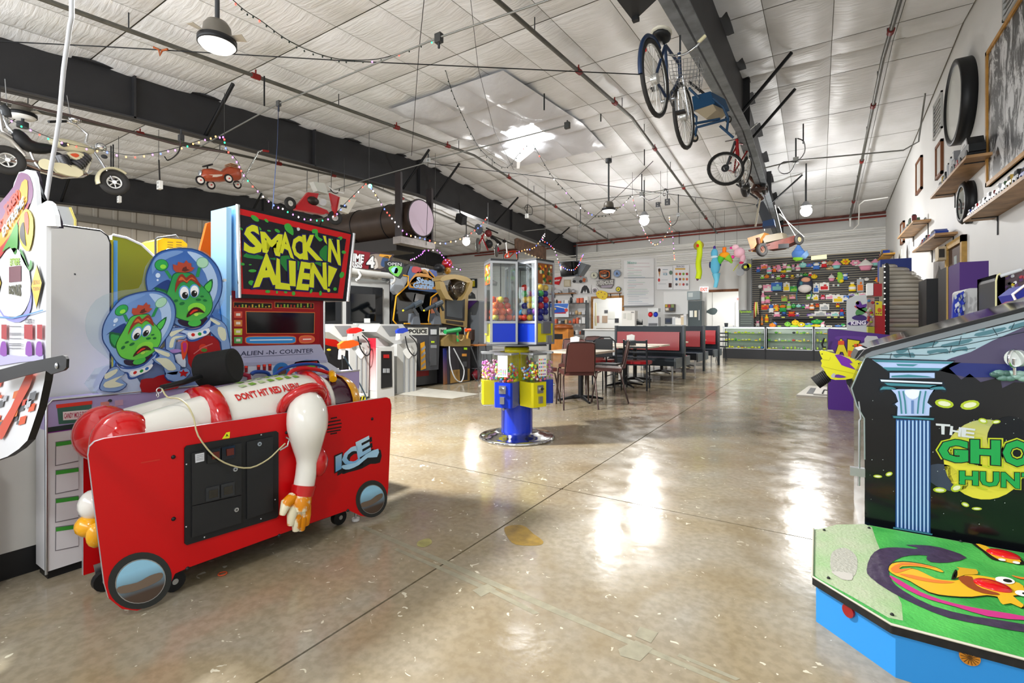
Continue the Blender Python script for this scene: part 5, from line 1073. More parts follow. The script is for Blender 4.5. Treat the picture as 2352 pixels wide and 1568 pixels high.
dup(s0,(-3.9,9.3,0),(0,0,radians(-160)),'brown vinyl chair with dark frame farthest to the left of the second table')
def caddy(label,p):
 t=thing('condiment_caddy',label,'caddy',p,0,'menu caddies on the tables');p=V(p)
 part(t,'holder',lambda b:b.cb(p+V((0,0,.05)),(.17,.10,.1),BLK));part(t,'menu_card',lambda b:b.prism([p+V(q)for q in((-.07,-.02,.09),(.07,-.02,.09),(.08,-.02,.19),(.02,-.02,.21),(-.07,-.02,.19))],(0,.03,0),mat('#d8d8d6',.6)))
 part(t,'shaker',lambda b:b.cyl(p+V((-.12,0,0)),p+V((-.12,0,.09)),.02,STEEL,n=10))
caddy('black caddy of white menus on the nearest table',(-3.17,6.80,.75));caddy('black caddy of white menus on the table before the booths',(-2.98,8.85,.75))
t=thing('high_chair','dark folding chair back behind the nearest table','chair',(-3.0,7.9,0))
part(t,'back',lambda b:b.tube([(-3.25,7.75,.5),(-3.24,7.7,.86),(-3.1,7.7,.93),(-2.95,7.7,.93),(-2.86,7.7,.86),(-2.85,7.75,.5)],.014,BLK,n=6));part(t,'back_panel',lambda b:b.box((-3.2,7.68,.6),(-2.9,7.70,.9),BLK));part(t,'seat',lambda b:b.box((-3.24,7.72,.45),(-2.86,8.08,.48),BLK))
for x in(-3.22,-2.88):
 for y in(7.74,8.06):part(t,'leg',lambda b:b.tube([(x,y,0),(x,y,.46)],.012,BLK,n=6))
for i,Y in enumerate((10.5,12.6,14.7)):
 w=['nearest','middle','farthest'][i];x0,x1=-3.86,-2.42
 t=thing('booth','red and black dining booth, the %s of three'%w,'booth',((x0+x1)/2,Y,0),0,'red and black booths')
 part(t,'divider',lambda b:b.box((x0,Y,.30),(x1,Y+.10,1.115),NVY),bevel=.004)
 part(t,'end_post',lambda b:b.box((x1,Y-.01,0),(x1+.045,Y+.11,1.125),mat('#3c4247',.35,.3)))
 part(t,'end_post',lambda b:b.box((x0-.045,Y-.01,0),(x0,Y+.11,1.125),mat('#3c4247',.35,.3)))
 for s,nm in((-1,'f'),(1,'b')):
  y0=Y if s<0 else Y+.1
  part(t,'back_cushion',lambda b:b.prism([(x0+.03,y0+s*.075,.60),(x1-.05,y0+s*.075,.60),(x1-.05,y0+s*.045,.99),(x0+.03,y0+s*.045,.99)],(0,-s*.045,0),RDV),bevel=.018)
  part(t,'bench',lambda b:b.box((x0,min(y0,y0+s*.55),.30),(x1-.01,max(y0,y0+s*.55),.43),NVY),bevel=.006)
  part(t,'bench_end',lambda b:b.box((x1-.03,min(y0+s*.03,y0+s*.58),.26),(x1+.01,max(y0+s*.03,y0+s*.58),.46),mat('#5a6166',.4)))
  part(t,'seat_cushion',lambda b:b.box((x0+.02,min(y0+s*.05,y0+s*.54),.43),(x1-.04,max(y0+s*.05,y0+s*.54),.47),NVY if s<0 else RDV),bevel=.012)
  for xx in(x0+.06,x1-.08):part(t,'leg',lambda b:b.cyl((xx,y0+s*.5,0),(xx,y0+s*.5,.3),.018,STEEL,n=10))
for Y,w in((9.62,'before the nearest booth'),(11.6,'between the nearest and middle booths'),(13.7,'between the middle and farthest booths')):table('long cream booth table '+w,(-3.15,Y,0),1.1 if Y>9.7 else 1.25,.6)
t=thing('bar_stool','small dark chair standing past the farthest booth','stool',(-2.25,16.2,0));q=V((-2.62,16.6,0))
part(t,'seat',lambda b:b.cyl(q+V((0,0,.44)),q+V((0,0,.48)),.18,DKF,n=18))
for k in range(4):a=pi/4+k*pi/2;part(t,'leg',lambda b:b.tube([q+V((cos(a)*.2,sin(a)*.2,0)),q+V((cos(a)*.14,sin(a)*.14,.44))],.014,DKF))
for z in(.62,.76,.88):part(t,'back_slat',lambda b:b.cb(q+V((0,.17,z)),(.34,.02,.04),DKF))
for s in(-.17,.17):part(t,'back_post',lambda b:b.tube([q+V((s,.16,.44)),q+V((s,.18,.92))],.014,DKF))
# FAR WALL
def one(name,label,cat_,f,group=None,bevel=0,kind=None):
 b=B();f(b);return b.obj(name,None,label,cat_,group,kind,bevel)
 # slatwall
YS=19.32;SW=thing('slatwall','dark slatted prize wall behind the glass display cases','display wall',(-.3,YS,0))
XS0,XS1=-2.02,1.70
part(SW,'backing',lambda b:b.box((XS0,YS+.02,1.06),(XS1,YS+.17,3.52),mat('#b0a690',.7)))
SLT=mat('#2f2f31',.5);z=1.07;first=None
while z<3.5:
 if first is None:b=B();b.box((XS0,YS,z),(XS1,YS+.021,z+.056),SLT);first=b.obj('slat',SW);z0s=z
 else:o=first.copy();C.objects.link(o);o.parent=SW;o.location=(0,0,z-z0s)
 z+=.076
part(SW,'edge_strip',lambda b:b.box((XS0-.03,YS-.01,1.0),(XS0,YS+.17,3.54),mat('#6a6d70',.4)))
# plush toys and packs
ZP=lambda x,y:(1720+x*.13605,560+y*.13605)
def shape_of(k,c1,c2):
 """toy about one unit tall, hanging at the wall, facing -Y"""
 m1,m2=mat(c1,.7),mat(c2,.7);b=B()
 if k=='B':b.ball((0,-.2,.30),(.30,.2,.30),m1,10,7);b.ball((0,-.22,.68),(.26,.2,.22),m2,10,7);[b.ball((s*.2,-.2,.88),(.09,.06,.10),m1,7,5)for s in(-1,1)];[b.ball((s*.32,-.22,.36),(.12,.1,.08),m2,7,5)for s in(-1,1)];[b.ball((s*.18,-.3,.06),(.12,.12,.09),m1,7,5)for s in(-1,1)]
 elif k=='C':b.lathe([(0,0),(.26,0),(.38,.42),(0,.45)],m2,(0,-.3,0),12);b.lathe([(.42,.40),(.44,.5),(.34,.6),(.3,.66),(.2,.78),(.14,.86),(0,.98)],m1,(0,-.3,0),12);b.ball((0,-.3,.98),.06,m2,7,5)
 elif k=='K':b.box((-.42,-.06,0),(.42,-.01,.9),m1);b.box((-.32,-.07,.1),(.32,-.06,.5),m2);b.box((-.12,-.05,.88),(.12,-.02,1),WHT);b.ball((.08,-.07,.62),(.14,.03,.1),m2,8,5)
 elif k=='T':b.lathe([(0,0),(.22,0),(.24,.1),(.24,.6),(.12,.75),(.12,.85)],m1,(0,-.25,0),10);b.lathe([(.14,.83),(.14,1),(0,1)],m2,(0,-.25,0),10);b.lathe([(.25,.2),(.25,.5)],m2,(0,-.25,0),10)
 elif k=='O':b.ball((0,-.3,.45),(.45,.3,.45),m1,12,8);b.ball((-.15,-.55,.55),(.08,.06,.09),m2,6,5);b.ball((.15,-.55,.55),(.08,.06,.09),m2,6,5);b.ball((0,-.5,.95),(.1,.08,.08),m2,6,5)
 elif k=='L':b.ball((0,-.15,.5),(.3,.15,.5),m1,9,8);b.ball((.12,-.25,.2),(.22,.12,.16),m2,8,6);b.ball((-.08,-.2,.88),(.2,.14,.13),m1,8,6);[b.ball((s*.26,-.18,.45),(.12,.08,.09),m2,6,5)for s in(-1,1)]
 elif k=='R':b.ring((0,-.2,.5),(0,1,0),.32,.14,m1,14,7);b.ball((0,-.25,.5),(.16,.1,.16),m2,8,5)
 elif k=='F':[b.ball((cos(a)*.3,-.2,.5+sin(a)*.3),(.17,.1,.17),m1,7,5)for a in[i*pi/3 for i in range(6)]];b.ball((0,-.28,.5),(.18,.12,.18),m2,8,6);b.ball((.1,-.2,.1),(.2,.12,.12),m2,7,5)
 return b
KN=dict(B='plush animal',C='cupcake plush',K='toy pack',T='toy bottle',O='round plush',L='long plush',R='ring toy',F='flower plush')
NMK=dict(B='plush_animal',C='cupcake_plush',K='toy_pack',T='toy_bottle',O='round_plush',L='long_plush',R='ring_toy',F='flower_plush')
CN={}
def toys(rows,Y,where,eps=0):
 for rname,L in rows:
  tot=len(L)
  for i,q in enumerate(sorted(L,key=lambda q:q[0])):
   zx,zy,w_,h_,k,c1,n1,c2,n2=q;p=onY(*ZP(zx,zy+h_/2),Y);sc=h_*.13605/FP*p.dot(V((-sin(TH),cos(TH),0)));sw=w_*.13605/FP*p.dot(V((-sin(TH),cos(TH),0)))/{'K':.84,'T':.48,'L':.6,'B':.8,'O':.9,'C':.88,'R':.92,'F':.94}[k]/cos(TH)
   b=shape_of(k,c1,c2);nm=NMK[k]
   for j,v in enumerate(b.v):b.v[j]=V((p.x+v.x*sw,p.y+v.y*min(sc,sw)*.8+eps,p.z+v.z*sc))
   b.obj(nm,None,'%s and %s %s, %s from the left %s'%(n1,n2,KN[k],ORD[i],rname),KN[k].split()[-1]if k not in 'BCOLF' else 'plush toy',where)
ORD='first second third fourth fifth sixth seventh eighth ninth tenth eleventh twelfth thirteenth fourteenth fifteenth sixteenth seventeenth eighteenth nineteenth twentieth twenty-first twenty-second twenty-third'.split()
P_=('#e896b0','pink');W_=('#e6e4de','white');B_=('#3f6fc0','blue');Y_=('#e8c820','yellow');O_=('#e07828','orange');G_=('#8cc84a','lime');R_=('#c8242c','red');T_=('#8ccfc8','teal');N_=('#a8845a','tan');D_=('#2a3458','navy');U_=('#7a5ab0','purple');E_=('#a8acb0','grey');X_=('#2f9a4a','green');K_=('#b89a6a','cream')
def rw(*L):return[(a,b_,c_,d_,k,m1[0],m1[1],m2[0],m2[1])for a,b_,c_,d_,k,m1,m2 in L]
toys([('in the top row',rw((160,430,70,100,'B',B_,P_),(258,380,85,80,'K',P_,O_),(345,440,65,120,'T',T_,P_),(432,420,65,110,'B',O_,P_),(505,415,65,120,'L',P_,W_),(605,370,80,90,'B',P_,W_),(605,462,120,46,'O',Y_,G_),(675,415,70,120,'T',W_,G_),(750,390,60,100,'B',E_,P_),(830,400,60,110,'T',W_,P_),(912,355,95,100,'O',T_,W_),(1020,360,100,70,'O',B_,R_),(1140,370,120,120,'B',B_,W_),(1270,340,95,110,'B',R_,W_),(1370,325,90,80,'O',N_,K_),(1385,412,130,50,'O',K_,W_),(1480,350,120,140,'C',P_,T_),(1630,300,120,110,'F',Y_,O_),(1800,320,140,110,'F',P_,W_),(1965,355,190,190,'C',W_,P_),(2090,415,60,36,'O',W_,E_),(2135,310,120,120,'C',P_,T_))),('in the second row',rw((230,555,60,70,'B',G_,W_),(305,550,65,66,'O',O_,Y_),(405,545,50,70,'B',W_,U_),(500,560,80,80,'B',G_,W_),(572,540,70,60,'O',R_,W_),(645,545,35,60,'T',W_,X_),(735,555,60,80,'B',N_,Y_),(825,535,50,66,'B',E_,W_),(885,520,40,56,'B',W_,X_),(955,520,70,56,'O',X_,Y_),(1035,510,60,66,'B',R_,W_),(1105,550,80,84,'O',Y_,O_),(1395,570,90,120,'C',W_,P_),(1540,570,80,190,'L',G_,Y_),(1625,550,90,110,'B',B_,W_),(1990,595,60,56,'O',W_,E_),(2228,410,70,76,'O',Y_,N_),(2225,500,70,90,'B',W_,P_),(2205,610,110,100,'L',O_,Y_))),('in the third row',rw((318,745,120,130,'K',P_,W_),(470,715,140,155,'K',B_,T_),(635,720,80,160,'K',W_,Y_),(760,755,95,100,'K',X_,G_),(1135,740,70,170,'K',W_,B_),(1272,715,115,140,'K',W_,R_),(1430,697,22,38,'K',W_,E_),(1510,697,22,38,'K',W_,T_),(1745,725,85,150,'T',Y_,W_),(1880,690,80,240,'K',E_,O_))),('in the fourth row',rw((240,900,50,220,'T',P_,W_),(320,935,95,130,'B',P_,G_),(465,845,22,36,'K',W_,E_),(600,920,80,110,'K',N_,G_),(733,893,85,75,'K',N_,P_),(1035,890,90,90,'K',G_,W_),(1130,900,65,100,'K',W_,Y_),(1250,895,70,84,'B',P_,R_),(1375,890,110,84,'K',W_,P_),(1505,920,130,140,'K',W_,Y_),(1620,910,100,96,'K',B_,W_),(1740,855,80,40,'K',W_,U_),(1815,855,50,40,'K',G_,W_),(1915,845,90,40,'K',W_,P_))),('in the fifth row',rw((272,1065,95,90,'K',O_,R_),(380,1085,90,150,'B',W_,B_),(455,1075,70,120,'K',O_,Y_),(575,1080,130,130,'B',X_,O_),(678,1045,60,140,'T',E_,G_),(755,1045,60,84,'O',X_,W_),(840,1045,70,60,'O',T_,W_),(920,1050,60,70,'B',X_,U_),(985,1055,80,80,'B',P_,W_),(1065,1060,60,110,'T',O_,W_),(1155,1035,60,64,'B',O_,R_),(1275,1060,115,112,'K',W_,E_),(1500,1035,60,70,'B',Y_,R_))),('on the long shelf',rw((475,1185,115,85,'B',P_,W_),(595,1180,80,86,'B',D_,B_),(722,1180,120,90,'B',R_,O_),(820,1190,60,66,'B',U_,W_),(1070,1195,130,42,'K',U_,W_),(1205,1170,140,86,'K',W_,E_),(1340,1190,110,50,'K',U_,W_),(1455,1180,95,76,'K',W_,T_),(1568,1150,70,130,'B',B_,R_))),('at the foot of the wall',rw((150,1340,70,104,'B',W_,P_),(222,1290,34,156,'T',O_,N_),(303,1255,50,140,'T',Y_,O_)))],YS,'prizes on the slatwall')
one('wall_shelf','long dark shelf low on the slatwall carrying plush toys','shelf',lambda b:b.box((onY(*ZP(400,1220),YS).x,YS-.28,1.34),(onY(*ZP(1640,1230),YS).x,YS-.01,1.365),BLK))
for i,x in enumerate((580,1052,1350,1465,1570)):p=onY(*ZP(x,1238),YS-.285);one('price_tag','yellow price tag, %s from the left along the long shelf edge'%ORD[i],'tag',lambda b:b.box((p.x-.05,p.y-.005,p.z-.02),(p.x+.05,p.y,p.z+.02),mat('#d8e06a',.5)),'price tags')
t=thing('backpack','patterned backpack hanging on the slatwall','backpack',onY(*ZP(945,800),YS-.05));q=onY(*ZP(945,690),YS-.16)
part(t,'bag_body',lambda b:b.ball(q,(.24,.14,.30),mat('#2f3448',.6),14,9));part(t,'front_pocket',lambda b:b.ball(q+V((0,-.08,-.13)),(.20,.11,.15),mat('#d8d0cc',.6),12,8));part(t,'patch',lambda b:(b.ball(q+V((.03,-.10,.16)),(.14,.06,.09),mat('#d89a7a',.6),10,7),b.ball(q+V((-.1,-.11,.05)),(.06,.05,.07),mat('#3f7a8a',.6),8,6)));part(t,'strap',lambda b:b.tube([q+V((-.2,0,-.1)),q+V((-.25,0,-.35)),q+V((-.23,0,-.52))],.018,mat('#3a6a80',.6)));part(t,'strap',lambda b:b.tube([q+V((.17,0,-.2)),q+V((.2,0,-.35)),q+V((.16,0,-.5))],.018,mat('#3a6a80',.6)))
t=thing('floor_lamp','thin black pole lamp with white globe at the left of the slatwall','lamp',onZ(1746,800,.0));q=onY(*ZP(192,720),YS-.1);part(t,'pole',lambda b:b.cyl((q.x,q.y,1.1),q,.015,BLK,n=8));part(t,'globe',lambda b:b.ball(q,.07,mat('#d8d8d4',.4),10,7))
for i,(dx,h,n1)in enumerate(((92,'#d85a3a','orange'),(108,'#e8d8a0','cream'),(124,'#c8e030','lime'),(150,'#e8c0a0','peach'))):
 one('ribbon_garland','%s ribbon garland hanging at the left edge of the slatwall'%n1,'garland',lambda b:b.tube([onY(*ZP(dx*.6+52,980),YS-.06),onY(*ZP(dx,1080),YS-.1),onY(*ZP(dx-8+(i%2)*14,1250-i*22),YS-.06)],.022,mat(h,.6),n=6),'ribbon garlands')
 # glass display cases
YD=18.08;GR=['#b8d83a','#d8e04a','#e8e03a','#5fae3a','#e8a83a','#d8402c','#e8e8d8','#3f8ac8','#d86aa0','#202020']
for i,(pa,pb)in enumerate(((1660,1757),(1759,1868),(1870,1965))):
 xa,xb=onY(pa,760,YD).x,onY(pb,760,YD).x;nm=['left','middle','right'][i]
 t=thing('display_case','glass prize display case on dark plinth, the %s of three'%nm,'display case',((xa+xb)/2,YD+.25,0),0,'glass display cases')
 part(t,'plinth',lambda b:b.box((xa,YD,0),(xb,YD+.5,.33),mat('#2e2f31',.5)))
 part(t,'frame',lambda b:[b.box(p,q,STEEL)for p,q in(((xa,YD,.33),(xa+.02,YD+.02,1.07)),((xb-.02,YD,.33),(xb,YD+.02,1.07)),((xa,YD,1.05),(xb,YD+.02,1.08)),((xa,YD,.33),(xb,YD+.02,.35)),((xa,YD+.48,.33),(xa+.02,YD+.5,1.07)),((xb-.02,YD+.48,.33),(xb,YD+.5,1.07)))])
 part(t,'top_glass',lambda b:b.box((xa,YD,1.08),(xb,YD+.5,1.09),glass('#dfe8e4',.8)))
 part(t,'front_glass',lambda b:b.poly([(xa,YD+.01,.35),(xb,YD+.01,.35),(xb,YD+.01,1.05),(xa,YD+.01,1.05)],glass('#eef4f0',.9)))
 part(t,'back_panel',lambda b:b.box((xa,YD+.48,.35),(xb,YD+.5,1.05),mat('#d8d8d4',.5)))
 for z in(.60,.85):part(t,'glass_shelf',lambda b:b.box((xa+.02,YD+.04,z),(xb-.02,YD+.46,z+.01),glass('#cfe0d4',.7)))
 part(t,'case_light',lambda b:b.box((xa+.03,YD+.2,1.03),(xb-.03,YD+.24,1.045),mat('#f4fff0',.5,e=3.0)))  # glowing strip added to brighten the case interior
 if i<2:part(t,'divider',lambda b:b.box((xb-.005,YD-.01,.0),(xb+.03,YD+.5,1.1),BLK))
 rnd=random.Random(i+40);pr={}
 for sh,z in((0,.352),(1,.611),(2,.861)):
  x=xa+.09
  while x<xb-.08:
   h=rnd.choice(GR[:4]if rnd.random()<.75 else GR);kd=rnd.randint(0,3);key=(h,kd)
   if rnd.random()<(.12 if sh!=2 else .3):x+=.1;continue
   if key not in pr:
    b=B();m1=mat(h,.4,e=0.0)
    if kd==0:b.ball((0,0,.035),(.05,.04,.035),m1,8,6)
    elif kd==1:b.box((-.045,-.03,0),(.045,.03,.03),m1);b.box((-.03,-.032,.03),(.03,.02,.045),mat(GR[(GR.index(h)+3)%10],.4))
    elif kd==2:b.lathe([(0,0),(.03,0),(.035,.06),(.015,.08),(0,.11)],m1,(0,0,0),8)
    else:b.ring((0,0,.02),(0,0,1),.035,.015,m1,10,6);b.ball((0,0,.04),.022,WHT,6,5)
    o=b.obj('small_prize',local=True);pr[key]=o
   else:o=pr[key].copy();C.objects.link(o)
   o.location=(x,YD+.14+rnd.uniform(-.03,.05),z);tag(o,'small bright prize on the %s shelf of the %s display case'%(['bottom','middle','top'][sh],nm),'prize','small prizes on the %s shelf of the %s case'%(['bottom','middle','top'][sh],nm));x+=rnd.uniform(.085,.12)
CT=rw((400,1370,90,80,'O',O_,Y_),(437,1345,60,60,'O',B_,W_),(515,1388,50,24,'O',G_,Y_),(655,1350,85,86,'O',G_,X_),(785,1325,95,100,'O',Y_,O_),(765,1385,110,60,'O',G_,Y_),(885,1360,100,84,'R',Y_,W_),(1005,1370,110,76,'K',B_,G_),(1150,1310,150,80,'O',X_,G_),(1135,1378,120,50,'O',Y_,N_),(1245,1355,70,100,'B',W_,P_),(1355,1388,70,26,'K',W_,K_),(1510,1380,90,36,'O',B_,Y_),(1590,1370,50,50,'L',X_,W_))
toys([('on top of the display cases',CT)],YD+.35,'toys on top of the display cases')
# hanging plush toys
def hang(name,lab,px,top,parts_,Yh=17.2):
 q0=onY(px,top,Yh);t=thing(name,lab,'plush toy',q0,0,'plush toys hung from the ceiling pipe')
 for nm,f in parts_:part(t,nm,f)
 part(t,'hanging_cord',lambda b:b.tube([onY(px,top,Yh),onY(px,556 if top>560 else 540,Yh)],.006,DGR,n=4))
h=lambda x,y,Yh=17.2:onY(x,y,Yh)
sc_=h(1700,600).dot(FT)/FP
def bl(b,x,y,rx,ry,m,dy=0):b.ball(h(x,y)+V((0,dy,0)),(rx*sc_,min(rx,ry)*sc_*.8,ry*sc_),m,12,8)
hang('snake_plush','long yellow-green hooded snake plush',1606,553,[('body',lambda b:b.tube([tuple(p)for p in smooth([tuple(h(x,y))for x,y in[(1606,558),(1607,580),(1604,605),(1606,625),(1603,640)]],3,False)],.09,mat('#c8dc1c',.8),n=10)),('hood',lambda b:(bl(b,1604,563,12,11,mat('#a8963c',.8),.05))),('head',lambda b:bl(b,1605,558,6,7,mat('#d8e42c',.8))),('mouth',lambda b:bl(b,1604,565,3,4,mat('#d8201c',.7),-.12)),('tail_tip',lambda b:bl(b,1602,640,3,5,mat('#6a4a5a',.8)))])
hang('blue_creature_plush','light blue long-tailed plush with dark arms',1643,568,[('head',lambda b:bl(b,1641,582,8,12,mat('#5fb0d4',.9))),('horn',lambda b:bl(b,1641,569,3,5,mat('#4a2c8a',.8))),('body',lambda b:bl(b,1643,610,11,22,mat('#5fb4d6',.9))),('tail',lambda b:b.tube([h(1645,628),h(1646,645),h(1643,660)],[.13,.07,.06],mat('#6abcd8',.9),n=9)),('arm',lambda b:bl(b,1631,608,2.5,8,mat('#2c3a6a',.9))),('arm',lambda b:bl(b,1654,605,2.5,7,mat('#2c3a6a',.9))),('neck_band',lambda b:bl(b,1641,590,8,3,mat('#c8dce8',.9),-.06))])
hang('dragon_plush','rainbow orange, green and yellow winged plush',1664,566,[('neck',lambda b:b.tube([h(1664,568),h(1663,585)],.06,mat('#f07814',.8),n=8)),('body',lambda b:bl(b,1664,586,12,8,mat('#f0a01c',.8))),('wing',lambda b:b.tube([h(1658,590),h(1652,602),h(1655,606)],[.12,.08,.03],mat('#5cc03a',.8),n=8)),('wing',lambda b:b.tube([h(1670,590),h(1677,596),h(1681,604)],[.12,.08,.03],mat('#8cc83a',.8),n=8)),('red_edge',lambda b:b.tube([h(1668,580),h(1676,589),h(1682,600)],.03,mat('#d83a2c',.8),n=6))])
hang('pink_poodle_plush','pale pink four-legged plush with magenta nose and feet',1692,561,[('body',lambda b:bl(b,1698,580,12,12,mat('#eab8c8',.9))),('head',lambda b:bl(b,1689,568,8,7,mat('#eec4d0',.9))),('snout',lambda b:bl(b,1681,569,5,3,mat('#e83a9a',.8))),('foot',lambda b:bl(b,1683,590,4,4,mat('#e83a9a',.8))),('leg',lambda b:bl(b,1706,592,6,10,mat('#eab8c8',.9))),('foot',lambda b:bl(b,1703,603,5,3,mat('#d82a5a',.8)))])
hang('shark_plush','big light blue shark plush with green belly hung over the prize wall',1834,563,[('body',lambda b:(bl(b,1834,583,13,12,mat('#5f90dc',.8)))),('fin',lambda b:b.tube([h(1834,562),h(1834,576)],[.03,.14],mat('#5f90dc',.8),n=8)),('tail',lambda b:b.tube([h(1845,584),h(1854,590)],[.16,.08],mat('#8fb8e8',.8),n=8)),('belly',lambda b:bl(b,1833,594,10,5,mat('#8cd83a',.8),-.05)),('fin',lambda b:b.tube([h(1830,592),h(1829,600)],[.08,.02],mat('#8cd83a',.8),n=8))],17.2)
one('paper_sign','pale yellow paper sign hung above the prize wall','sign',lambda b:b.prism([h(1863,588),(h(1899,584)),h(1899,594),h(1863,597)],(0,.01,0),mat('#e4e4b8',.6)))
one('tape_measure','black oversized tape measure with yellow edge beneath the pink plush','tape measure',lambda b:(b.cyl(h(1712,613),h(1712,613)+V((0,.12,0)),.12,BLK,n=14),b.cyl(h(1712,613)+V((0,-.01,0)),h(1712,613),.05,mat('#c8d020',.5),n=12),b.cyl(h(1720,610),h(1720,610)+V((0,.1,0)),.07,mat('#b8c020',.5),n=12)))
one('paddle','grey round paddle hanging beside the white duct','paddle',lambda b:(b.cyl(h(1700,625),h(1700,625)+V((0,.02,0)),.12,GRY,n=16),b.tube([h(1684,622),h(1696,606)],.015,mat('#b8c020',.5))))
# posters, signs, boards on the wall
YW=19.50
def fl_(name,lab,cat_,pts,h,dth=.03,art=(),txt=(),Y=YW,r=.5,group=None):
 t=thing(name,lab,cat_,onY(*pts[0],Y),0,group)
 b=B();b.prism([onY(x,y,Y-dth)for x,y in pts],(0,dth,0),mat(h,r));b.obj('panel',t)
 if art or txt:
  A=Art((0,Y-dth,0),(0,-1,0),.004)
  for i,(p,hh)in enumerate(art):A.g(p,mat(hh,r),1+i%5)
  for tx,q,hh in txt:A.t(tx,*q,mat(hh,r),7,.03)
  A.b.obj('printed_face',t)
 return t
R4=lambda x0,y0,x1,y1:[(x0,y1),(x1,y1),(x1,y0),(x0,y0)]
wb=[(1433,598),(1502,593),(1502,700),(1433,702)]
rnd=random.Random(8);ln=[]
for i in range(24):
 y=604+i*4;x0=1440+rnd.random()*4;ln.append((R4(x0,y,x0+rnd.uniform(14,52),y+.8),rnd.choice(['#9fb8c8','#c8a8b0','#b8bcc4','#a8c8b8','#c4c4d0'])))
fl_('whiteboard','tall whiteboard covered in faint handwriting','whiteboard',wb,'#e8e9ea',.06,[(R4(1433,637,1502,639),'#b4b6ba')]+ln,[('Menu',R4(1442,600,1462,606),'#a8c8c0')],19.52)
one('pen_tray','grey pen tray under the tall whiteboard','tray',lambda b:b.prism([onY(x,y,19.51)for x,y in((1433,702),(1502,700),(1502,702.5),(1433,704.5))],(0,-.14,0),mat('#8d9094',.4)))
fl_('menu_poster','white menu poster with ice cream cone and cola pictures','poster',R4(1509,612,1545,665),'#e9eaec',.02,[([(1512,622),(1517,622),(1515,637)],'#c08a54'),(ell(1514.5,620,3,4),'#4a2c20'),(ell(1541,626,4,5),'#5f7a6a'),(R4(1536,650,1543,660),'#4a2a22'),(ell(1514,643,2.5,4),'#c83a3a'),(R4(1522,618,1534,620),'#a8b4c0'),(R4(1522,624,1532,625),'#c0a8ac'),(R4(1519,642,1534,643),'#b8bcc0'),(R4(1512,651,1530,652),'#b8bcc0')],[('ICE',R4(1524,627,1533,632),'#7aa4b8')])
fl_('menu_poster','white food poster with rows of small snack pictures','poster',R4(1546,609,1583,665),'#eaeaec',.02,[(ell(1554+c*8,629+r*12,2.8,3),['#c8702c','#b83a2c','#7aa83a','#a8282c','#3f7ab8','#8a4a3a','#c89a4a','#d86a4a','#5a5a60','#e8b8a0','#b8464a','#8a8c90'][r*4+c])for r in range(3)for c in range(4)]+[(R4(1551,616,1574,619),'#d8a82c')],[('SNACKS',R4(1554,610,1572,614),'#8a8a9a')])
fl_('bar_sign','black square sign with orange shield outline','sign',R4(1375,619,1402,641),'#26211f',.05,[([(1377,625),(1380,622),(1389,620.5),(1398,622),(1401,626),(1400,636),(1389,640),(1378,636)],'#d8702c'),([(1378.5,626),(1381,624),(1389,622.5),(1397,624),(1399,627),(1398,635),(1389,638),(1380,634)],'#1f1a18')],[('PORT',R4(1382,625,1394,629),'#e0783a'),('CLARY',R4(1381,631,1394,635),'#e8e0d8')])
fl_('metal_sign','grey cut-out sign of tall jagged letters below the black sign','sign',[(1368,645),(1410,640),(1409,655),(1404,662),(1380,661),(1370,655)],'#6f6a68',.04,[([(1380,656),(1408,654),(1404,660),(1382,661)],'#a49aa8')],[('RIVERHOUSE',[(1369,655),(1409,652),(1409,643),(1369,646)],'#dcdcd8')])
fl_('beer_sign','red bow-tie shaped sign left of the hanging screens','sign',[(1262,640),(1291,634),(1287,644),(1283,654),(1262,650)],'#c8141c',.05,(),[('Budweiser',[(1263,648),(1287,645),(1287,640),(1263,643)],'#f0e8e8')])
fl_('plaque','small square tan plaque on the far wall','plaque',R4(1295,642,1310,658),'#b8ab90',.03,[(R4(1297,644,1308,656),'#cfc6b0')])
fl_('motorcycle_picture','cut-out picture of motorcycle riders on the far wall','picture',[(1315,640),(1325,634),(1335,632),(1346,636),(1349,646),(1340,650),(1318,649)],'#9a9c9e',.02,[(ell(1319,646,4,3.4),'#2a2a2c'),(ell(1334,646,4,3.4),'#2a2a2c'),(ell(1334,634,2,2),'#c8242c'),([(1340,638),(1346,640),(1344,648),(1338,646)],'#b85a2c')])
fl_('portrait_print','black and white group portrait print on the far wall','picture',R4(1331,654,1357,674),'#e0e0e0',.02,[([(1333,673),(1337,660),(1342,655),(1348,656),(1353,664),(1355,673),(1349,673),(1347,664),(1344,673),(1341,666),(1338,673)],'#2c2c2e')])
for cx,cy,r_,h1,h2,lab in((1364,632,8,'#8a8d84','#d8d8c4','round grey and cream clock-like sign left of the black sign'),(1417,628,9,'#6a7078','#7f9ac8','round framed blue picture right of the black sign'),(1366,667,7,'#b4aeb0','#8a8488','silver round emblem beside the portrait print'),(1420,664,6,'#3a3a20','#e0d020','small yellow round sign on the pine ledge')):
 t=thing('round_sign',lab,'sign',onY(cx,cy,YW));part(t,'rim',lambda b:b.prism([onY(x,y,YW-.05)for x,y in ell(cx,cy,r_,r_)],(0,.05,0),mat(h1,.35,.4)));part(t,'face',lambda b:b.prism([onY(x,y,YW-.056)for x,y in ell(cx,cy,r_*.76,r_*.76)],(0,.006,0),mat(h2,.4)))
 part(t,'figure',lambda b:b.prism([onY(cx+x*r_,cy+y*r_,YW-.06)for x,y in((-.3,.4),(0,-.5),(.15,0),(.5,.3),(0,.2))],(0,.004,0),mat('#3a3c3c',.5)))
t=thing('cheese_sign','yellow round cheese-like sign hung over the serving hatch','sign',onY(1378,678,YW));part(t,'panel',lambda b:b.prism([onY(x,y,YW-.08)for x,y in smooth([(1369,672),(1376,667),(1386,668),(1395,673),(1394,682),(1388,688),(1378,686),(1371,680)],2)],(0,.05,0),mat('#e8c81c',.4)))
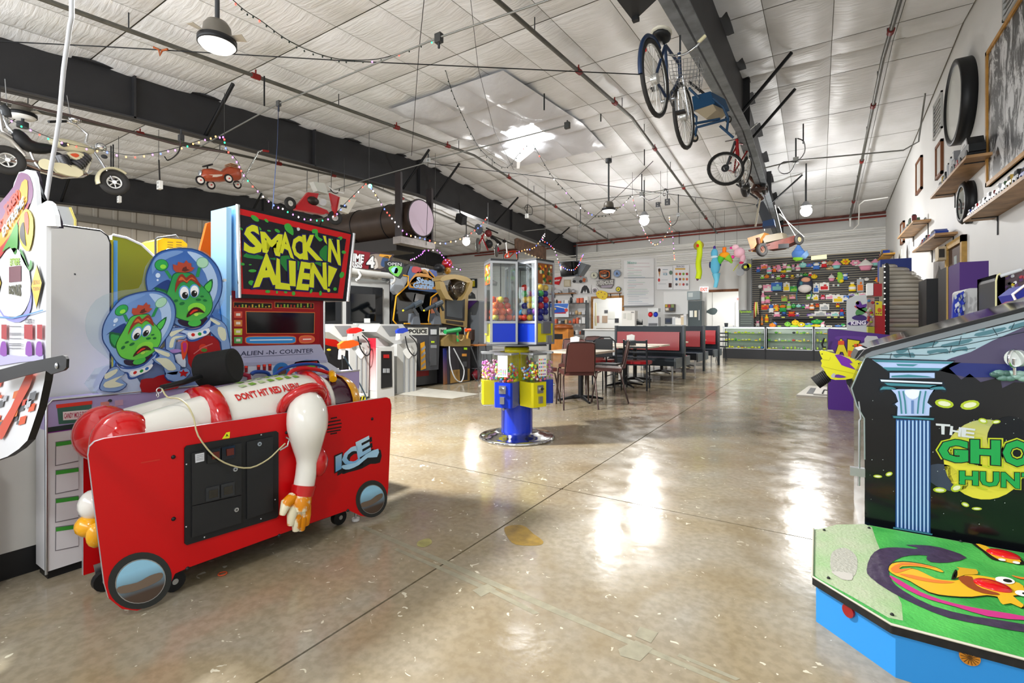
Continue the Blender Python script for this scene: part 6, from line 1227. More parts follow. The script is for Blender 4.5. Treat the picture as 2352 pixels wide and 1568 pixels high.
part(t,'spot',lambda b:[b.prism([onY(x,y,YW-.085)for x,y in ell(cx,cy,1.6,1.3)],(0,.005,0),mat('#a8702c',.4))for cx,cy in((1374,674),(1381,671),(1389,675),(1384,682))])
fl_('framed_print','dark framed beer print with yellow glass, left of the carousel','picture',R4(1073,640,1095,661),'#1f2a30',.03,[(R4(1075,643,1082,657),'#e0dcd8'),(R4(1083,644,1091,658),'#c8b82c'),(R4(1084,642,1090,645),'#f0f0e0')])
fl_('photo_print','black and white photo print below the framed beer print','picture',R4(1071,666,1095,690),'#e0e0de',.02,[([(1074,686),(1078,673),(1084,670),(1091,676),(1093,686)],'#4a4c4e'),(ell(1080,676,3,3),'#8a8c8e')])
fl_('picture','silver winged picture seen through the left clear tower','picture',[(1118,642),(1124,636),(1130,642),(1142,648),(1140,656),(1120,655)],'#8a8a8c',.02,[(R4(1122,645,1138,651),'#c8c0c0')])
fl_('truck_poster','white and blue poster of a monster truck on the shelf rack','poster',R4(1264,696,1306,728),'#dfe4ea',.02,[([(1264,697),(1306,697),(1303,708),(1280,702),(1264,706)],'#4a7ad0'),([(1266,710),(1276,704),(1296,708),(1303,716),(1270,719)],'#2a5ac0'),(ell(1270,713,4,3),'#e0702c'),(ell(1274,709,4,2),'#e8b82c'),(ell(1301,712,4,4),'#d84a3a'),(R4(1267,716,1300,720),'#b82c3c')],Y=18.88)
# hanging television pair
t=thing('hanging_television','pair of black screens in a grey hanging shroud with fairy lights','television',onY(1310,630,16.5));Yt=16.5
part(t,'shroud',lambda b:(b.prism([onY(x,y,Yt)for x,y in((1318,598),(1348,607),(1331,632),(1312,633))],(0,.4,0),mat('#5f6468',.5))))
part(t,'screen',lambda b:b.prism([onY(x,y,Yt-.15)for x,y in((1285,603),(1312,600),(1315,632),(1289,634))],(0,.08,0),SCR));part(t,'screen',lambda b:b.prism([onY(x,y,Yt-.1)for x,y in((1314,600),(1328,601),(1326,628),(1317,632))],(0,.06,0),SCR));part(t,'bezel',lambda b:b.prism([onY(x,y,Yt-.06)for x,y in((1284,601),(1330,598),(1327,634),(1288,636))],(0,.05,0),mat('#4a4e54',.5)))
part(t,'hanger',lambda b:b.tube([onY(1325,600,Yt+.1),onY(1325,560,Yt+.1)],.02,DGR))
# left shelves with ornaments, rack, barrel table
def small(lab,cat_,nm,px,py,w_,h_,hx,kind='box',Y=19.3,group=None,m=0):
 p=onY(px,py,Y);k=p.dot(FT)/FP
 def f(b):
  mm=mat(hx,.45,m)
  if kind=='box':b.cb((p.x,p.y,p.z+h_*k/2),(w_*k,w_*k*.6,h_*k),mm);b.cb((p.x,p.y,p.z+h_*k*.9),(w_*k*.8,w_*k*.62,h_*k*.12),mat('#d8d8d8',.5))
  elif kind=='ball':b.ball((p.x,p.y,p.z+h_*k/2),(w_*k/2,w_*k/2,h_*k/2),mm,10,7)
  elif kind=='bot':b.lathe([(0,0),(w_*k*.4,0),(w_*k*.4,h_*k*.6),(w_*k*.16,h_*k*.78),(w_*k*.16,h_*k),(0,h_*k)],mm,(p.x,p.y,p.z),10)
  elif kind=='car':b.prism([(p.x-w_*k/2,p.y,p.z+.1*h_*k),(p.x+w_*k/2,p.y,p.z+.1*h_*k),(p.x+w_*k/2,p.y,p.z+.5*h_*k),(p.x+w_*k*.2,p.y,p.z+h_*k),(p.x-w_*k*.25,p.y,p.z+h_*k),(p.x-w_*k/2,p.y,p.z+.5*h_*k)],(0,-.06,0),mm);[b.cyl((p.x+s*w_*k*.28,p.y-.065,p.z+.12*h_*k),(p.x+s*w_*k*.28,p.y+.005,p.z+.12*h_*k),.14*h_*k+.008,BLK,n=8)for s in(-1,1)]
 return one(nm,lab,cat_,f,group)
def ledge(lab,xa,xb,y,Y=19.5,dth=.25,h='#a87242'):
 p,q=onY(xa,y,Y),onY(xb,y,Y);t=thing('wall_shelf',lab,'shelf',p);part(t,'board',lambda b:b.box((p.x,Y-dth,p.z-.03),(q.x,Y,p.z),mat(h,.5,var=.1)))
 for f_ in(.15,.85):x=p.x+(q.x-p.x)*f_;part(t,'bracket',lambda b:b.prism([(x,Y,p.z-.03),(x,Y-dth*.8,p.z-.03),(x,Y,p.z-.2)],(.02,0,0),BLK))
 return p.z
ledge('wooden shelf with silver engine ornaments on the far wall',1266,1324,675)
small('red and white model crane on the wooden far wall shelf','ornament','model_crane',1270,674,10,16,'#a83a44','bot',19.35);small('silver boat model on the wooden far wall shelf','ornament','model_boat',1280,674,20,9,'#c0c0c4','car',19.35);small('silver engine block ornament on the wooden shelf','ornament','model_engine',1301,674,13,12,'#9a9ca0','box',19.35,m=.6);small('silver flask ornament at the right of the wooden shelf','ornament','model_flask',1317,674,11,10,'#b8bac0','ball',19.35,m=.6)
ledge('pine ledge over the serving hatch',1398,1428,673,dth=.1)
YR=18.9;t=thing('shelf_rack','grey metal shelf rack left of the serving hatch','rack',onY(1300,790,YR));pa,pb=onY(1262,750,YR),onY(1346,750,YR);RK=mat('#4a4e52',.5)
for x in(pa.x,pb.x):part(t,'upright',lambda b:b.box((x-.02,YR-.02,0),(x+.02,YR+.3,2.2),RK))
RZ=[.75,1.22,1.6,2.1]
for z in RZ:part(t,'shelf',lambda b:b.box((pa.x,YR-.02,z-.02),(pb.x,YR+.35,z),RK))
rnd=random.Random(4)
for i,z in enumerate(RZ):
 x=pa.x+.1;j=0
 while x<pb.x-.12:
  w_=rnd.uniform(.09,.2);hh=rnd.uniform(.1,.26);c_,cn=rnd.choice([('#e4e4e2','white'),('#c8cacc','pale grey'),('#d86a4a','orange'),('#3a3c40','black'),('#c8a87a','tan')]);knd=rnd.randint(0,1)
  def f(b):(b.cb((x+w_/2,YR+.12,z+hh/2),(w_*.9,.16,hh),mat(c_,.5)),b.cb((x+w_/2,YR+.12,z+hh),(w_*.7,.13,.02),WHT))if knd else b.lathe([(0,0),(w_*.4,0),(w_*.42,hh*.7),(w_*.25,hh),(0,hh)],mat(c_,.4),(x+w_/2,YR+.12,z),10)
  one('container','%s %s, %s from the left on %s of the grey rack'%(cn,'box' if knd else 'jar',ORD[j],['the lowest shelf','the second shelf','the third shelf','the top shelf'][i]),'container',f,'containers on the grey rack');x+=w_+.03;j+=1
t=thing('wooden_cabinet','orange wooden cabinet with round barrel top left of the hatch','cabinet',onZ(1285,800,0));Yc=17.0;p=onY(1266,748,Yc);q=onY(1305,748,Yc)
part(t,'body',lambda b:b.box((p.x,Yc,0),(q.x,Yc+.5,1.0),mat('#b8742c',.5,var=.2,sc=4)));part(t,'barrel_top',lambda b:b.lathe([(0,1.0),(.42,1.0),(.44,1.06),(.40,1.16),(0,1.2)],mat('#8a4a20',.35,var=.3,sc=6),((p.x+q.x)/2,Yc+.25,0),20));part(t,'dark_drawer',lambda b:b.box((p.x+.05,Yc-.02,.6),(p.x+.5,Yc,.8),BLK))
# kitchen side
part_=one
t=thing('service_counter','white service counter behind the booths','counter',(-6.0,17.5,0));part(t,'counter_body',lambda b:b.box((-7.7,17.4,0),(-3.95,17.9,.95),mat('#b9bcbd',.5)));part(t,'worktop',lambda b:b.box((-7.75,17.35,.95),(-3.9,17.95,1.0),mat('#d8d8d6',.35)))
def kit(lab,cat_,nm,x0,y0,x1,y1,hx,Y=17.7,dth=.35,extra=()):
 t=thing(nm,lab,cat_,onY((x0+x1)/2,y1,Y));p,q=onY(x0,y1,Y),onY(x1,y0,Y);b=B();b.box((p.x,Y,max(p.z,0)),(q.x,Y+dth,q.z),mat(hx,.4));b.obj('body',t,bevel=.01)
 for i,(nm2,a0,b0,a1,b1,hh)in enumerate(extra):p2,q2=onY(a0,b1,Y),onY(a1,b0,Y);b=B();b.box((p2.x,Y-.02-.004*i,p2.z),(q2.x,Y+.001,q2.z),mat(hh,.4));b.obj(nm2,t)
 return t
kit('white upright cabinet with taped notices by the hatch','cabinet','white_cabinet',1428,713,1458,751,'#e4e2dc',17.7,.35,[('notice',1432,719,1438,731,'#cfcfc8'),('notice',1441,719,1450,734,'#d4d4cc'),('vent',1450,716,1456,718,'#7a7a7a')])
kit('slush machine with red and blue tanks','drink machine','slush_machine',1488,728,1512,751,'#b4b6ba',17.7,.35,[('drip_tray',1490,742,1510,748,'#5a5c60')])
for x,hx,n1 in((1494,'#d01c24','red'),(1506,'#1f3fc0','blue')):small('%s slush tank on the drink machine'%n1,'tank','slush_tank',x,728,11,12,hx,'ball',17.85)
one('tank_hood','clear hood over the red and blue slush tanks','hood',lambda b:b.box((onY(1488,715,17.7).x,17.7,onY(1488,716,17.7).z),(onY(1512,715,17.7).x,18.0,onY(1488,708,17.7).z),mat('#c8cccc',.3)))
kit('big white range hood cylinder behind the counter','hood','range_hood',1524,668,1580,722,'#e6e7e6',19.05,.49)
kit('dark tall fridge with taped notes beside the doorway','fridge','tall_fridge',1580,690,1612,760,'#3f4a4c',17.8,.5,[('notice',1584,713,1592,728,'#dfe4e0'),('notice',1595,713,1601,728,'#e8e2c8'),('handle',1605,712,1607,735,'#b8bcc0')])
kit('silver drink dispenser beside the dark fridge','dispenser','drink_dispenser',1578,668,1608,689,'#8a979a',18.0,.4,[('grille',1581,672,1592,682,'#b8c0c0')])
kit('glass-front till and paperwork tray on the counter','till','cash_till',1527,730,1546,744,'#3a3f44',17.65,.25,[('screen',1530,733,1540,740,'#1f2a44')])
kit('wire snack rack of bright packets behind the counter','rack','snack_rack',1527,698,1549,715,'#6a6258',18.85,.2,[('snack_packet',1528,699,1533,705,'#c8a82c'),('snack_packet',1535,699,1540,706,'#a83a2c'),('snack_packet',1542,699,1548,706,'#8a9a5a'),('snack_packet',1529,707,1536,713,'#d8cfc0'),('snack_packet',1539,707,1547,713,'#3f4a5a')])
rnd=random.Random(6)
for i in range(11):
 x=1463+i*2.4 if i<6 else 1548+(i-6)*6.4;hh=rnd.uniform(8,15)if i<6 else rnd.uniform(12,26);cc,cn=(('#26282a','black')if i<6 else rnd.choice([('#e4e2dc','white'),('#c8b89a','tan'),('#b8bcc0','grey')]))
 small('%s bottle, %s in the cluster left of the slush machine'%(cn,ORD[i])if i<6 else '%s packet, %s in the clutter left of the dark fridge'%(cn,ORD[i-6]),'bottle' if i<6 else 'packet','sauce_bottle' if i<6 else 'food_packet',x,746,3.2 if i<6 else 7,hh,cc,'bot' if i<6 else 'box',17.6,'sauce bottles' if i<6 else 'counter clutter')
for i,(x0,y0,x1,y1,hh,n1)in enumerate(((1364,725,1376,741,'#b48a80','pinkish'),(1383,725,1395,741,'#b8a08c','tan'),(1396,715,1412,732,'#e0e0da','white'),(1412,731,1421,741,'#3a3a40','black'),(1388,712,1396,719,'#5a5c60','grey'))):one('hatch_notice','%s notice seen through the serving hatch'%n1,'notice',lambda b:b.prism([onY(x,y,YF+1.98)for x,y in R4(x0,y0,x1,y1)],(0,.015,0),mat(hh,.5)),'notices in the hatch')
one('pine_post','slim pale post standing inside the serving hatch','post',lambda b:b.prism([onY(x,y,YF+1.2)for x,y in((1366,748),(1370,748),(1368.5,695),(1366.5,695))],(0,.05,0),mat('#d8cfa8',.5)))
one('hatch_counter','brown counter front inside the serving hatch','counter',lambda b:b.box((-8.2,YF+.2,0),(-6.98,YF+.6,1.02),mat('#9a8f84',.5)))
for i,(x0,y0,x1,y1,lab)in enumerate(((1607,658,1627,671,'red lettered exit sign left of the back doorway'),(1691,681,1704,692,'small red lettered exit sign inside the back doorway'))):
 Ye=19.45 if i==0 else YF+1.6;t=thing('exit_sign',lab,'sign',onY(x0,y1,Ye));part(t,'box',lambda b:b.prism([onY(x,y,Ye-.04)for x,y in R4(x0,y0,x1,y1)],(0,.06,0),mat('#f0ecea',.4,e=.5)));part(t,'lettering',lambda b:b.text('EXIT',[onY(x,y,Ye-.045)for x,y in R4(x0+2,y0+3,x1-2,y1-3)],mat('#e8503c',.4,e=.6),.04))
t=thing('leaf_ornament','grey fish-shaped ornament hung in the back doorway','ornament',onY(1640,712,19.6));part(t,'panel',lambda b:b.prism([onY(x,y,19.6)for x,y in smooth([(1618,710),(1624,713),(1632,708),(1642,707),(1648,713),(1642,722),(1632,722),(1624,718),(1619,722)],2)],(0,.02,0),mat('#7f9294',.5)))
part(t,'cord',lambda b:b.tube([onY(1636,708,19.62),onY(1636,664,19.62)],.006,DGR))
fl_('chalkboard','dark specials chalkboard with green heading','chalkboard',R4(1697,712,1731,751),'#5a6160',.03,[(R4(1701,722+i*5,1722+(i*7)%8,723+i*5),'#9aa89a')for i in range(5)],[('Specials',R4(1699,713,1726,719),'#a8d83a')],Y=18.9)
one('white_duct','white round pipe boxed against the wall beside the slatwall','pipe',lambda b:(b.cyl(onY(1706,712,19.3),onY(1706,594,19.3),.14,mat('#e0e1e0',.4),n=18)))
one('black_cup','dark takeaway cup on the display case end','cup',lambda b:b.lathe([(0,0),(.05,0),(.065,.16),(0,.16)],mat('#3a3f44',.4),onY(1668,752,18.3),12))
# RIGHT SIDE
BP=mat('#0b0d10',.22,coat=.4)
Zg=lambda x,y:(1820+x*.5536,700+y*.5536)
zg=lambda L:[Zg(*p)for p in L]
YG_=2.92
t=thing('arcade_machine','black haunted-house shooting game lettered THE GHOST HUNTER','arcade machine',(.9,3.3,0))
body=zg([(300,222),(330,206),(560,150),(1100,-20),(1500,-150),(1500,1400),(700,985),(300,905),(300,640),(298,470),(268,420),(245,345)])
g=[onY(x,y,YG_)for x,y in body]
g=[p for p in g]
g[5].z=.0;g[5].x=g[4].x
g[6].z=0;g[6].x=.32;g[7].z=0
g=[V((min(p.x,1.70),p.y,max(p.z,0)))for p in g]
b=B();b.prism(g,(0,.85,0),BP);b.obj('cabinet',t)
b=B();b.tube([p+V((0,-.004,0))for p in(g[8],g[9],g[10],g[11],g[0],g[1])],.0035,mat('#9aa8a8',.3,.6),n=6);b.obj('edge_trim',t)
Fy=lambda x,y,Y=YG_:onY(*Zg(x,y),Y)
b=B();b.prism([Fy(x,y,YG_-.02)for x,y in[(262,232),(300,186),(325,176),(960,12),(1200,-60),(1200,-46),(960,26),(330,190),(306,202)]],(0,.05,0),BLK);b.obj('top_rail',t)
b=B();b.prism([Fy(x,y,YG_-.012)for x,y in[(306,204),(330,191),(960,28),(1200,-44),(1200,-18),(960,55),(330,212),(300,222)]],(0,.03,0),mat('#8a9094',.22,.7));b.obj('steel_strip',t)
b=B();p0,p1=Fy(330,185),Fy(1200,-50);b.add([p0,p1,p1+V((0,.85,0)),p0+V((0,.85,0))],[(0,1,2,3)],SCR);b.obj('glass_top',t)
b=B();b.tube([Fy(275,400),Fy(285,470),Fy(278,480),Fy(276,750)],.005,mat('#b0b4b8',.3,.7));b.obj('front_edge',t)
b=B();q=Fy(270,692);b.box((q.x-.03,YG_-.01,q.z-.02),(q.x+.03,YG_+.02,q.z+.02),STEEL);b.obj('latch',t)
A=Art((0,YG_,0),(0,-1,0),.0011)
BK_='#9db8c4';BD='#4f7884';OL='#16242c'
A.g(zg([(305,218),(1000,52),(1250,-10),(1250,140),(640,232),(330,222)]),mat(BK_,.25),1)
A.g(zg([(600,245),(660,220),(740,195),(830,148),(960,92),(1250,10),(1250,400),(600,400)]),mat('#4c4660',.25),2)
A.g(zg([(600,238),(1250,255),(1250,300),(720,300),(600,270)]),mat('#27306e',.25),3)
for q in([(430,190,480,178),(500,172,600,150),(620,165,740,140),(760,118,880,92),(900,88,1000,60)],):
 for x0,y0,x1,y1 in q:A.sg(zg([(x0,y0),(x1,y1),(x1-10,y1+16),(x0+12,y0+12)]),mat(BD,.25),3,2)
for x0,y0,x1,y1 in((560,190,640,182),(660,185,720,172),(700,108,790,88),(420,205,500,198),(820,60,900,45)):A.sg(zg([(x0,y0),(x1,y1),(x1+4,y1+20),((x0+x1)/2,y1+14),(x0+10,y0+14)]),mat(BD,.25),3,2)
for L in([(400,188),(700,168),(980,108)],[(500,162),(820,128),(1000,78)],[(330,205),(560,208),(760,178)],[(650,126),(1000,52)],[(410,200),(405,222)],[(480,184),(490,218)],[(590,150),(580,176)],[(660,168),(650,200)],[(700,130),(690,165)],[(830,95),(850,128)],[(920,75),(905,105)]):A.ln(zg(L),1.3,mat(OL,.3),4)
A.g(zg([(300,226),(700,238),(650,262),(700,310),(735,285),(780,320),(860,300),(870,345),(920,320),(1250,340),(1250,1300),(300,900),(300,640),(300,470),(270,420),(247,345)]),BP,3)
A.e_(*Zg(800,640),96,92,ramp2('#d6cc3a','#86967c',2,.55,.78),4,0,30);A.e_(*Zg(900,555),52,52,mat('#10141a',.25),5,0,24)
A.e_(*Zg(640,715),52,28,mat('#3a4252',.25),4,20,20)
for x0,y0,x1,y1,w_ in((590,402,668,415,24),(695,420,775,408,26),(770,475,808,485,15),(825,486,862,482,11),(582,764,638,768,15),(656,764,704,750,22),(700,820,732,832,12),(742,842,785,844,9),(335,708,372,711,9),(386,704,415,696,12)):
 cx,cy=(x0+x1)/2,(y0+y1)/2;L_=sqrt((x1-x0)**2+(y1-y0)**2)/2*.5536;ro=math.degrees(math.atan2(y1-y0,x1-x0));X_q,Y_q=Zg(cx,cy)
 A.e_(X_q,Y_q,L_,w_*.5536*.75,mat('#a8bc2c',.3),6,ro,12);A.e_(X_q,Y_q,L_*.68,w_*.5536*.42,mat('#d8dcb8',.3),7,ro,12)
CL_,CD,CO=mat('#a8bce4',.28),mat('#3f7f8c',.28),mat('#14222c',.3)
def cg(L,m,l):A.g(zg(L),m,l)
cg([(322,220),(676,230),(604,278),(392,278)],CO,6);cg([(330,226),(668,235),(600,272),(396,272)],CL_,7);cg([(332,226),(668,236),(652,244),(346,236)],CD,8);cg([(372,258),(620,262),(604,272),(394,272)],CD,8);cg([(430,244),(520,246),(500,254),(436,252)],CD,8)
cg([(398,278),(594,278),(594,306),(398,306)],CO,6);cg([(403,281),(589,281),(589,303),(403,303)],CL_,7);cg([(410,293),(480,288),(560,295),(580,300),(410,300)],CD,8)
cg([(358,305),(625,318),(632,332),(600,345),(400,338),(362,322)],CO,6);cg([(364,309),(620,321),(620,327),(368,317)],mat('#d4def0',.3),7);cg([(380,322),(626,334),(600,342),(396,334)],CD,7)
for s_,c0 in((1,358),(-1,640)):A.sg(zg([(c0,352),(c0+s_*14,332),(c0+s_*60,336),(c0+s_*85,352),(c0+s_*60,360),(c0+s_*30,352),(c0+s_*12,364)]),CO,7,2);A.sg(zg([(c0+s_*5,352),(c0+s_*18,338),(c0+s_*58,341),(c0+s_*74,351),(c0+s_*50,350),(c0+s_*18,350)]),CD,8,2)
cg([(400,345),(595,345),(575,375),(566,402),(590,422),(574,428),(572,462),(428,462),(430,425),(412,412),(432,400),(420,370)],CO,7);cg([(408,349),(586,349),(568,376),(558,404),(578,421),(568,425),(566,458),(434,458),(436,422),(424,410),(438,400),(428,370)],CL_,8)
A.sg(zg([(466,352),(528,352),(520,380),(498,390),(474,378)]),mat('#dce6f4',.3),9,2)
for x in(440,458,530,552):A.ln(zg([(x,356),(x+(8 if x<500 else-8),400),(x+(12 if x<500 else-12),450)]),4,CD,9)
A.ln(zg([(497,395),(497,450)]),6,mat('#5f7fb0',.3),9)
cg([(410,456),(592,466),(588,480),(414,470)],CO,8);cg([(416,459),(586,469),(584,476),(418,467)],CD,9)
cg([(428,470),(572,478),(572,948),(426,920)],mat('#1c3c6c',.28),7)
for i in range(9):
 x=431+i*15.6;cg([(x,476),(x+10,477),(x+10,922+i*2.6),(x,920+i*2.6)],mat('#5f8cc4',.28),8);cg([(x+3,480),(x+6.5,480),(x+6.5,918+i*2.6),(x+3,918+i*2.6)],mat('#c4d8f0',.28),9)
cg([(418,918),(580,946),(578,952),(416,924)],CD,9)
WHT_=mat('#c8ccd0',.3);LIM=mat('#b8c42c',.3);GRN=mat('#1f9a4c',.3)
for ch,q in(('T',[(600,532),(646,536),(650,496),(596,492)]),('H',[(652,536),(694,544),(698,508),(656,502)]),('E',[(702,544),(748,550),(754,514),(704,508)])):A.t(ch,*zg(q),WHT_,8,.03)
gx=612
for i,ch in enumerate('GHOST'):
 x0=614+i*132;x1=x0+104;yb=640+i*8;yt=562+i*2;q=[(x0,yb),(x1,yb+8),(x1,yt+3),(x0,yt)];A.t(ch,*zg(q),LIM,6,.125);A.t(ch,*zg(q),BP,7,.085);A.t(ch,*zg(q),GRN,8,.055)
for i,ch in enumerate('HUNTER'):
 x0=697+i*86;x1=x0+66;yb=738+i*6;yt=690+i*3;q=[(x0,yb),(x1,yb+5),(x1,yt+2),(x0,yt)];A.t(ch,*zg(q),LIM,6,.12);A.t(ch,*zg(q),BP,7,.08);A.t(ch,*zg(q),GRN,8,.05)
for L in([(650,640),(720,652),(800,672),(900,690),(830,672),(760,655)],[(740,742),(780,752),(812,764),(780,762)]):A.sg(zg(L),LIM,6,2)
rnd=random.Random(2)
for i in range(46):
 x,y=rnd.uniform(310,940),rnd.uniform(380,960)
 if 425<x<575 or y>880+(x-300)*.1:continue
 A.e_(*Zg(x,y),rnd.uniform(.5,1.5),rnd.uniform(.5,1.2),mat('#aab4b4',.5),9,0,6)
A.b.obj('printed_artwork',t)
b=B();q=Fy(920,222,YG_-.05);b.cyl(q,q+V((.02,.02,0)),.036,mat('#c8d0cc',.2,.3),n=18);b.ring(q,(1,-.8,0),.036,.006,CHR,20,6);b.tube([q,Fy(922,290,YG_-.04)],.007,CHR);b.obj('round_target',t)
b=B();rnd=random.Random(9)
for i in range(12):b.ball(Fy(845+i*14,285+rnd.uniform(-12,22),YG_-.03),(.022,.015,.014),mat(rnd.choice(['#5f8078','#3c5a54','#8aa8a0']),.3),8,5)
b.obj('rubble_sculpture',t,kind='stuff')
Zu=lambda x,y:(1640+x*.17857,720+y*.17857)
zu=lambda L:[Zu(*p)for p in L]
YU=3.1
b=B();GL_=zu([(1355,490),(1380,474),(1480,492),(1560,518),(1730,562),(1905,618),(1870,740),(1835,845),(1780,830),(1690,850),(1560,852),(1500,838),(1452,790),(1405,705),(1378,680),(1390,640),(1372,605),(1400,590),(1372,540)])
b.prism([onY(x,y,YU)for x,y in GL_],(0,.06,0),mat('#d0cc14',.3,coat=.2));b.obj('gun_body',t,'yellow gun body',bevel=.005)
A=Art((0,YU,0),(0,-1,0),.0015);A.g(zu([(1552,530),(1610,524),(1740,582),(1782,632),(1742,642),(1822,722),(1700,684),(1640,662)]),mat('#6a1f96',.3),1);A.b.obj('gun_panel',t);A=Art((0,YU,0),(0,-1,0),.0015);A.sg(zu([(1505,800),(1530,770),(1560,775),(1550,822),(1520,822)]),mat('#a8a8a8',.4),1,2);A.sg(zu([(1560,790),(1600,782),(1700,812),(1640,826),(1560,820)]),mat('#5a2a8a',.4),1,2)
A.ln(zu([(1400,680),(1560,720),(1800,770)]),.5,mat('#8a8610',.5),1);A.ln(zu([(1500,560),(1480,600),(1390,590)]),.5,mat('#8a8610',.5),1)
for x,y in((1390,518),(1857,642),(1798,806)):A.e_(*Zu(x,y),1.4,1.4,BLK,2,0,8)
A.b.obj('gun_artwork',t)
b=B();b.prism([onY(x,y,YU+.01)for x,y in zu([(1455,470),(1530,470),(1545,495),(1460,480)])],(0,.04,0),mat('#a8aa60',.3));b.obj('gun_sight',t)
b=B();b.tube([onY(*Zu(x,y),YU+.03)for x,y in[(1470,790),(1420,815),(1370,850),(1305,890)]],[.026,.032,.034,.036],mat('#151515',.6),n=12)
for k in range(7):q0=onY(*Zu(1445-k*20,802+k*13),YU+.03);b.ring(q0,V((-.8,0,-.5)),.032,.004,mat('#242424',.5),14,5)
b.obj('taped_cord',t)
b=B();b.prism([onY(x,y,YU+.02)for x,y in zu([(1700,845),(1830,840),(1770,975),(1710,905)])],(0,.05,0),BLK);b.obj('gun_mount',t)
b=B();b.prism([onY(x,y,3.3)for x,y in zu([(1805,580),(1860,475),(2010,435),(2100,440),(2060,520),(1900,540)])],(0,.4,0),BLK);b.obj('control_hood',t)
# stomp platform
t=thing('stomp_platform','green stomping board with dragon print and red buttons on blue skirt','game platform',(.8,2.4,0))
TP=[(-.02,2.15),(.195,1.94),(1.74,1.94),(1.74,2.86),(.205,2.86),(-.02,2.66)]
b=B();b.prism([V((x,y,.142))for x,y in TP],(0,0,.026),mat('#6f9a62',.55),mat('#1c1a18',.8,var=.4,sc=40));b.obj('top_board',t,bevel=.003)
cx,cy=.85,2.4;b=B();b.prism([V((x+(.012 if x<1 else-.01),y+(.012 if y<2.4 else-.012),0))for x,y in TP],(0,0,.142),mat('#2b86cc',.4));b.obj('blue_skirt',t)
b=B();b.tube([V((x,y,.172))for x,y in((-.02,2.66),(-.02,2.15),(.195,1.94),(1.74,1.94))],.004,mat('#b8b4a4',.4));b.obj('edge_trim',t)
class ArtZ(Art):
 def at(s,x,y,l=0):return onZ(x,y,.1685)+V((0,0,.0007*l))
def green_mat(h1,h2):
 m_=mat(h1,.5).copy();n=m_.node_tree.nodes;L=m_.node_tree.links;g_=n.new('ShaderNodeNewGeometry');ns=n.new('ShaderNodeTexNoise');ns.inputs['Scale'].default_value=5;ns.inputs['Detail'].default_value=6;rp=n.new('ShaderNodeValToRGB')
 rp.color_ramp.elements[0].position=.35;rp.color_ramp.elements[0].color=lin(h1);rp.color_ramp.elements[1].position=.65;rp.color_ramp.elements[1].color=lin(h2)
 n2=n.new('ShaderNodeTexNoise');n2.inputs['Scale'].default_value=90;bp=n.new('ShaderNodeBump');bp.inputs['Strength'].default_value=.8;bp.inputs['Distance'].default_value=.004
 L.new(g_.outputs['Position'],ns.inputs[0]);L.new(g_.outputs['Position'],n2.inputs[0]);L.new(n2.outputs[0],bp.inputs['Height']);L.new(bp.outputs[0],n['Principled BSDF'].inputs['Normal'])
 L.new(ns.outputs[0],rp.inputs[0]);L.new(rp.outputs[0],n['Principled BSDF'].inputs[0]);return m_
A=ArtZ((0,0,.1685),(0,0,1))
GA_,GB_=green_mat('#2f8a3c','#4fae50'),green_mat('#a8b094','#8fae7c')
b=B();b.poly([V((x+(.006 if x<1 else-.006),y+(.006 if y<2.4 else-.006),.1688))for x,y in TP],GA_)
b.obj('green_print',t)
Zb=lambda x,y:(1880+x*.2985,1100+y*.2985)
zb=lambda L:[Zb(*p)for p in L]
A.sg(zb([(-30,395),(140,350),(360,348),(410,370),(440,460),(480,560),(500,640),(540,760),(640,960),(650,1090),(540,1068),(250,900),(0,765),(-30,740)]),GB_,1,1)
A.sg(zb([(110,560),(200,530),(280,580),(300,650),(280,740),(200,780),(110,720),(90,640)]),mat('#a8a79c',.5,bump=.4,sc=90),2,3);A.sg(zb([(95,715),(200,720),(260,735),(255,780),(180,770)]),mat('#b4b0a8',.5),3,2)
PU=mat('#3a2c44',.5,var=.2,sc=30,bump=.3)
A.sg(zb([(370,700),(400,600),(470,540),(600,528),(740,540),(760,530),(670,508),(860,515),(1010,550),(1140,608),(1000,645),(860,640),(830,610),(830,590),(700,590),(600,620),(540,680),(560,780),(650,860),(880,980),(1200,1060),(1581,1120),(1581,1180),(1300,1130),(1000,1070),(750,970),(540,860),(400,760)]),PU,3,2)
A.sg(zb([(550,745),(640,790),(780,870),(950,935),(1150,985),(1350,1020),(1581,1060),(1581,1090),(1300,1060),(1050,985),(850,930),(680,855),(570,780)]),mat('#b82c78',.5),4,2)
YO,YD_,OR_=mat('#d8a824',.45),mat('#8a3c1c',.45),mat('#d8762c',.45);DK=mat('#16160e',.5)
dr=[(535,690),(560,650),(650,635),(780,650),(900,680),(960,712),(940,718),(860,692),(760,672),(640,672),(620,700),(720,690),(800,720),(900,770),(1000,785),(1090,780),(1130,740),(1240,745),(1350,765),(1500,790),(1581,830),(1581,900),(1500,910),(1581,980),(1560,1000),(1420,930),(1300,905),(1180,918),(1000,910),(850,880),(700,790),(600,750),(545,715)]
A.sg(zb([(x,y)for x,y in dr]),DK,4,2);A.sg(zb([(1050+(x-1050)*.99,790+(y-790)*.95)for x,y in dr]),YO,5,2)
A.sg(zb([(555,695),(640,650),(780,660),(900,690),(780,675),(640,668),(625,700),(720,690),(640,720),(590,730)]),OR_,6,2);A.sg(zb([(620,735),(720,745),(880,780),(1050,800),(950,810),(800,790),(680,760)]),OR_,6,2)
A.sg(zb([(1075,775),(1110,755),(1180,760),(1200,810),(1260,850),(1380,885),(1380,900),(1260,885),(1150,840)]),YD_,7,2)
A.sg(zb([(1085,700),(1060,685),(1180,700),(1215,705),(1225,740),(1130,745),(1060,770),(1030,780),(1050,730)]),mat('#c89a24',.45),7,2);A.sg(zb([(1020,780),(1050,705),(1070,720),(1062,770)]),DK,7,2)
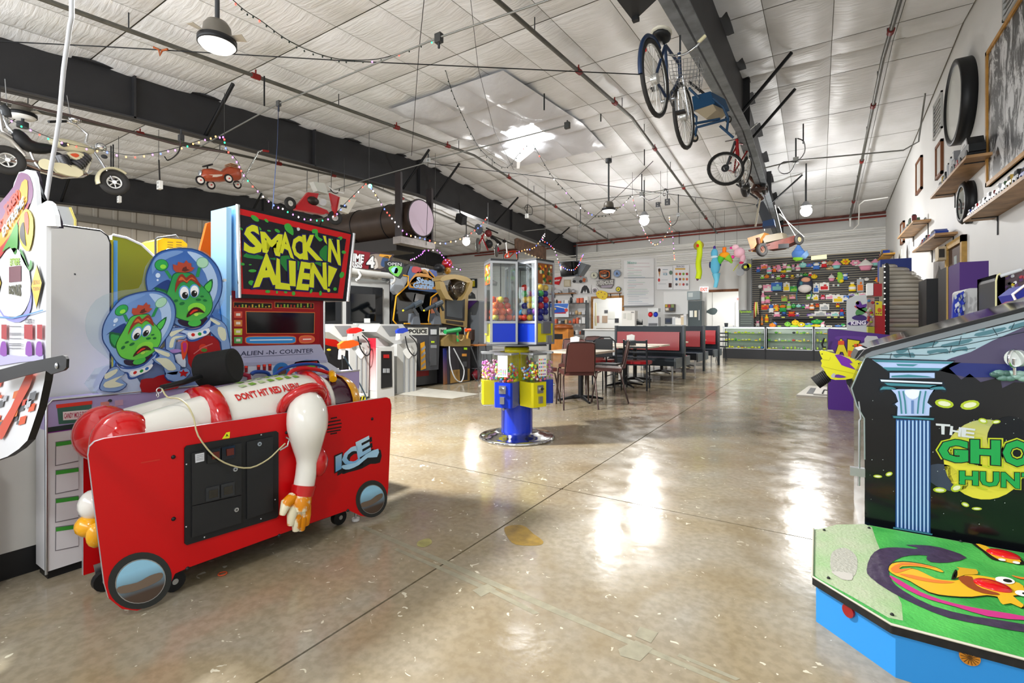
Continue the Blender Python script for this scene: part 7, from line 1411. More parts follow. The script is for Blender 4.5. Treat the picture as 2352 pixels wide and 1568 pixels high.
A.sg(zb([(1380,905),(1450,920),(1520,960),(1575,970),(1560,1000),(1480,965),(1420,975),(1390,940)]),YO,7,2)
for cx,cy,rx,ry,h1,l in((1435,788,78,26,'#e4e4e0',7),(1455,792,36,13,'#1c1c1c',8),(1570,888,60,22,'#e4e4e0',7),(1590,892,24,9,'#1c1c1c',8),(1412,630,30,9,'#e4e4e0',8),(1522,652,30,10,'#e4e4e0',8)):A.e_(*Zb(cx,cy),rx*.2985,ry*.2985,mat(h1,.45),l,10,16)
A.sg(zb([(1180,500),(1260,520),(1340,560),(1520,600),(1581,640),(1581,665),(1480,650),(1400,635),(1330,620),(1260,560)]),DK,4,2);A.sg(zb([(1210,503),(1290,520),(1350,555),(1500,598),(1560,640),(1500,655),(1380,622),(1300,570)]),YO,5,2)
A.sg(zb([(1490,745),(1560,760),(1660,765),(1660,785),(1560,775),(1500,755)]),OR_,5,2)
A.b.obj('dragon_print',t)
for cx,cy,ra,rb in((1422,580,.052,.03),(1338,820,.052,.034)):
 q=onZ(*Zb(cx,cy),.172);b=B();b.ball(q,(ra,rb*1.25,.016),mat('#c00a12',.12,coat=.6),20,10,Matrix.Rotation(radians(-8),3,'Z'));b.obj('stomp_button',t,'glossy red button')
for px_,py_ in((1893,1217),(1996,1212),(1903,1327),(2049,1411),(2207,1243)):q=onZ(px_,py_,.171);b=B();b.ball(q,.006,BLK,8,5);b.obj('bolt',t)
d1=V((.215,-.21,0)).normalized();n1=V((-.70,-.714,0))
q=onP(1951,1402,(-.008,2.16,0),n1);b=B();b.cyl(q,q+n1*.008,.022,mat('#8a1014',.15,coat=.5),n=20);b.obj('reflector',t,'red reflector')
q=onY(2226,1506,1.952);b=B();b.cyl(q,q+V((0,-.008,0)),.024,mat('#b8761c',.15,coat=.5),n=20);[b.tube([q+V((0,-.009,0)),q+V((cos(a)*.021,-.009,sin(a)*.021))],.001,mat('#5a3a0c',.4),n=3)for a in[i*pi/7 for i in range(14)]];b.obj('reflector',t,'amber reflector')
# purple AFTER-word machine
YPu=7.74
t=thing('arcade_machine','purple low cabinet end with yellow and orange fiery letters','arcade machine',(.5,8.2,0))
b=B();P=[onY(x,y,YPu)for x,y in[(1902,941),(1902,758),(1905,754),(2080,773),(2080,950)]];P[0].z=0;P[-1].z=0;b.prism(P,(0,.7,0),mat('#4a2478',.4),BLK);b.obj('cabinet',t,bevel=.004)
A=Art((0,YPu,0),(0,-1,0),.004);A.g(smooth(zu([(1560,300),(1700,285),(2100,310),(2400,340),(2400,380),(1900,350),(1600,340)]),2),mat('#5a3088',.4),1)
FR=[('A',[(1578,520),(1705,530),(1680,350),(1592,345)]),('F',[(1725,555),(1790,562),(1845,370),(1740,355)]),('T',[(1830,560),(1900,570),(1940,400),(1815,405)]),('E',[(1950,560),(2040,570),(2050,380),(1955,378)]),('R',[(2070,570),(2180,580),(2190,380),(2075,378)])]
for i,(ch,q)in enumerate(FR):A.t(ch,*zu(q),BLK,2,.11);A.t(ch,*zu(q),[mat('#d8c81c',.4),mat('#d8c81c',.4),mat('#d8501c',.4),mat('#d8b81c',.4),mat('#d8701c',.4)][i],3,.07)
A.g(zu([(1597,350),(1672,348),(1676,400),(1592,400)]),mat('#d8501c',.4),4);A.g(zu([(1722,470),(1780,480),(1775,555),(1722,545)]),mat('#d8601c',.4),4)
A.b.obj('lettering',t)
b=B();b.prism([onY(x,y,YPu-.25)for x,y in smooth([(1985,812),(1986,778),(1992,771),(2014,772),(2021,782),(2023,812)],1)],(0,.04,0),mat('#b4b5b6',.45));b.obj('grey_panel',t)
b=B();b.tube([onY(x,y,YPu-.1)for x,y in[(1893,776),(1888,790),(1890,797),(1897,797)]],.012,BLK);b.obj('cable_loop',t)
t=thing('floor_scale','flat grey metal ramp plate with black pad left of the purple cabinet','ramp',onZ(1865,905,0))
part(t,'plate',lambda b:b.prism([onZ(x,y,.0)for x,y in[(1829,909),(1904,914),(1904,890),(1858,888)]],(0,0,.02),mat('#a8a49a',.45,.3)));part(t,'pad',lambda b:b.poly([onZ(x,y,.024)for x,y in[(1852,903),(1862,890),(1874,891),(1868,904)]],DGR));part(t,'ramp',lambda b:b.prism([onZ(x,y,.024)for x,y in[(1868,906),(1877,891),(1900,892),(1900,908)]],(0,0,.02),mat('#b8b4ac',.45,.3)));part(t,'handle',lambda b:b.tube([onZ(x,y,.05)for x,y in[(1889,903),(1893,895),(1900,896)]],.01,BLK))
# ribbed clear dome machine
t=thing('ribbed_dome_machine','tall game with clear ribbed dome of stacked tubes and black edge','arcade machine',(1.1,9.9,0))
C0=V((.88,10.05,0));RIBM=milky('#d8d4c8',.55)
part(t,'base',lambda b:b.box((.86,9.5,0),(1.5,10.15,.75),mat('#5a1c2c',.4)))
zt=1.0;k=0
part(t,'back_panel',lambda b:b.prism([V((.86,10.09,.75)),V((1.55,10.09,.75)),V((1.55,10.09,1.55)),V((1.35,10.09,1.9)),V((1.05,10.09,2.08)),V((.86,10.09,2.1))],(0,.05,0),mat('#a39d90',.5)))
while zt<2.1:
 Rr=.56*(1 if zt<1.45 else max(.06,sqrt(max(0,1-((zt-1.45)/.66)**2)))**.9)
 b=B();pts=[C0+V((Rr*sin(a)*1.1,-Rr*cos(a),zt))for a in[pi*.8*i/13 for i in range(14)]];b.tube(pts,.034,RIBM,n=8);b.obj('clear_rib',t)
 b=B();b.tube([p+V((0,-.006,.034))for p in pts],.005,mat('#5f5a52',.5),n=4);b.obj('rib_seam',t);zt+=.068;k+=1
b=B();P=[onY(x,y,9.42)for x,y in[(2031,765),(2031,612),(2034,604),(2040,604),(2043,612),(2043,765)]];P[0].z=P[-1].z=0;b.prism(P,(0,.14,0),BLK);b.obj('black_edge',t)
for k in range(13):q=onY(2032,612+k*12.4,9.40);b=B();b.ball(q,.012,mat('#e8e8e0',.3,e=.6),8,5);b.obj('edge_light',t)
for k,(z_,h_)in enumerate(((1.05,'#8a2440'),(1.2,'#a02c48'),(1.34,'#7a3a2c'),(1.5,'#c8902c'),(1.1,'#d8c82c'))):part(t,'inner_panel',lambda b:b.box((.95+k*.02,9.9,z_-.05),(1.35+(k>3)*.1,9.95,z_+.05),mat(h_,.4)))
t=thing('vending_machine','red upright candy vendor with yellow sticker beside the ribbed dome','vending machine',(.72,9.0,0));Yv=9.05
part(t,'cabinet',lambda b:b.box((onY(2009,748,Yv).x,Yv,0),(onY(2033,748,Yv).x,Yv+.3,onY(2020,700,Yv).z),mat('#a00c14',.35)));part(t,'cash_box',lambda b:b.box((onY(2007,700,Yv).x,Yv,onY(2007,680,Yv).z),(onY(2026,650,Yv).x,Yv+.25,onY(2020,651,Yv).z),mat('#a00c14',.35)));part(t,'glass_side',lambda b:b.box((onY(1992,748,Yv).x,Yv+.02,onY(1992,748,Yv).z),(onY(2009,748,Yv).x,Yv+.28,onY(1992,684,Yv).z),mat('#c8a8a0',.3)));part(t,'white_face',lambda b:b.box((onY(1992,680,Yv).x,Yv+.01,onY(1992,678,Yv).z),(onY(2006,680,Yv).x,Yv+.24,onY(2000,650,Yv).z),WHT));part(t,'lower_panel',lambda b:b.box((onY(1994,748,Yv).x,Yv+.03,0),(onY(2009,748,Yv).x,Yv+.27,onY(1992,750,Yv).z),mat('#c8c832',.4)))
A=Art((0,Yv,0),(0,-1,0),.004);A.g([(2010,691),(2026,692),(2026,725),(2010,724)],mat('#d8c81c',.4),1);A.e_(2020,712,5,5,mat('#c85a1c',.4),2);A.e_(2015,697,3,2,mat('#2c3a6a',.4),2)
for k in range(3):A.e_(2013+k*5,720,2,1.6,mat('#8a3c1c',.4),2)
A.b.obj('yellow_sticker',t)
rnd=random.Random(12)
for k in range(16):part(t,'candy_capsule',lambda b:b.ball(onY(1994+rnd.uniform(0,13),690+rnd.uniform(0,55),Yv+.015),.022,mat(rnd.choice(['#d84a4a','#e8e0d8','#5a9ad0','#e0b0a8','#c8d84a']),.4),8,5))
t=thing('side_sign','white curved machine sign with purple and green climbing monkey art','sign',onY(1970,765,8.9));Ym=8.9
part(t,'board',lambda b:b.prism([onY(x,y,Ym)for x,y in smooth([(1944,705),(1945,688),(1962,679),(1990,676),(1992,700),(1990,765),(1945,765)],1)],(0,.03,0),mat('#c8cccc',.45)))
A=Art((0,Ym,0),(0,-1,0),.006)
for p,h_ in(([(1966,694),(1975,691),(1980,700),(1990,697),(1988,706),(1972,710),(1966,702)],'#5a1f8a'),([(1965,695),(1970,691),(1974,696),(1970,700)],'#d8c82c'),([(1967,712),(1985,705),(1992,712),(1980,722),(1966,724)],'#4a8a4a'),([(1957,728),(1975,722),(1990,728),(1986,736),(1962,734)],'#3a1f6a'),([(1950,740),(1990,736),(1990,745),(1952,747)],'#3a1f6a'),([(1965,702),(1990,716),(1987,718),(1964,706)],'#b83a4a')):A.sg(p,mat(h_,.4),2,2)
A.t('KING',(1955,746),(1988,745),(1988,736),(1955,738),mat('#e8e0f0',.4),4,.05);A.b.obj('artwork',t);part(t,'post',lambda b:b.box((onY(1950,765,Ym).x,Ym,0),(onY(1956,765,Ym).x,Ym+.03,.99),WHT));part(t,'post',lambda b:b.box((onY(1984,765,Ym).x,Ym,0),(onY(1988,765,Ym).x,Ym+.03,.99),WHT))
def cab(lab,px0,px1,top,Y,hx,dpt=.6,r=.02,low=None,nm='game_cabinet',X1=None):
 t=thing(nm,lab,'game cabinet',onY(px0,900,Y));p,q=onY(px0,top,Y),onY(px1,top,Y);b=B();x1=q.x if X1 is None else X1;b.rbox((p.x,Y,0),(x1,Y+dpt,p.z),mat(hx,.45),r,1)if r>.03 else b.box((p.x,Y,0),(x1,Y+dpt,p.z),mat(hx,.45));b.obj('side_panel',t);return t
t=thing('game_cabinet','tall machine with plain dark blue top behind the ribbed dome','game cabinet',onY(2060,900,11.0));p,q=onY(2022,596,11.0),onY(2094,594,11.0)
part(t,'blue_top',lambda b:b.box((p.x,11.0,1.95),(q.x,11.5,p.z),mat('#1a2f78',.4)));part(t,'body',lambda b:b.box((p.x+.05,11.05,0),(q.x-.03,11.5,1.95),BLK))
t=cab('matt black tall cabinet side between ribbed dome and pine door frame',2128,2176,640,8.3,'#1a1b1d')
t=thing('arcade_machine','black-edged machine with blue fantasy artwork left of the purple box','arcade machine',onY(2185,900,7.3));Ya=7.3
p,q=onY(2176,612,Ya),onY(2203,612,Ya);part(t,'side_panel',lambda b:b.box((p.x,Ya,0),(q.x,Ya+.5,p.z),BLK));part(t,'gold_edge',lambda b:b.box((p.x-.008,Ya-.006,0),(p.x+.006,Ya+.01,p.z),mat('#b89a5a',.4)))
A=Art((0,Ya,0),(0,-1,0),.005);A.g([(2184,618),(2202,612),(2202,745),(2185,745)],mat('#1c2c8a',.35),1);rnd=random.Random(14)
for k in range(26):x,y=2186+rnd.random()*14,622+rnd.random()*110;A.sg([(x,y),(x+4,y-3),(x+5,y+4),(x+1,y+7)],mat(rnd.choice(['#8aa8d8','#c8d0e0','#d8b84a','#3a5ab8','#7a3a5a']),.35),2+k%3,2)
A.b.obj('artwork',t);part(t,'top_bar',lambda b:b.tube([onY(2184,617,Ya-.02),onY(2203,610,Ya-.02)],.012,WHT))
cab('purple box-shaped cabinet top standing above the grey panel',2204,2271,602,6.7,'#42206a',.5)
t=cab('pale grey rounded cabinet side in front of the purple box',2216,2287,662,6.0,'#b2b3b4',.5,.035)
A=Art((0,5.99,0),(0,-1,0),.004);A.b.prism([onY(x,y,5.98)for x,y in[(2186,770),(2189,700),(2194,680),(2214,668),(2214,770)]],(0,.05,0),mat('#2a3aa0',.3));rnd=random.Random(15)
for k in range(34):x,y=2188+rnd.random()*22,676+rnd.random()*80;A.sg([(x,y),(x+4,y-4),(x+6,y+3),(x+2,y+7)],mat(rnd.choice(['#c0c8d0','#e0e4ea','#1c2a9a','#8a94a8','#3a4ac0']),.25,.4),12+k%3,2)
A.b.obj('chrome_letter_artwork',t,'blue and silver printed front edge')
t=thing('arcade_machine','black rounded machine with racing artwork behind the sloping glass at right edge','arcade machine',onY(2300,900,5.2));Yb=5.2
p=onY(2288,630,Yb);part(t,'side_panel',lambda b:b.rbox((p.x,Yb,0),(onY(2306,630,Yb).x,Yb+.5,p.z),BLK,.05,1));part(t,'light_edge',lambda b:b.tube([onY(x,y,Yb-.01)for x,y in[(2288,770),(2288,645),(2291,632),(2298,628)]],.006,mat('#d0cc98',.4)))
A=Art((0,Yb+.05,0),(0,-1,0),.004);A.b.prism([onY(x,y,Yb+.05)for x,y in[(2304,790),(2304,632),(2345,620),(2400,610),(2400,790)]],(0,.03,0),mat('#5a4a50',.4));rnd=random.Random(16)
for k in range(60):x,y=2305+rnd.random()*70,632+rnd.random()*130;A.sg([(x,y),(x+7,y-3),(x+8,y+3),(x+1,y+5)],mat(rnd.choice(['#e0e0e0','#a83a4a','#d8c02c','#2a2a2c','#7fb8c8','#5a3a6a','#c8ccd0']),.35),1+k%4,2)
A.b.obj('artwork',t);part(t,'top_bar',lambda b:b.tube([onY(2298,634,Yb-.02),onY(2346,619,Yb-.02)],.014,mat('#c8ccd0',.3)))
t=thing('arcade_machine','machine with blue angular panel and red band cut by the right edge','arcade machine',onY(2345,900,4.3));Yc_=4.35
part(t,'blue_panel',lambda b:b.prism([onY(x,y,Yc_)for x,y in[(2326,676),(2354,655),(2420,640),(2420,700),(2352,690),(2336,695)]],(0,.3,0),mat('#1c2c98',.35)));part(t,'white_edge',lambda b:b.tube([onY(x,y,Yc_-.008)for x,y in[(2336,695),(2326,676),(2354,655),(2420,640)]],.008,WHT))
part(t,'red_band',lambda b:b.prism([onY(x,y,Yc_-.1)for x,y in[(2280,722),(2352,685),(2420,655),(2420,900),(2280,900)]],(0,.3,0),mat('#8a2440',.35)));part(t,'body',lambda b:b.box((onY(2285,900,Yc_).x,Yc_,0),(1.7,Yc_+.6,.9),BLK))
# mounted on the right wall
XR=XW
t=thing('framed_picture','huge pine-framed black and white tree photograph on the right wall','picture',(XR,6.8,3.0));FRM=mat('#b8863c',.5,var=.2,sc=10)
y0,y1,z0,z1=5.4,8.32,2.86,4.55
def bwm():
 m_=bpy.data.materials.new('forest_print');m_.use_nodes=True;n=m_.node_tree.nodes;L=m_.node_tree.links;g_=n.new('ShaderNodeTexCoord');mp=n.new('ShaderNodeMapping');mp.inputs['Scale'].default_value=(1,2.2,1.1);ns=n.new('ShaderNodeTexNoise');ns.inputs['Scale'].default_value=2.2;ns.inputs['Detail'].default_value=12;ns.inputs['Roughness'].default_value=.75;ns.inputs['Distortion'].default_value=.8;rp=n.new('ShaderNodeValToRGB');rp.color_ramp.elements[0].position=.48;rp.color_ramp.elements[0].color=lin('#26272a');rp.color_ramp.elements[1].position=.56;rp.color_ramp.elements[1].color=lin('#d4d5d6')
 L.new(g_.outputs['Object'],mp.inputs[0]);L.new(mp.outputs[0],ns.inputs[0]);L.new(ns.outputs[0],rp.inputs[0]);L.new(rp.outputs[0],n['Principled BSDF'].inputs[0]);n['Principled BSDF'].inputs['Roughness'].default_value=.35;return m_
part(t,'print',lambda b:b.box((XR-.03,y0,z0),(XR,y1,z1),bwm()))
for a,c in(((XR-.05,y0,z0),(XR,y1,z0+.05)),((XR-.05,y0,z1-.05),(XR,y1,z1)),((XR-.05,y1-.05,z0),(XR,y1,z1)),((XR-.05,y0,z0),(XR,y0+.05,z1))):part(t,'frame_rail',lambda b:b.box(a,c,FRM))
t=thing('round_mirror','large round mirror with deep black rim high on the right wall','mirror',(XR,9.45,3.8));mc=V((XR,9.45,4.38))
part(t,'rim',lambda b:b.lathe([(.52,0),(.60,.0),(.60,.16),(.55,.17),(.52,.14)],BLK,mc,44,Matrix.Rotation(-pi/2,3,'Y')));part(t,'mirror_glass',lambda b:b.cyl(mc+V((-.135,0,0)),mc+V((-.14,0,0)),(.525),mat('#c4c6bf',.2),n=40))  # pale colour of the glass stands in for the reflected ceiling light
t=thing('round_mirror','small round clock-like mirror with ribbed black rim by the lower shelf','mirror',(XR,9.1,2.5));mc2=V((XR,9.2,2.86))
part(t,'rim',lambda b:b.lathe([(.23,0),(.30,0),(.30,.05),(.27,.07),(.30,.09),(.27,.12),(.23,.12)],BLK,mc2,36,Matrix.Rotation(-pi/2,3,'Y')));part(t,'mirror_glass',lambda b:b.cyl(mc2+V((-.105,0,0)),mc2+V((-.11,0,0)),.235,mat('#c8d0cc',.05,.8),n=30));part(t,'hand',lambda b:(b.tube([mc2+V((-.115,0,0)),mc2+V((-.115,.1,.08))],.006,BLK),b.tube([mc2+V((-.115,0,0)),mc2+V((-.115,0,-.15))],.006,BLK)))
def louver(lab,ya,yb,za,zb_):
 t=thing('wall_vent',lab,'vent',(XR,ya,za));part(t,'frame',lambda b:[b.box(p,q,mat('#b4b5b2',.5))for p,q in(((XR-.03,ya,za),(XR,yb,za+.03)),((XR-.03,ya,zb_-.03),(XR,yb,zb_)),((XR-.03,ya,za),(XR,ya+.03,zb_)),((XR-.03,yb-.03,za),(XR,yb,zb_)))])
 z=za+.06
 while z<zb_-.06:part(t,'louver_blade',lambda b:b.prism([(XR-.03,ya+.03,z),(XR-.005,ya+.03,z+.03),(XR-.002,ya+.03,z+.03),(XR-.027,ya+.03,z)],(0,yb-ya-.06,0),mat('#9a9b98',.5)));z+=.07
louver('square louvred vent beyond the large round mirror',11.05,11.75,4.55,5.2);louver('louvred vent at the top right corner above the big picture',7.1,7.75,4.62,5.1)
for lab,ya,yb,za,zb_ in(('narrow wooden framed picture, nearer of the pair over the long shelf',11.0,11.5,3.75,4.35),('narrow wooden framed picture, farther of the pair',12.95,13.6,3.95,4.65),('small wooden framed picture beside the far wall shelf',15.4,15.95,3.2,3.75)):
 t=thing('framed_picture',lab,'picture',(XR,ya,za));part(t,'print',lambda b:b.box((XR-.02,ya+.04,za+.04),(XR,yb-.04,zb_-.04),mat('#c8c6c0',.5)));part(t,'frame',lambda b:[b.box(p,q,mat('#7a4a2a',.5))for p,q in(((XR-.04,ya,za),(XR,yb,za+.05)),((XR-.04,ya,zb_-.05),(XR,yb,zb_)),((XR-.04,ya,za),(XR,ya+.05,zb_)),((XR-.04,yb-.05,za),(XR,yb,zb_)))])
def rshelf(lab,ya,yb,z,items,seed,dth=.27,grp='model vehicles on the right wall shelves',hx='#a8835a',sc=1.0):
 t=thing('wall_shelf',{'the long high wall shelf':'long wooden shelf of models below the large round mirror','the near low wall shelf':'long wooden shelf of model cars under the tree picture','the far high wall shelf':'small wooden shelf of models on the right wall, farther high one','the mid low wall shelf':'wooden shelf of models above the pine door frame','the corner wall shelf':'short shelf in the far right corner over the slatwall'}[lab],'shelf',(XR,(ya+yb)/2,z));part(t,'board',lambda b:b.box((XR-dth,ya,z-.035),(XR,yb,z),mat(hx,.5,var=.35,sc=5)))
 for y in(ya+.25,yb-.25):part(t,'bracket',lambda b:(b.box((XR-dth+.03,y,z-.045),(XR,y+.025,z-.035),BLK),b.box((XR-.012,y,z-.26),(XR,y+.025,z-.035),BLK)))
 rnd=random.Random(seed);y=yb-.05;j=0
 for i,(cn,hx_,kind,L_,H_)in enumerate(items):
  L_*=sc;H_*=sc
  yy=y-L_;x0=XR-dth+.03;x1=x0+min(.16,L_*.55);mm=mat(hx_,.3,coat=.3)
  v=thing('model_vehicle' if kind!='radio' else 'portable_radio','%s %s, %s on %s'%(cn,{'car':'model car','truck':'model truck','bike':'model motorcycle','radio':'off-roader shaped radio','can':'tin model'}[kind],ORD[i]+' from the far end',lab),'model vehicle',(x0,yy,z),group=grp)
  if kind=='bike':part(v,'body',lambda b:b.ball(((x0+x1)/2,yy+L_/2,z+H_*.6),(.02,L_*.3,H_*.25),mm,8,5));[part(v,'wheel',lambda b:b.ring(((x0+x1)/2,yy+L_*f_,z+H_*.3),(1,0,0),H_*.22,H_*.07,BLK,10,5))for f_ in(.2,.8)]
  elif kind=='can':part(v,'body',lambda b:b.cyl(((x0+x1)/2,yy+L_/2,z),((x0+x1)/2,yy+L_/2,z+H_),L_*.3,mm,n=10));part(v,'lid',lambda b:b.cyl(((x0+x1)/2,yy+L_/2,z+H_),((x0+x1)/2,yy+L_/2,z+H_*1.12),L_*.22,BLK,n=10))
  else:
   pr_=[(yy,z+H_*.2),(yy+L_,z+H_*.2),(yy+L_,z+H_*.55),(yy+L_*.78,z+H_*.6),(yy+L_*.62,z+H_),(yy+L_*.2,z+H_),(yy+L_*.08,z+H_*.6),(yy,z+H_*.55)]
   part(v,'body',lambda b:b.prism([V((x0,a_,c_))for a_,c_ in pr_],(x1-x0,0,0),mm));part(v,'window',lambda b:b.prism([V((x0-.002,yy+L_*a_,z+H_*c_))for a_,c_ in((.14,.62),(.7,.62),(.6,.92),(.22,.92))],(x1-x0+.004,0,0),SCR))
   for f_ in(.2,.78):part(v,'wheel',lambda b:b.cyl((x0-.006,yy+L_*f_,z+H_*.2),(x1+.006,yy+L_*f_,z+H_*.2),H_*.2,BLK,n=10))
   if kind=='radio':part(v,'lettering',lambda b:b.text('JEEP',[V((x0-.004,yy+L_*.62,z+H_*.66)),V((x0-.004,yy+L_*.35,z+H_*.66)),V((x0-.004,yy+L_*.35,z+H_*.8)),V((x0-.004,yy+L_*.62,z+H_*.8))],WHT,.02))
  y=yy-.02
cols=[('silver','#b8bac0'),('white','#e0e0e0'),('black','#1c1e20'),('grey','#8a8c90'),('red','#b01c24'),('blue','#24409a'),('green','#3a5a40'),('gold','#b89a4a'),('dark red','#6a1c20')]
cc=lambda s:{c:h_ for c,h_ in cols}[s]
rshelf('the long high wall shelf',8.1,10.4,3.24,[(c,cc(c),k,L_,H_)for c,k,L_,H_ in(('silver','bike',.2,.14),('black','bike',.16,.13),('silver','car',.18,.10),('gold','can',.12,.14),('black','truck',.18,.16),('silver','can',.14,.22),('white','can',.14,.26),('grey','truck',.22,.30),('red','car',.15,.12),('black','radio',.55,.26))],1)
rshelf('the near low wall shelf',5.6,8.25,2.47,[(c,cc(c),k,L_,H_)for c,k,L_,H_ in(('blue','car',.15,.09),('grey','car',.13,.09),('red','car',.13,.10),('white','car',.13,.10),('black','car',.15,.10),('grey','truck',.16,.12),('dark red','car',.14,.10),('silver','truck',.16,.13),('green','car',.15,.11),('gold','truck',.16,.13),('black','truck',.18,.13),('blue','car',.2,.10),('silver','car',.18,.11))],2)
rshelf('the far high wall shelf',12.1,14.3,3.17,[(c,cc(c),k,L_,H_)for c,k,L_,H_ in(('grey','car',.16,.07),('silver','car',.16,.08),('white','car',.16,.08),('grey','truck',.2,.10),('silver','car',.2,.09),('grey','car',.2,.1),('green','truck',.4,.16),('dark red','can',.16,.17))],3)
rshelf('the mid low wall shelf',10.0,12.2,2.58,[(c,cc(c),k,L_,H_)for c,k,L_,H_ in(('silver','bike',.22,.14),('grey','bike',.2,.14),('silver','bike',.2,.14),('red','car',.16,.10),('blue','car',.16,.10),('black','truck',.2,.12),('red','car',.16,.09),('blue','car',.55,.10))],4)
rshelf('the corner wall shelf',17.2,18.9,3.18,[(c,cc(c),k,L_,H_)for c,k,L_,H_ in(('red','car',.3,.14),('white','truck',.3,.18),('gold','car',.3,.2),('blue','car',.3,.14))],5,hx='#d09a3c')
t=thing('pine_door_frame','open pine door frame with small sign box on its corner','door frame',(XR,10.2,0));PN=mat('#b8924c',.5,var=.25,sc=9)
ya,yb=9.45,10.55
for a,c in(((XR-.06,ya,0),(XR,ya+.1,2.45)),((XR-.06,yb-.1,0),(XR,yb,2.45)),((XR-.06,ya,2.35),(XR,yb,2.45))):part(t,'frame_board',lambda b:b.box(a,c,PN))
part(t,'dark_leaf',lambda b:b.box((XR-.03,ya+.1,0),(XR-.005,yb-.1,2.35),mat('#4a3222',.6)));part(t,'glass_strip',lambda b:b.box((XR-.034,ya+.45,.2),(XR-.03,ya+.62,2.2),mat('#b8c4c4',.2)))
part(t,'sign_box',lambda b:b.box((XR-.16,yb-.1,2.2),(XR-.06,yb+.14,2.42),mat('#c8b89a',.5)));part(t,'sign_face',lambda b:b.box((XR-.15,yb-.105,2.24),(XR-.08,yb-.1,2.38),mat('#3a3634',.5)))
for i,(lab,ya,yb,za,zb_,h_)in enumerate((('black and white poster left of the pine door frame',10.75,11.75,1.5,2.3,'#8a8684'),('tall narrow silver print beyond the far high shelf',14.6,15.1,2.55,3.15,'#c0c2c4'),('oval white rimmed print near the far corner',15.9,16.5,2.6,3.1,'#dcdcd4'))):
 t=thing('poster',lab,'poster',(XR,ya,za));part(t,'print',lambda b:b.box((XR-.02,ya,za),(XR,yb,zb_),mat(h_,.4,var=.35,sc=5)));part(t,'picture_detail',lambda b:(b.prism([(XR-.024,ya+(yb-ya)*u,za+(zb_-za)*v)for u,v in((.2,.2),(.7,.15),(.8,.6),(.5,.85),(.25,.6))],(.003,0,0),mat('#4a4644',.4))))
 # OVERHEAD
 # sprinkler pipes
PIPE=mat('#5f5e58',.45,.5,var=.2,sc=10);RC=mat('#7a1c18',.5)
for i,(X,nm,y0_)in enumerate(((-3.2,'third',-1.0),(-7.22,'second',-1.0),(-11.3,'first',-1.0),(.86,'fourth',-1.0))):
 t=thing('sprinkler_pipe','grey sprinkler pipe under the roof, the %s counting from the left'%nm,'pipe',(X,YR,5.2),0,'sprinkler pipes')
 YR_=9.6;pz=lambda y:5.6-.08*abs(y-YR_)-.25
 part(t,'pipe',lambda b:b.tube([(X,y0_,pz(y0_)),(X,YR_,pz(YR_)),(X,19.3,pz(19.3))],.03,PIPE,n=10))
 for y in(1.4,4.1,7.0,8.6,11.2,14.0,17.2):
  part(t,'red_coupling',lambda b:(b.cyl((X,y-.06,pz(y-.06)),(X,y+.06,pz(y+.06)),.045,RC,n=10),b.cyl((X,y,pz(y)),(X,y,pz(y)+.1),.012,RC,n=6)))
 for y in(2.5,5.6,9.0,10.4,12.6,15.6,18.6):part(t,'hanger',lambda b:b.cyl((X,y,pz(y)),(X,y,pz(y)+.22),.008,DGR,n=5))
part(t,'drop_pipe',lambda b:b.tube([(X,18.9,4.65),(X,18.9,4.3)],.03,WHT))
# conduits, cables, hangers, boxes
GV=mat('#7d7e7a',.4,.5)
def run(nm,lab,pts,z,r,m,cat_='conduit',grp=None):
 P=[]
 for i,p in enumerate(pts):
  zz=p[2]if len(p)>2 else z;P.append(onZ(p[0],p[1],zz))
 return one(nm,lab,cat_,lambda b:b.tube(P,r,m,n=6),grp)
run('conduit','pale conduit crossing from the left girder past the first junction box',[(445,345,4.25),(640,238,4.5),(1008,86,4.5),(1290,-10,4.5)],4.5,.012,GV)
run('black_cable','thin black cable stretched across the top of the hall',[(0,95,4.8),(240,107,4.8),(800,140,4.8),(1470,171,4.8)],4.8,.008,BLK,'cable')
run('conduit','conduit passing under the skylight to its junction box',[(990,366),(1095,341),(1300,288)],4.55,.012,GV)
run('conduit','pale conduit beside the round heater duct',[(690,460,4.0),(850,410,4.3),(985,372,4.5)],4.5,.012,GV)
run('black_cable','thin black cable running from the heater toward the right girder',[(984,375),(1240,405),(1500,441),(1735,469)],4.5,.008,BLK,'cable')
run('conduit','conduit above the white lamp left of the bicycles',[(1200,477),(1471,446),(1643,416)],4.55,.012,GV)
run('conduit','conduit continuing right of the bicycles to the wall',[(1755,386),(1828,368),(2075,345),(2110,325,4.7),(2125,215,5.2)],4.55,.014,GV)
run('conduit','farther conduit carrying the round white lamp',[(1200,531),(1330,517),(1560,492),(1735,470)],4.5,.012,GV)
run('conduit','conduit holding the lamp right of the girder',[(1768,480),(1850,468),(1935,452)],4.5,.012,GV)
run('conduit','white conduit before the ribbed far wall from which plush toys hang',[(1250,592,4.0),(1420,580,4.0),(1600,562,4.0),(1700,556,4.0),(1865,546,4.0),(1960,527,4.0),(1972,515,4.1),(1974,470,4.5),(1985,461,4.5),(2040,453,4.5)],4.0,.018,mat('#dcdcd8',.4))
run('black_cable','loose cable slanting up from the mid hall toward the skylight',[(1340,520,4.1),(1430,440,4.5),(1500,370,4.8)],4.5,.008,BLK,'cable')
run('black_cable','loose wire hanging from the roof down past the first girder',[(975,-10,5.1),(962,120,5.0),(945,358,4.5)],4.5,.005,BLK,'cable')
run('black_cable','loose wire crossing the skylight film',[(1080,-10,5.1),(1098,155,5.1),(1135,300,4.8),(1180,390,4.7)],4.5,.004,BLK,'cable')
run('black_cable','thin wire hanging before the heater down to the police game',[(983,365,4.5),(982,470,3.9),(977,620,2.5)],4.5,.006,BLK,'cable')
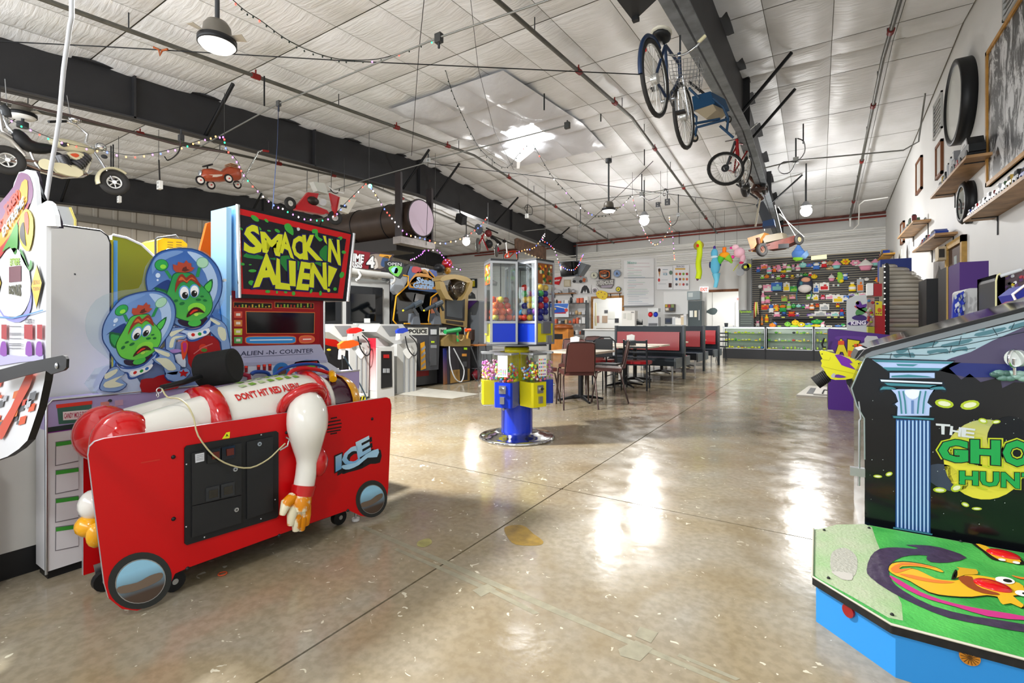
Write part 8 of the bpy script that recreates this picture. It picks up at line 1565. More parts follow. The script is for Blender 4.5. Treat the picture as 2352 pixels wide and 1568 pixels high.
run('black_cable','brown cable strung beneath the left girder',[(0,228,4.0),(160,265,3.95),(400,330,3.9),(520,350,3.8)],4,.02,mat('#3a2c28',.5),'cable')
run('black_cable','thin black wire dropping onto the alien marquee',[(640,238,4.5),(637,330,3.6),(626,480,2.6)],4.5,.005,mat('#2c3a5a',.5),'cable')
def coil(lab,pts,z):run('coiled_cable',lab,[p for p in smooth([(x,y)for x,y in pts],3,False)],z,.010,BLK,'cable')
coil('looped black cable at the hanging plug left of the white lamp',[(1474,448),(1490,460),(1515,450),(1530,434),(1535,442),(1525,450),(1522,440),(1530,434),(1533,460)],4.3)
coil('looped black cable beneath the far junction box',[(1515,468),(1520,485),(1528,505),(1540,518),(1552,512),(1558,496)],4.2)
coil('looped cable under the bare hook right of the girder',[(1828,372),(1815,395),(1795,398),(1788,385),(1800,372),(1830,370),(1848,350),(1846,325),(1832,318)],4.3)
coil('looped cable above the small hanging socket mid ceiling',[(1212,490),(1205,478),(1212,470),(1222,478),(1222,492),(1212,492)],4.2)
coil('drooping black cable beside the left junction box',[(416,320),(412,345),(400,360),(385,368),(378,360)],3.6)
def jbox(lab,x,y,z,s=.07,hx='#6f706e',top=None):
 t=thing('junction_box',lab,'junction box',onZ(x,y,z));q=onZ(x,y,z)
 part(t,'box',lambda b:b.cb(q,(s,s*.7,s*1.2),mat(hx,.45)),bevel=.004);part(t,'hanger_rod',lambda b:b.cyl(q+V((0,0,s*.6)),(q.x,q.y,zc(q.y)-.05),.014,DGR,n=8))
for lab,x,y,z,s,hx in(('dark junction box hanging nearest, at top centre',1008,88,4.5,.09,'#3c3d3c'),('junction box above the alien marquee',640,238,4.5,.07,'#4a4b4a'),('dark junction box right of the skylight',1303,288,4.55,.09,'#3c3d3c'),('silver junction box right of the heater duct',984,368,4.5,.07,'#a8aaa8'),('pale junction box left of the white lamp',1474,446,4.5,.10,'#9a9c9a'),('pale junction box farther along the hall',1558,493,4.5,.09,'#9a9c9e'),('white junction box right of the big girder',1828,368,4.5,.10,'#a8aaa6'),('small box left of the far lamp over the booths',1333,518,4.45,.08,'#8a8c8a'),('junction box by the left girder brace',416,317,4.2,.09,'#3c3d40')):jbox(lab,x,y,z,s,hx)
def socket(lab,pts,x,y,z,hx='#d8d8d4',s=.08):
 t=thing('hanging_socket',lab,'socket',onZ(x,y,z));q=onZ(x,y,z);part(t,'socket_box',lambda b:b.cb(q,(s,s*.5,s*1.3),mat(hx,.4)),bevel=.004);part(t,'socket_face',lambda b:(b.cb(q+V((.0,-s*.27,s*.3)),(s*.35,.004,s*.3),mat('#9a9a96',.4)),b.cb(q+V((.0,-s*.27,-s*.3)),(s*.35,.004,s*.3),mat('#9a9a96',.4))))
 part(t,'drop_cable',lambda b:b.tube([q+V((0,0,s*.6)),onZ(pts[0],pts[1],pts[2])],.012,BLK,n=6))
socket('white hanging socket under the motorcycle front wheel',(273,445,3.4),274,458,3.2);socket('white hanging socket left of the pedal car',(365,368,3.9),367,425,3.3,s=.1);socket('white hanging socket mid ceiling right of the red motorbike',(1212,470,4.3),1210,496,4.05,s=.09);socket('grey hanging socket block above the booths',(1533,435,4.5),1533,464,4.2,'#5a5c60',.12);socket('small grey spotlight block left of the hanging socket',(1518,466,4.3),1511,470,4.2,'#5a5c60',.1)
for i,(x,y0,y1,z0)in enumerate(((1371,527,578,4.3),(1560,505,560,4.3),(1670,495,560,4.2),(1850,395,462,4.5),(1930,500,540,4.2),(607,150,175,4.9),(1250,185,215,4.95),(1380,235,262,4.9),(255,328,385,4.0),(260,340,395,3.9),(1480,350,380,4.6),(1845,275,330,4.6))):q=onZ(x,y1,z0);one('hanger_rod','thin dark rod hanging from the roof, %s in a loose row of spare rods'%ORD[i],'rod',lambda b:b.cyl(q,(q.x,q.y,zc(q.y)+.03),.012,BLK,n=6),'spare hanger rods')
one('red_gas_pipe','thin red pipe along the top of the far wall','pipe',lambda b:b.tube([(-14.5,19.35,4.62),(XW,19.35,4.62)],.03,mat('#7a2c22',.5),n=8))
# lamps
for i,p in enumerate(LAMPS):
 lab=['bright round lamp hanging left of the bicycles','bright round lamp right of the big girder','bright lamp far left beyond the first girder'][i]
 t=thing('hanging_lamp',lab,'lamp',p,0,'round hanging lamps');q=V(p)
 part(t,'glowing_bulb',lambda b:b.ball(q+V((0,0,-.02)),.13,mat('#fffdf6',.5,e=9.0),18,10));part(t,'housing',lambda b:b.cyl(q+V((0,0,.1)),q+V((0,0,.22)),.13,mat('#8a8c8e',.4),r2=.05,n=18));part(t,'rod',lambda b:b.cyl(q+V((0,0,.22)),(q.x,q.y,zc(q.y)-.05),.016,DGR,n=8))
def fan(lab,q,r,rod_top,glow):
 t=thing('fan_light',lab,'ceiling fan',q);part(t,'diffuser',lambda b:b.lathe([(0,-.03),(r*.8,-.028),(r*.97,0),(r*.97,.02)],mat('#f1f0ec',.5,e=glow),q,32));part(t,'ring',lambda b:b.lathe([(r*.96,0),(r*1.03,.0),(r*1.03,.05),(r*.8,.06)],BLK,q,32));part(t,'motor_housing',lambda b:b.lathe([(r*.8,.05),(r*.72,.16),(r*.55,.2),(0,.21)],mat('#6a655c',.4,.3),q,28));part(t,'rod',lambda b:b.cyl(q+V((0,0,.2)),(q.x,q.y,zc(q.y)-.05),.02,DGR,n=8));part(t,'canopy',lambda b:b.cyl((q.x,q.y,zc(q.y)-.13),(q.x,q.y,zc(q.y)-.05),.07,DGR,n=16))
 for k in range(3):a=radians(35+120*k);d=V((cos(a),sin(a),0));n_=V((-sin(a),cos(a),0));part(t,'blade',lambda b:b.prism([q+d*r*.9+n_*.03+V((0,0,.055)),q+d*r*1.55+n_*.045+V((0,0,.06)),q+d*r*1.55-n_*.045+V((0,0,.075)),q+d*r*.9-n_*.03+V((0,0,.07))],(0,0,.004),mat('#a09a8e',.5)))
fan('near fan light with flat white diffuser and dark ring',V(onZ(499,104,3.60)),.15,0,.75);fan('farther fan light hanging over the dining tables',V(onZ(1398,484,3.7)),.15,0,.8)
fan('dark fan light partly hidden behind the hanging motorcycle',V(onZ(52,268,4.3)),.16,0,0)
# speakers
t=thing('speaker','black square speaker cut by the top edge left of the girder','speaker',onZ(1462,10,4.2));Q=[onZ(x,y,4.1)for x,y in[(1412,-6),(1455,50),(1510,-2),(1470,-40)]];part(t,'cabinet',lambda b:b.prism(Q,(0,0,.25),mat('#2b2c2e',.6)));part(t,'bracket',lambda b:b.cb(onZ(1460,44,4.08),(.06,.05,.04),BLK));part(t,'hanging_rod',lambda b:b.cyl(Q[0]+V((.1,.1,.2)),Q[0]+V((.1,.1,1.0)),.015,BLK))
t=thing('speaker','small black cube speaker hanging beside the first girder','speaker',onX(1059,503,-8.9));q=onX(1059,503,-8.9);part(t,'cabinet',lambda b:b.cb(q,(.28,.2,.26),mat('#2c2e32',.5),Matrix.Rotation(.5,3,'Y')@Matrix.Rotation(.3,3,'X')),bevel=.01);part(t,'bracket',lambda b:b.tube([q,q+V((-.05,0,.25)),q+V((-.15,.1,.5))],.015,BLK))
t=thing('speaker','dark angled speaker with blue base under the right girder','speaker',onY(1757,490,13.5));part(t,'cabinet',lambda b:b.prism([onY(x,y,13.5)for x,y in[(1736,470),(1753,461),(1778,508),(1779,516),(1752,512)]],(0,.3,0),mat('#3a3e44',.5)));part(t,'blue_base',lambda b:b.prism([onY(x,y,13.48)for x,y in[(1752,508),(1777,502),(1780,517),(1751,521)]],(0,.3,0),mat('#24406a',.5)));part(t,'strap',lambda b:b.tube([onY(1740,470,13.6),onY(1745,430,13.6)],.012,GRY))
# gas heater tube
t=thing('heater_duct','big brown round heater duct with pale disc end','heater',(-9.5,8.45,3.2));HC=onX(967,501,-7.9);R_=.43;HB=mat('#3b2d25',.45,.2,var=.2,sc=3)
part(t,'duct',lambda b:b.cyl(HC,HC+V((-4.6,0,0)),R_,HB,n=36));part(t,'end_disc',lambda b:b.cyl(HC,HC+V((.02,0,0)),R_*.96,mat('#c8b4c4',.5),n=36));part(t,'end_rim',lambda b:b.ring(HC,(1,0,0),R_,.02,mat('#2a2220',.4),36,6))
for dx in(-.9,-2.0,-3.2):part(t,'band',lambda b:b.ring(HC+V((dx,0,0)),(1,0,0),R_+.003,.013,BLK,36,6))
for x_,sy in((-.2,-.52),(-.2,.52)):part(t,'hanger_plate',lambda b:b.box((HC.x+x_-.09,HC.y+sy-.03,HC.z-.55),(HC.x+x_+.09,HC.y+sy+.03,4.62 if sy<0 else 4.5),mat('#332c2c',.5)))
part(t,'cradle',lambda b:b.box((HC.x-.32,HC.y-.58,HC.z-.66),(HC.x-.06,HC.y+.58,HC.z-.5),mat('#7d7672',.4,.4,var=.2,sc=8)))
part(t,'lower_housing',lambda b:b.box((HC.x-4.6,HC.y-.3,HC.z-.75),(HC.x-.5,HC.y+.3,HC.z-.45),mat('#26211f',.5)))
# vehicles hung in the roof space
TY=mat('#2b2a29',.7);RIMM=mat('#c4c4c0',.3,.6)
def wheel_(t,c,ax,R,r,m=TY,hub=RIMM,spokes=0,disc=None,nm='wheel'):
 ax=V(ax).normalized();b=B();b.ring(c,ax,R-r,r,m,26,8);b.ring(c,ax,R-2*r,r*.35,hub,26,5);w_=b.obj(nm,t)
 b=B();b.cyl(c-ax*.03,c+ax*.03,R*.14,hub,n=12)
 if disc:b.cyl(c-ax*.012,c+ax*.012,R-2*r,disc,n=22)
 u=ax.orthogonal().normalized();v=ax.cross(u)
 for k in range(spokes):a=2*pi*k/spokes;b.tube([c,c+(u*cos(a)+v*sin(a))*(R-2*r)],.003 if spokes>8 else .012,hub,n=3)
 b.obj('hub',w_)
XMo=-8.75;Zc_=lambda x,y:(x*.2721,180+y*.2721);mo=lambda x,y,o=0:onX(*Zc_(x,y),XMo+o)
t=thing('motorcycle','cream mini motorcycle hung on chains from the left girder','motorcycle',mo(500,700));CRM=mat('#c9c3a2',.25,coat=.4);BR_=mat('#6a564c',.4,.4)
wheel_(t,mo(965,878),(1,-.25,0),.185,.05,spokes=6);wheel_(t,mo(60,690),(1,0,0),.185,.05,spokes=6)
part(t,'tank',lambda b:b.ball(mo(610,575),(.09,.25,.085),CRM,16,10));part(t,'tank_badge',lambda b:b.poly([mo(x,y,.092)for x,y in smooth([(505,555),(560,540),(590,560),(540,580)],2)],DGR))
part(t,'seat',lambda b:b.tube([tuple(p)for p in smooth([tuple(mo(x,y))for x,y in[(105,455),(150,480),(230,560),(330,590),(440,590)]],3,False)],[.05,.06,.075,.08,.085,.085,.085,.085,.08,.075,.07,.06,.05],BLK,n=10))
part(t,'side_cover',lambda b:b.prism([mo(x,y,.05)for x,y in smooth([(560,630),(620,620),(700,640),(690,670),(640,690),(590,665)],2)],(.03,0,0),CRM));part(t,'flame_badge',lambda b:b.poly([mo(x,y,.083)for x,y in smooth([(590,640),(640,632),(670,650),(640,668)],2)],mat('#c8502c',.4)))
for x0,x1 in((520,600),(640,730)):
 part(t,'engine_cylinder',lambda b:b.tube([mo(x0+(40 if x0<600 else-10),740),mo(x0 if x0<600 else x1,650)],.075,mat('#5a5a5c',.4,.6),n=12))
 part(t,'cooling_fin',lambda b:[b.tube([mo(x0+(40 if x0<600 else-10)+(-(40-(0 if x0>600 else 0))*k/6 if x0<600 else 16*k),740-15*k),mo(x0+(40 if x0<600 else-10)+(-40*k/6 if x0<600 else 16*k)+2,738-15*k)],.09,mat('#2c2c2e',.5),n=12)for k in range(6)])
part(t,'engine_case',lambda b:b.ball(mo(600,775),(.08,.14,.085),CRM,14,9));part(t,'clutch_cover',lambda b:b.cyl(mo(385,725,.04),mo(385,725,.10),.07,CRM,n=18));part(t,'belly_cover',lambda b:b.prism([mo(x,y,.0)for x,y in smooth([(430,720),(560,735),(680,790),(650,840),(470,800)],2)],(.08,0,0),CRM))
for L,r_,m_ in(([(760,570),(850,700),(965,878)],.018,CHR),([(720,550),(740,470),(640,390),(560,365)],.016,CHR),([(740,590),(560,600),(230,590),(110,500),(20,440),(0,300)],.02,mat('#a8a4a0',.3,.6)),([(0,470),(90,520),(200,640),(210,660)],.03,mat('#b8b4ac',.3,.5)),([(60,690),(200,720),(330,770),(560,830),(740,810)],.016,BR_),([(740,590),(770,680),(720,790)],.02,mat('#c8c4b0',.3,.4)),([(250,600),(290,700),(340,770)],.015,CHR),([(120,680),(300,700),(440,740)],.018,BR_),([(340,790),(520,840),(700,830),(780,780)],.014,CHR),([(120,470),(60,400),(30,330),(10,230)],.02,CHR)):part(t,'frame_tube',lambda b:b.tube([tuple(mo(*p))for p in L],r_,m_,n=8))
part(t,'front_fender',lambda b:loft(b,[[mo(965,878)+V((sx_,cos(a)*R2,sin(a)*R2))for sx_,R2 in((-.06,.19),(-.05,.215),(0,.222),(.05,.215),(.06,.19))]for a in[radians(200-150*k/10)for k in range(11)]],CRM,False))
part(t,'headlight',lambda b:b.ball(mo(850,580),(.07,.07,.06),CHR,14,9));part(t,'gauge',lambda b:b.ball(mo(632,352),(.08,.07,.05),CHR,14,9));part(t,'grip',lambda b:b.tube([mo(410,366,.1),mo(560,362)],.018,BLK));part(t,'grip',lambda b:b.tube([mo(660,345,-.1),mo(720,350,-.15)],.014,BLK));part(t,'tail_lamp',lambda b:b.tube([mo(10,230),mo(50,270),mo(60,320)],.05,DGR));part(t,'caliper',lambda b:b.ball(mo(880,660),(.03,.04,.03),DGR))
part(t,'chain',lambda b:b.tube([mo(75,470),(XMo-.1,mo(60,300).y,4.3)],.006,STEEL,n=4));part(t,'chain',lambda b:b.tube([mo(600,350),(XMo-.15,mo(596,190).y,4.35)],.006,STEEL,n=4))
XPc=-8.6;pc=lambda x,y,o=0:onX(*Zc_(x,y),XPc+o);t=thing('pedal_car','orange-red pedal car with white wheels and a push handle','pedal car',pc(1850,820));OG=mat('#a8482a',.3,coat=.3)
loftR=lambda L:[[pc(x,cy)+V((hw*cos(a),0,hh*sin(a)))for a in[2*pi*k/14 for k in range(14)]]for x,cy,hw,hh in L]
part(t,'body',lambda b:loft(b,loftR([(1690,820,.05,.06),(1710,815,.11,.10),(1780,815,.13,.11),(1860,830,.13,.09),(1900,810,.13,.12),(1960,800,.12,.13),(2010,810,.10,.11),(2030,820,.04,.06)]),OG))
for x,y,o in((1690,860,.14),(1780,900,-.14),(1930,845,.14),(2003,897,-.14)):wheel_(t,pc(x,y,o),(1,0,0),.075,.014,BLK,mat('#c8302c',.4),0,mat('#e8e4dc',.4))
part(t,'steering_wheel',lambda b:(b.ring(pc(1752,735),(0,-.5,1),.075,.012,BLK,20,6),b.tube([pc(1752,738),pc(1750,775)],.012,BLK)));part(t,'luggage_rack',lambda b:[b.box(tuple(pc(1895,735+12*k,-.1)),tuple(pc(2010,730+12*k,.1)),mat('#a87c5c',.5))for k in range(3)]);part(t,'grille',lambda b:b.ball(pc(1688,800),(.06,.02,.06),STEEL,10,6));part(t,'emblem_stripe',lambda b:b.poly([pc(x,y,.135)for x,y in[(1760,812),(1880,810),(1875,822),(1830,832),(1790,832),(1800,820)]],mat('#d8c8b8',.4)))
part(t,'push_handle',lambda b:b.tube([pc(1980,885),pc(2040,880),pc(2065,830),pc(2180,620),pc(2215,608)],.014,CHR,n=8));part(t,'handle_grip',lambda b:b.tube([pc(2215,608),pc(2268,615)],.02,mat('#8a1c1c',.5),n=8));part(t,'hanging_wire',lambda b:b.tube([pc(1790,720),pc(1885,590),(XPc-.4,pc(1885,590).y,4.35)],.004,STEEL,n=4))
Z1=lambda x,y:(600+x*.2721,320+y*.2721);XSc=-8.45;sc1=lambda x,y,o=0:onX(*Z1(x,y),XSc+o);t=thing('racing_scooter','red and white motor scooter hanging beside the alien marquee','scooter',sc1(480,560));RDS=mat('#b4141c',.3,coat=.3)
wheel_(t,sc1(245,540),(1,0,0),.12,.035,disc=mat('#d8d4cc',.4));wheel_(t,sc1(622,662),(1,-.4,0),.15,.045,disc=mat('#c8b8b8',.4))
part(t,'frame_rail',lambda b:b.prism([sc1(x,y,-.03)for x,y in[(300,545),(380,450),(470,460),(440,560),(540,600),(560,630),(430,610),(280,590)]],(.06,0,0),RDS));part(t,'red_deck',lambda b:b.prism([sc1(x,y,-.06)for x,y in[(270,560),(330,560),(530,620),(500,640),(270,600)]],(.12,0,0),RDS));part(t,'engine',lambda b:b.ball(sc1(430,520),(.10,.14,.09),mat('#2c2420',.4,.3),12,8));part(t,'engine_head',lambda b:b.cyl(sc1(520,530,-.05),sc1(520,530,.09),.07,mat('#a8a8a8',.3,.6),n=14))
part(t,'front_shield',lambda b:b.prism([sc1(x,y,.0)for x,y in[(568,455),(650,490),(628,610),(610,640),(595,580)]],(.05,0,0),RDS));part(t,'white_fairing',lambda b:b.prism([sc1(x,y,.0)for x,y in[(650,490),(778,515),(710,632),(628,605)]],(.10,0,0),mat('#d8d2c4',.35)));part(t,'number_badge',lambda b:b.poly([sc1(x,y,.104)for x,y in[(668,550),(725,560),(722,582),(664,570)]],BLK))
part(t,'seat',lambda b:b.prism([sc1(x,y,-.08)for x,y in[(403,365),(500,380),(530,470),(440,445)]],(.14,0,0),mat('#c4c4bc',.4)));part(t,'handlebar',lambda b:b.tube([sc1(565,395),sc1(600,430),sc1(695,455)],.018,WHT));part(t,'steering_hoop',lambda b:b.ring(sc1(620,405),(1,0,0),.12,.01,BLK,20,5,0,pi));part(t,'fork',lambda b:b.tube([sc1(600,560),sc1(622,662)],.03,RDS))
for x in(385,480,590,700):part(t,'chain',lambda b:b.tube([sc1(x,440),sc1(x+3,260)],.006,DGR,n=4))
Z9=lambda x,y:(900+x*.1871,520+y*.1871);XM2=-8.9;m9=lambda x,y,o=0:onX(*Z9(x,y),XM2+o);t=thing('motorcycle','small red and black motorbike hung beyond the heater duct','motorcycle',m9(1180,220))
wheel_(t,m9(1060,232),(1,.5,0),.235,.05,mat('#5a5856',.6),spokes=8);wheel_(t,m9(1285,300),(1,.5,0),.20,.05,mat('#5a5856',.6),spokes=8)
part(t,'engine',lambda b:b.ball(m9(1190,215),(.12,.17,.14),BLK,12,8));part(t,'tank',lambda b:b.ball(m9(1185,85),(.1,.16,.12),mat('#6a1418',.3,coat=.4),12,8));part(t,'seat',lambda b:b.tube([m9(1225,130),m9(1330,210)],.06,BLK));part(t,'number_plate',lambda b:b.ball(m9(1065,35),(.05,.2,.17),mat('#4a5058',.4),12,8))
for L,m_ in(([(1130,90),(1060,232)],mat('#a81c20',.3)),([(1160,20),(1300,80)],BLK),([(1150,130),(1240,260),(1285,300)],CHR),([(1230,160),(1310,200),(1300,260)],mat('#b8b8b8',.3,.6)),([(1100,110),(1140,200),(1180,290)],mat('#8a1c20',.4))):part(t,'frame_tube',lambda b:b.tube([m9(*p)for p in L],.025,m_,n=8))
part(t,'red_guard',lambda b:b.ball(m9(1295,280),(.06,.09,.09),mat('#a8143c',.4),10,7));part(t,'chain',lambda b:b.tube([m9(1180,60),m9(1170,-60)],.008,STEEL,n=4))
part(t,'hanging_chain',lambda b:b.tube([m9(1180,40),V((m9(1180,40).x,m9(1180,40).y,zc(m9(1180,40).y)-.05))],.008,STEEL,n=4))
t=thing('bicycle','small red and white bicycle hanging over the clear toy towers','bicycle',m9(1450,380));
for x,y in((1375,385),(1545,405)):wheel_(t,m9(x,y,-.1),(1,.6,0),.24,.018,TY,RIMM,12)
for L in([(1375,385),(1440,380),(1520,300),(1545,405)],[(1440,380),(1430,310),(1520,300)],[(1430,310),(1375,385)]):part(t,'frame_tube',lambda b:b.tube([m9(x,y,-.1)for x,y in L],.022,mat('#d8401c',.4),n=7))
part(t,'saddle',lambda b:b.ball(m9(1380,180),(.06,.12,.05),BLK));part(t,'seat_post',lambda b:b.tube([m9(1405,190,-.1),m9(1420,380,-.1)],.025,WHT));part(t,'handlebar',lambda b:b.tube([m9(1440,175),m9(1520,200)],.02,STEEL))
one('rusty_sign','rusty perforated metal sign hanging left of the far girder end','sign',lambda b:(b.prism([onX(*Z9(x,y),-8.2)for x,y in[(1515,155),(1540,140),(1895,265),(1895,425),(1520,265)]],(-.04,0,0),mat('#5a4232',.6,.2,var=.45,sc=6)),[b.cyl(onX(*Z9(x,y),-8.195),onX(*Z9(x,y),-8.19),.03,mat('#e0d0a8',.5),n=8)for x,y in[(1640+40*k,330+14*k)for k in range(6)]]))
# bicycles under the right girder
Z2=lambda x,y:(1400+x*.3955,y*.3955)
def bicycle(lab,P,Q,R,fm,seat,bars,spk=18,tr=.02,extra=None,skip=False,tilt=V((0,0,1))):
 t=thing('bicycle',lab,'bicycle',P);d=(Q-P).normalized();ax=d.cross(tilt).normalized();up=ax.cross(d).normalized();L_=(Q-P).length
 if not skip:wheel_(t,P,ax,R,tr,TY,RIMM,spk)
 wheel_(t,Q,ax,R,tr,TY,RIMM,spk)
 pt=lambda a,h_,s=0:P+d*(a*L_)+up*h_+ax*s
 BBk=pt(.42,-.04);ST=pt(.30,.48);HD=pt(.80,.50);HD2=pt(.83,.38)
 for nm,L in(('frame_tube',[BBk,ST]),('frame_tube',[ST,HD]),('frame_tube',[BBk,HD2]),('chain_stay',[P,BBk]),('seat_stay',[P,ST])):part(t,nm,lambda b:b.tube(L,.016,fm,n=8))
 for s in(-.05,.05):part(t,'fork_blade',lambda b:b.tube([HD2+ax*s*.5,Q+ax*s],.011,CHR,n=6))
 part(t,'head_tube',lambda b:b.tube([HD2,pt(.78,.62)],.02,fm,n=8));part(t,'seat_post',lambda b:b.tube([ST,seat],.013,CHR));part(t,'saddle',lambda b:(b.ball(seat,(.09,.13,.04),BLK,12,7)),None)
 part(t,'handlebar',lambda b:b.tube([tuple(p)for p in smooth([tuple(x)for x in bars],3,False)],.012,CHR,n=7))
 part(t,'chainring',lambda b:(b.ring(BBk+ax*.05,ax,.08,.008,mat('#5a5a5a',.4,.6),20,5),b.cyl(BBk-ax*.07,BBk+ax*.07,.02,STEEL)));
 for s in(-1,1):part(t,'crank',lambda b:(b.tube([BBk+ax*.07*s,BBk+ax*.09*s-up*.16*s],.01,STEEL),b.cb(BBk+ax*.13*s-up*.16*s,(.09,.07,.02),BLK)))
 part(t,'mudguard',lambda b:b.ring(P,ax,R+.02,.022,fm,18,6,radians(-110),radians(15),flat=.9))if extra else None
 return t,pt,d,ax,up
P=dep(1504,182,4.62);Q=dep(1571,268,5.35)
bars=[dep(1616,84,4.75),dep(1600,105,4.75),dep(1580,120,4.8),dep(1558,128,4.8),dep(1535,125,4.95)]
t,pt,d,ax,up=bicycle('blue old town bicycle with wire basket hanging nearest under the girder',P,Q,.355,mat('#1d3252',.4,.2),dep(1519,85,4.7),bars,24,.022,True)
part(t,'cream_saddle_top',lambda b:b.ball(dep(1519,76,4.7),(.10,.14,.025),mat('#c8c4b4',.5),12,6));part(t,'grip',lambda b:b.tube([dep(1604,98,4.75),dep(1620,82,4.73)],.018,mat('#d8cfa8',.5)));part(t,'red_reflector',lambda b:b.cb(dep(1481,112,4.5),(.03,.02,.05),mat('#d8302c',.4)))
bk=[dep(1533,140,4.9),dep(1606,130,4.9),dep(1600,180,4.9),dep(1540,182,4.9)];bo=V((.0,.28,0))
def basket(b):
 for k in range(9):
  f_=k/8;b.tube([bk[0].lerp(bk[1],f_),bk[3].lerp(bk[2],f_)],.003,STEEL,n=3);b.tube([bk[0].lerp(bk[1],f_)+bo,bk[3].lerp(bk[2],f_)+bo*.8],.003,STEEL,n=3);b.tube([bk[3].lerp(bk[2],f_),bk[3].lerp(bk[2],f_)+bo*.8],.003,STEEL,n=3)
 for k in range(6):
  f_=k/5;b.tube([bk[0].lerp(bk[3],f_),bk[1].lerp(bk[2],f_),bk[1].lerp(bk[2],f_)+bo*.9,bk[0].lerp(bk[3],f_)+bo*.9],.003,STEEL,n=3,closed=True)
part(t,'wire_basket',basket)
for x,y in((1516,70),(1563,118)):q=dep(x,y,4.75);part(t,'chain',lambda b:b.tube([q,(q.x,q.y,zc(q.y)-.5)],.007,DGR,n=4))
XW2=5.9;t=thing('wheeled_walker','old blue wheeled cart with blue box hanging behind the nearest bicycle','cart',dep(1620,240,XW2));k2=lambda x,y,o=0:dep(*Z2(x,y),XW2+o);BFm=mat('#20405e',.5)
part(t,'blue_box',lambda b:b.prism([k2(x,y)for x,y in[(478,560),(585,530),(612,600),(490,645)]],(.12,.32,0),mat('#174468',.5)));part(t,'tan_base',lambda b:b.prism([k2(x,y)for x,y in[(490,640),(600,605),(620,640),(560,690)]],(.08,.2,0),mat('#a89a80',.5)))
for L in([(470,650),(505,680),(505,740),(690,690)],[(505,740),(495,800)],[(600,570),(660,620),(690,690),(680,760)],[(460,510),(520,570)],[(480,720),(640,690)],[(640,730),(720,800)]):part(t,'frame_tube',lambda b:b.tube([k2(*p)for p in L],.016,BFm,n=7))
wheel_(t,k2(493,800),(1,-.9,0),.055,.014,TY,RIMM,0,mat('#c8b8a0',.4));wheel_(t,k2(690,692,.2),(1,-.9,0),.05,.012,TY,RIMM)
q=k2(522,540);part(t,'chain',lambda b:b.tube([q,(q.x,q.y,4.6)],.006,DGR,n=4))
P2=dep(1667,388,9.0);Q2=dep(1712,395,9.9)
t,pt,d,ax,up=bicycle('red mountain bicycle hanging with its wheel facing the camera',P2,Q2,.32,mat('#8a1c1c',.35),dep(1714,430,9.8),[dep(1665,325,9.1),dep(1700,315,9.1),dep(1740,282,9.1)],20,.03,False,True,V((.3,.2,1)))
t['category']='bicycle'
wheel_(t,P2+V((0,-.02,0)),(.45,-1,.15),.335,.03,TY,RIMM,24,nm='turned_wheel');part(t,'brake_disc',lambda b:b.cyl(P2+V((0,-.06,0)),P2+V((0,-.05,0)),.07,BLK,n=16));part(t,'red_fork',lambda b:(b.tube([dep(1692,320,9.1),dep(1694,360,9.1),dep(1700,375,9.1)],.035,mat('#a81c20',.35)),b.tube([dep(1688,325,9.1),dep(1668,386,8.95)],.025,mat('#5a5e62',.35,.5))))
part(t,'chain',lambda b:b.tube([dep(1690,310,9.1),dep(1690,270,9.1)],.008,DGR,n=4))
X5=11.5;t=thing('motor_scooter','brown folded motor scooter hanging behind the red bicycle','scooter',dep(1730,430,X5))
wheel_(t,dep(1712,432,10.6),(1,-.2,0),.20,.06,TY,RIMM);wheel_(t,dep(1757,432,X5),(1,-.2,0),.16,.05,TY,RIMM)
for L in([(1720,405),(1745,430),(1760,435)],[(1725,385),(1735,420),(1728,440)],[(1735,440),(1752,458)]):part(t,'frame_tube',lambda b:b.tube([dep(x,y,X5)for x,y in L],.04,mat('#4a3026',.4),n=8))
part(t,'deck',lambda b:b.cb(dep(1742,437,X5),(.3,.3,.06),mat('#3a2820',.5)));part(t,'silver_part',lambda b:b.ball(dep(1722,380,X5),(.1,.08,.05),STEEL));part(t,'hanging_strap',lambda b:b.tube([dep(1748,445,X5),dep(1735,520,X5)],.02,mat('#a8a08c',.6)))
XK=13.2;kk=lambda x,y,o=0:dep(*Z2(x,y),XK+o);t=thing('go_kart','rusty brown go-kart with wooden nose hanging over the plush toys','go-kart',kk(970,1400));RU=mat('#4a1f16',.55,var=.3,sc=8)
wheel_(t,kk(885,1450),(1,-.8,0),.19,.055,TY,mat('#5a4a3a',.5),0,mat('#5a3a2c',.5));wheel_(t,kk(1100,1390),(1,-.8,0),.155,.045,TY,mat('#8a7a5a',.5),0,mat('#8a8460',.5));wheel_(t,kk(960,1430,.5),(1,-.8,0),.12,.04,TY,RIMM)
part(t,'wooden_nose',lambda b:b.prism([kk(x,y)for x,y in[(800,1382),(900,1350),(825,1460)]],(.1,.3,0),mat('#8a5c28',.5,var=.2,sc=6)));part(t,'chassis',lambda b:b.prism([kk(x,y)for x,y in[(900,1420),(1080,1365),(1090,1395),(990,1440),(920,1450)]],(.1,.35,0),RU));part(t,'engine',lambda b:b.prism([kk(x,y,.1)for x,y in[(880,1370),(1000,1350),(1010,1385),(900,1410)]],(.1,.3,0),mat('#6a6252',.5)));part(t,'steering_fork',lambda b:b.tube([kk(860,1380),kk(870,1430),kk(885,1450)],.05,RU));part(t,'cross_bar',lambda b:b.tube([kk(810,1455),kk(930,1420)],.025,RU));part(t,'black_plate',lambda b:b.cb(kk(1000,1430),(.35,.1,.12),BLK))
for L in([(980,1200),(1080,1370)],[(960,1190),(1000,1350)],[(985,1240),(1130,1375)],[(900,1340),(880,1170)]):part(t,'hanging_cord',lambda b:b.tube([kk(*p)for p in L],.012,WHT,n=4))
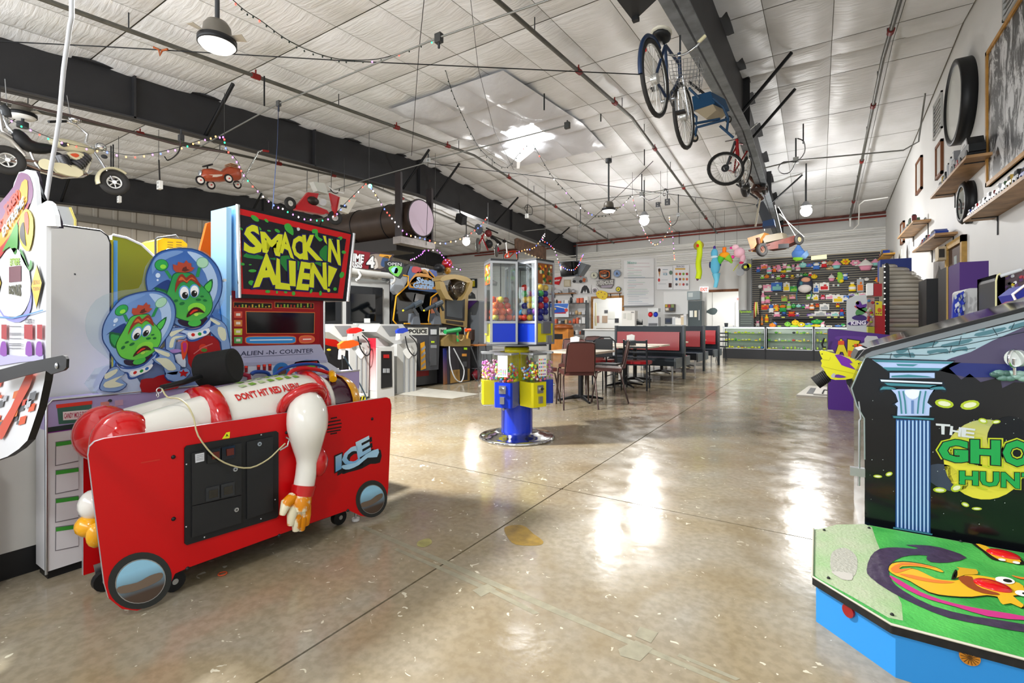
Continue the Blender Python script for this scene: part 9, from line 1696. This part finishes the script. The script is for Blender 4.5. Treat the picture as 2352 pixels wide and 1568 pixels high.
# fairy lights
BC={'r':'#ff3a30','g':'#20e070','b':'#4a5cff','p':'#d060ff','o':'#ff9a50','w':'#ffe8f0'}
bm={}
def strand(lab,pts,ds,n,cols_,e=6.0,r=.014,lit=1.0,seed=0):
 t=thing('fairy_light_string',lab,'fairy lights',dep(pts[0][0],pts[0][1],ds[0]));rnd=random.Random(seed);N=len(pts)
 P=[tuple(dep(x,y,ds[0]+(ds[1]-ds[0])*i/(N-1)))for i,(x,y)in enumerate(pts)];S_=[V(p)for p in smooth(P,5,False)]
 part(t,'wire',lambda b:b.tube(S_,.005,mat('#16201a',.5),n=4))
 for i in range(n):
  f_=(i+.5)/n*(len(S_)-1);j=int(f_);q=S_[j].lerp(S_[min(j+1,len(S_)-1)],f_-j)+V((0,0,-.012-rnd.random()*.02));c_=rnd.choice(cols_)if rnd.random()<lit else 'x'
  key=(c_,r,e)
  if key not in bm:q_=B();q_.ball((0,0,0),(r,r,r*1.3),mat(BC[c_],.4,e=e)if c_!='x' else mat('#23302a',.4),8,6);o=q_.obj('bulb',local=True);bm[key]=o
  else:o=bm[key].copy();C.objects.link(o)
  o.parent=t;o.location=q-V(t.location)
strand('fairy light string along the left girder past the motorcycle',[(0,262),(60,292),(120,318),(165,332),(235,345),(300,356),(360,350),(410,338),(450,325),(490,312),(515,312)],(6.3,6.8),30,'rgbppo',4,.010,1,1)
strand('fairy light string dropping past the pedal car to the red scooter',[(515,312),(520,340),(545,370),(560,400),(590,435),(625,465),(655,480),(690,497),(730,503),(765,495),(790,470),(820,440),(843,418)],(6.8,8.6),34,'rgbppw',4,.011,1,2)
strand('fairy light string hanging before the round heater duct',[(848,420),(862,445),(885,480),(905,505),(935,535),(970,545),(1010,556),(1050,550),(1080,535),(1105,515),(1120,495)],(8.6,10.5),34,'rpwwbo',4,.012,1,3)
strand('dark unlit fairy light string swooping under the near fan',[(525,-10),(560,22),(600,48),(650,85),(700,112),(760,132),(810,138),(870,135),(930,118),(1000,90)],(5.2,6.6),26,'rgbp',4,.010,.22,4)
strand('dark unlit string dropping from the nearest junction box',[(1005,98),(1020,150),(1040,215),(1062,265),(1085,312),(1110,350),(1160,385),(1190,355),(1212,330)],(7.4,10.5),24,'r',3,.010,.08,5)
strand('faint string sagging from the skylight toward the booths',[(1225,332),(1265,400),(1300,440),(1340,480),(1370,495),(1400,490),(1430,470),(1450,447)],(10.5,13),26,'rbpw',3,.014,.4,6)
strand('pale fairy light string looping beside the round white lamp',[(1452,447),(1460,480),(1475,520),(1490,548),(1505,560),(1525,545),(1540,515),(1537,497),(1545,540),(1548,580),(1550,595)],(12.5,14),34,'wpro',3,.012,1,7)
strand('fairy light string draped round the hanging screens',[(1252,535),(1245,548),(1262,560),(1275,575),(1285,605),(1300,616),(1318,618),(1330,605),(1335,592),(1340,582)],(14.5,15.0),34,'pwbr',3,.013,1,8)
strand('fairy light string across the rusty sign',[(1185,580),(1205,572),(1225,568),(1240,552),(1252,540)],(12.5,13.5),14,'obpw',3,.012,1,9)
strand('magenta fairy light string over the police game',[(942,595),(955,590),(970,580),(975,573),(1005,573),(1020,590),(1035,608),(1060,618)],(9.6,10.5),22,'pppw',3,.011,1,10)
b=B();q=dep(850,427,8.7);b.ball(q,.035,mat('#30ff90',.4,e=20),10,8);b.obj('green_bulb',None,'single glaring green bulb under the first girder','bulb')
one('cable_bundle','rust-coloured tangle of tape on the black overhead cable','cable tie',lambda b:b.tube([onZ(352,108,4.8),onZ(365,114,4.78),onZ(367,128,4.7),onZ(372,116,4.78),onZ(385,113,4.78)],.014,mat('#a8582c',.6)))
# thin wires that carry what hangs
WIRE=mat('#3a3a38',.5,.4)
for o in list(C.objects):
 if o.parent or o.type!='EMPTY' or 'label' not in o:continue
 if o.name.split('.')[0]not in('hanging_socket','fairy_light_string','snake_plush','blue_creature_plush','dragon_plush','pink_poodle_plush','shark_plush','pedal_car','motorcycle','racing_scooter','bicycle','go_kart','fan_light','hanging_television','hanging_lamp','wheeled_walker','motor_scooter','speaker'):continue
 top=None
 for c in o.children_recursive:
  if c.type=='MESH' and len(c.data.vertices)<4000:
   for v in c.data.vertices:
    q=WM[o.name]@(v.co+(c.location if c.name.startswith('bulb')else V((0,0,0))))
    if top is None or q.z>top.z:top=q.copy()
 if top is None:continue
 b=B();b.cyl(top-V((0,0,.01)),(top.x,top.y,max(top.z+.02,zc(top.y)+.03)),.004,WIRE,n=5,caps=False);b.obj('hanging_wire',o)
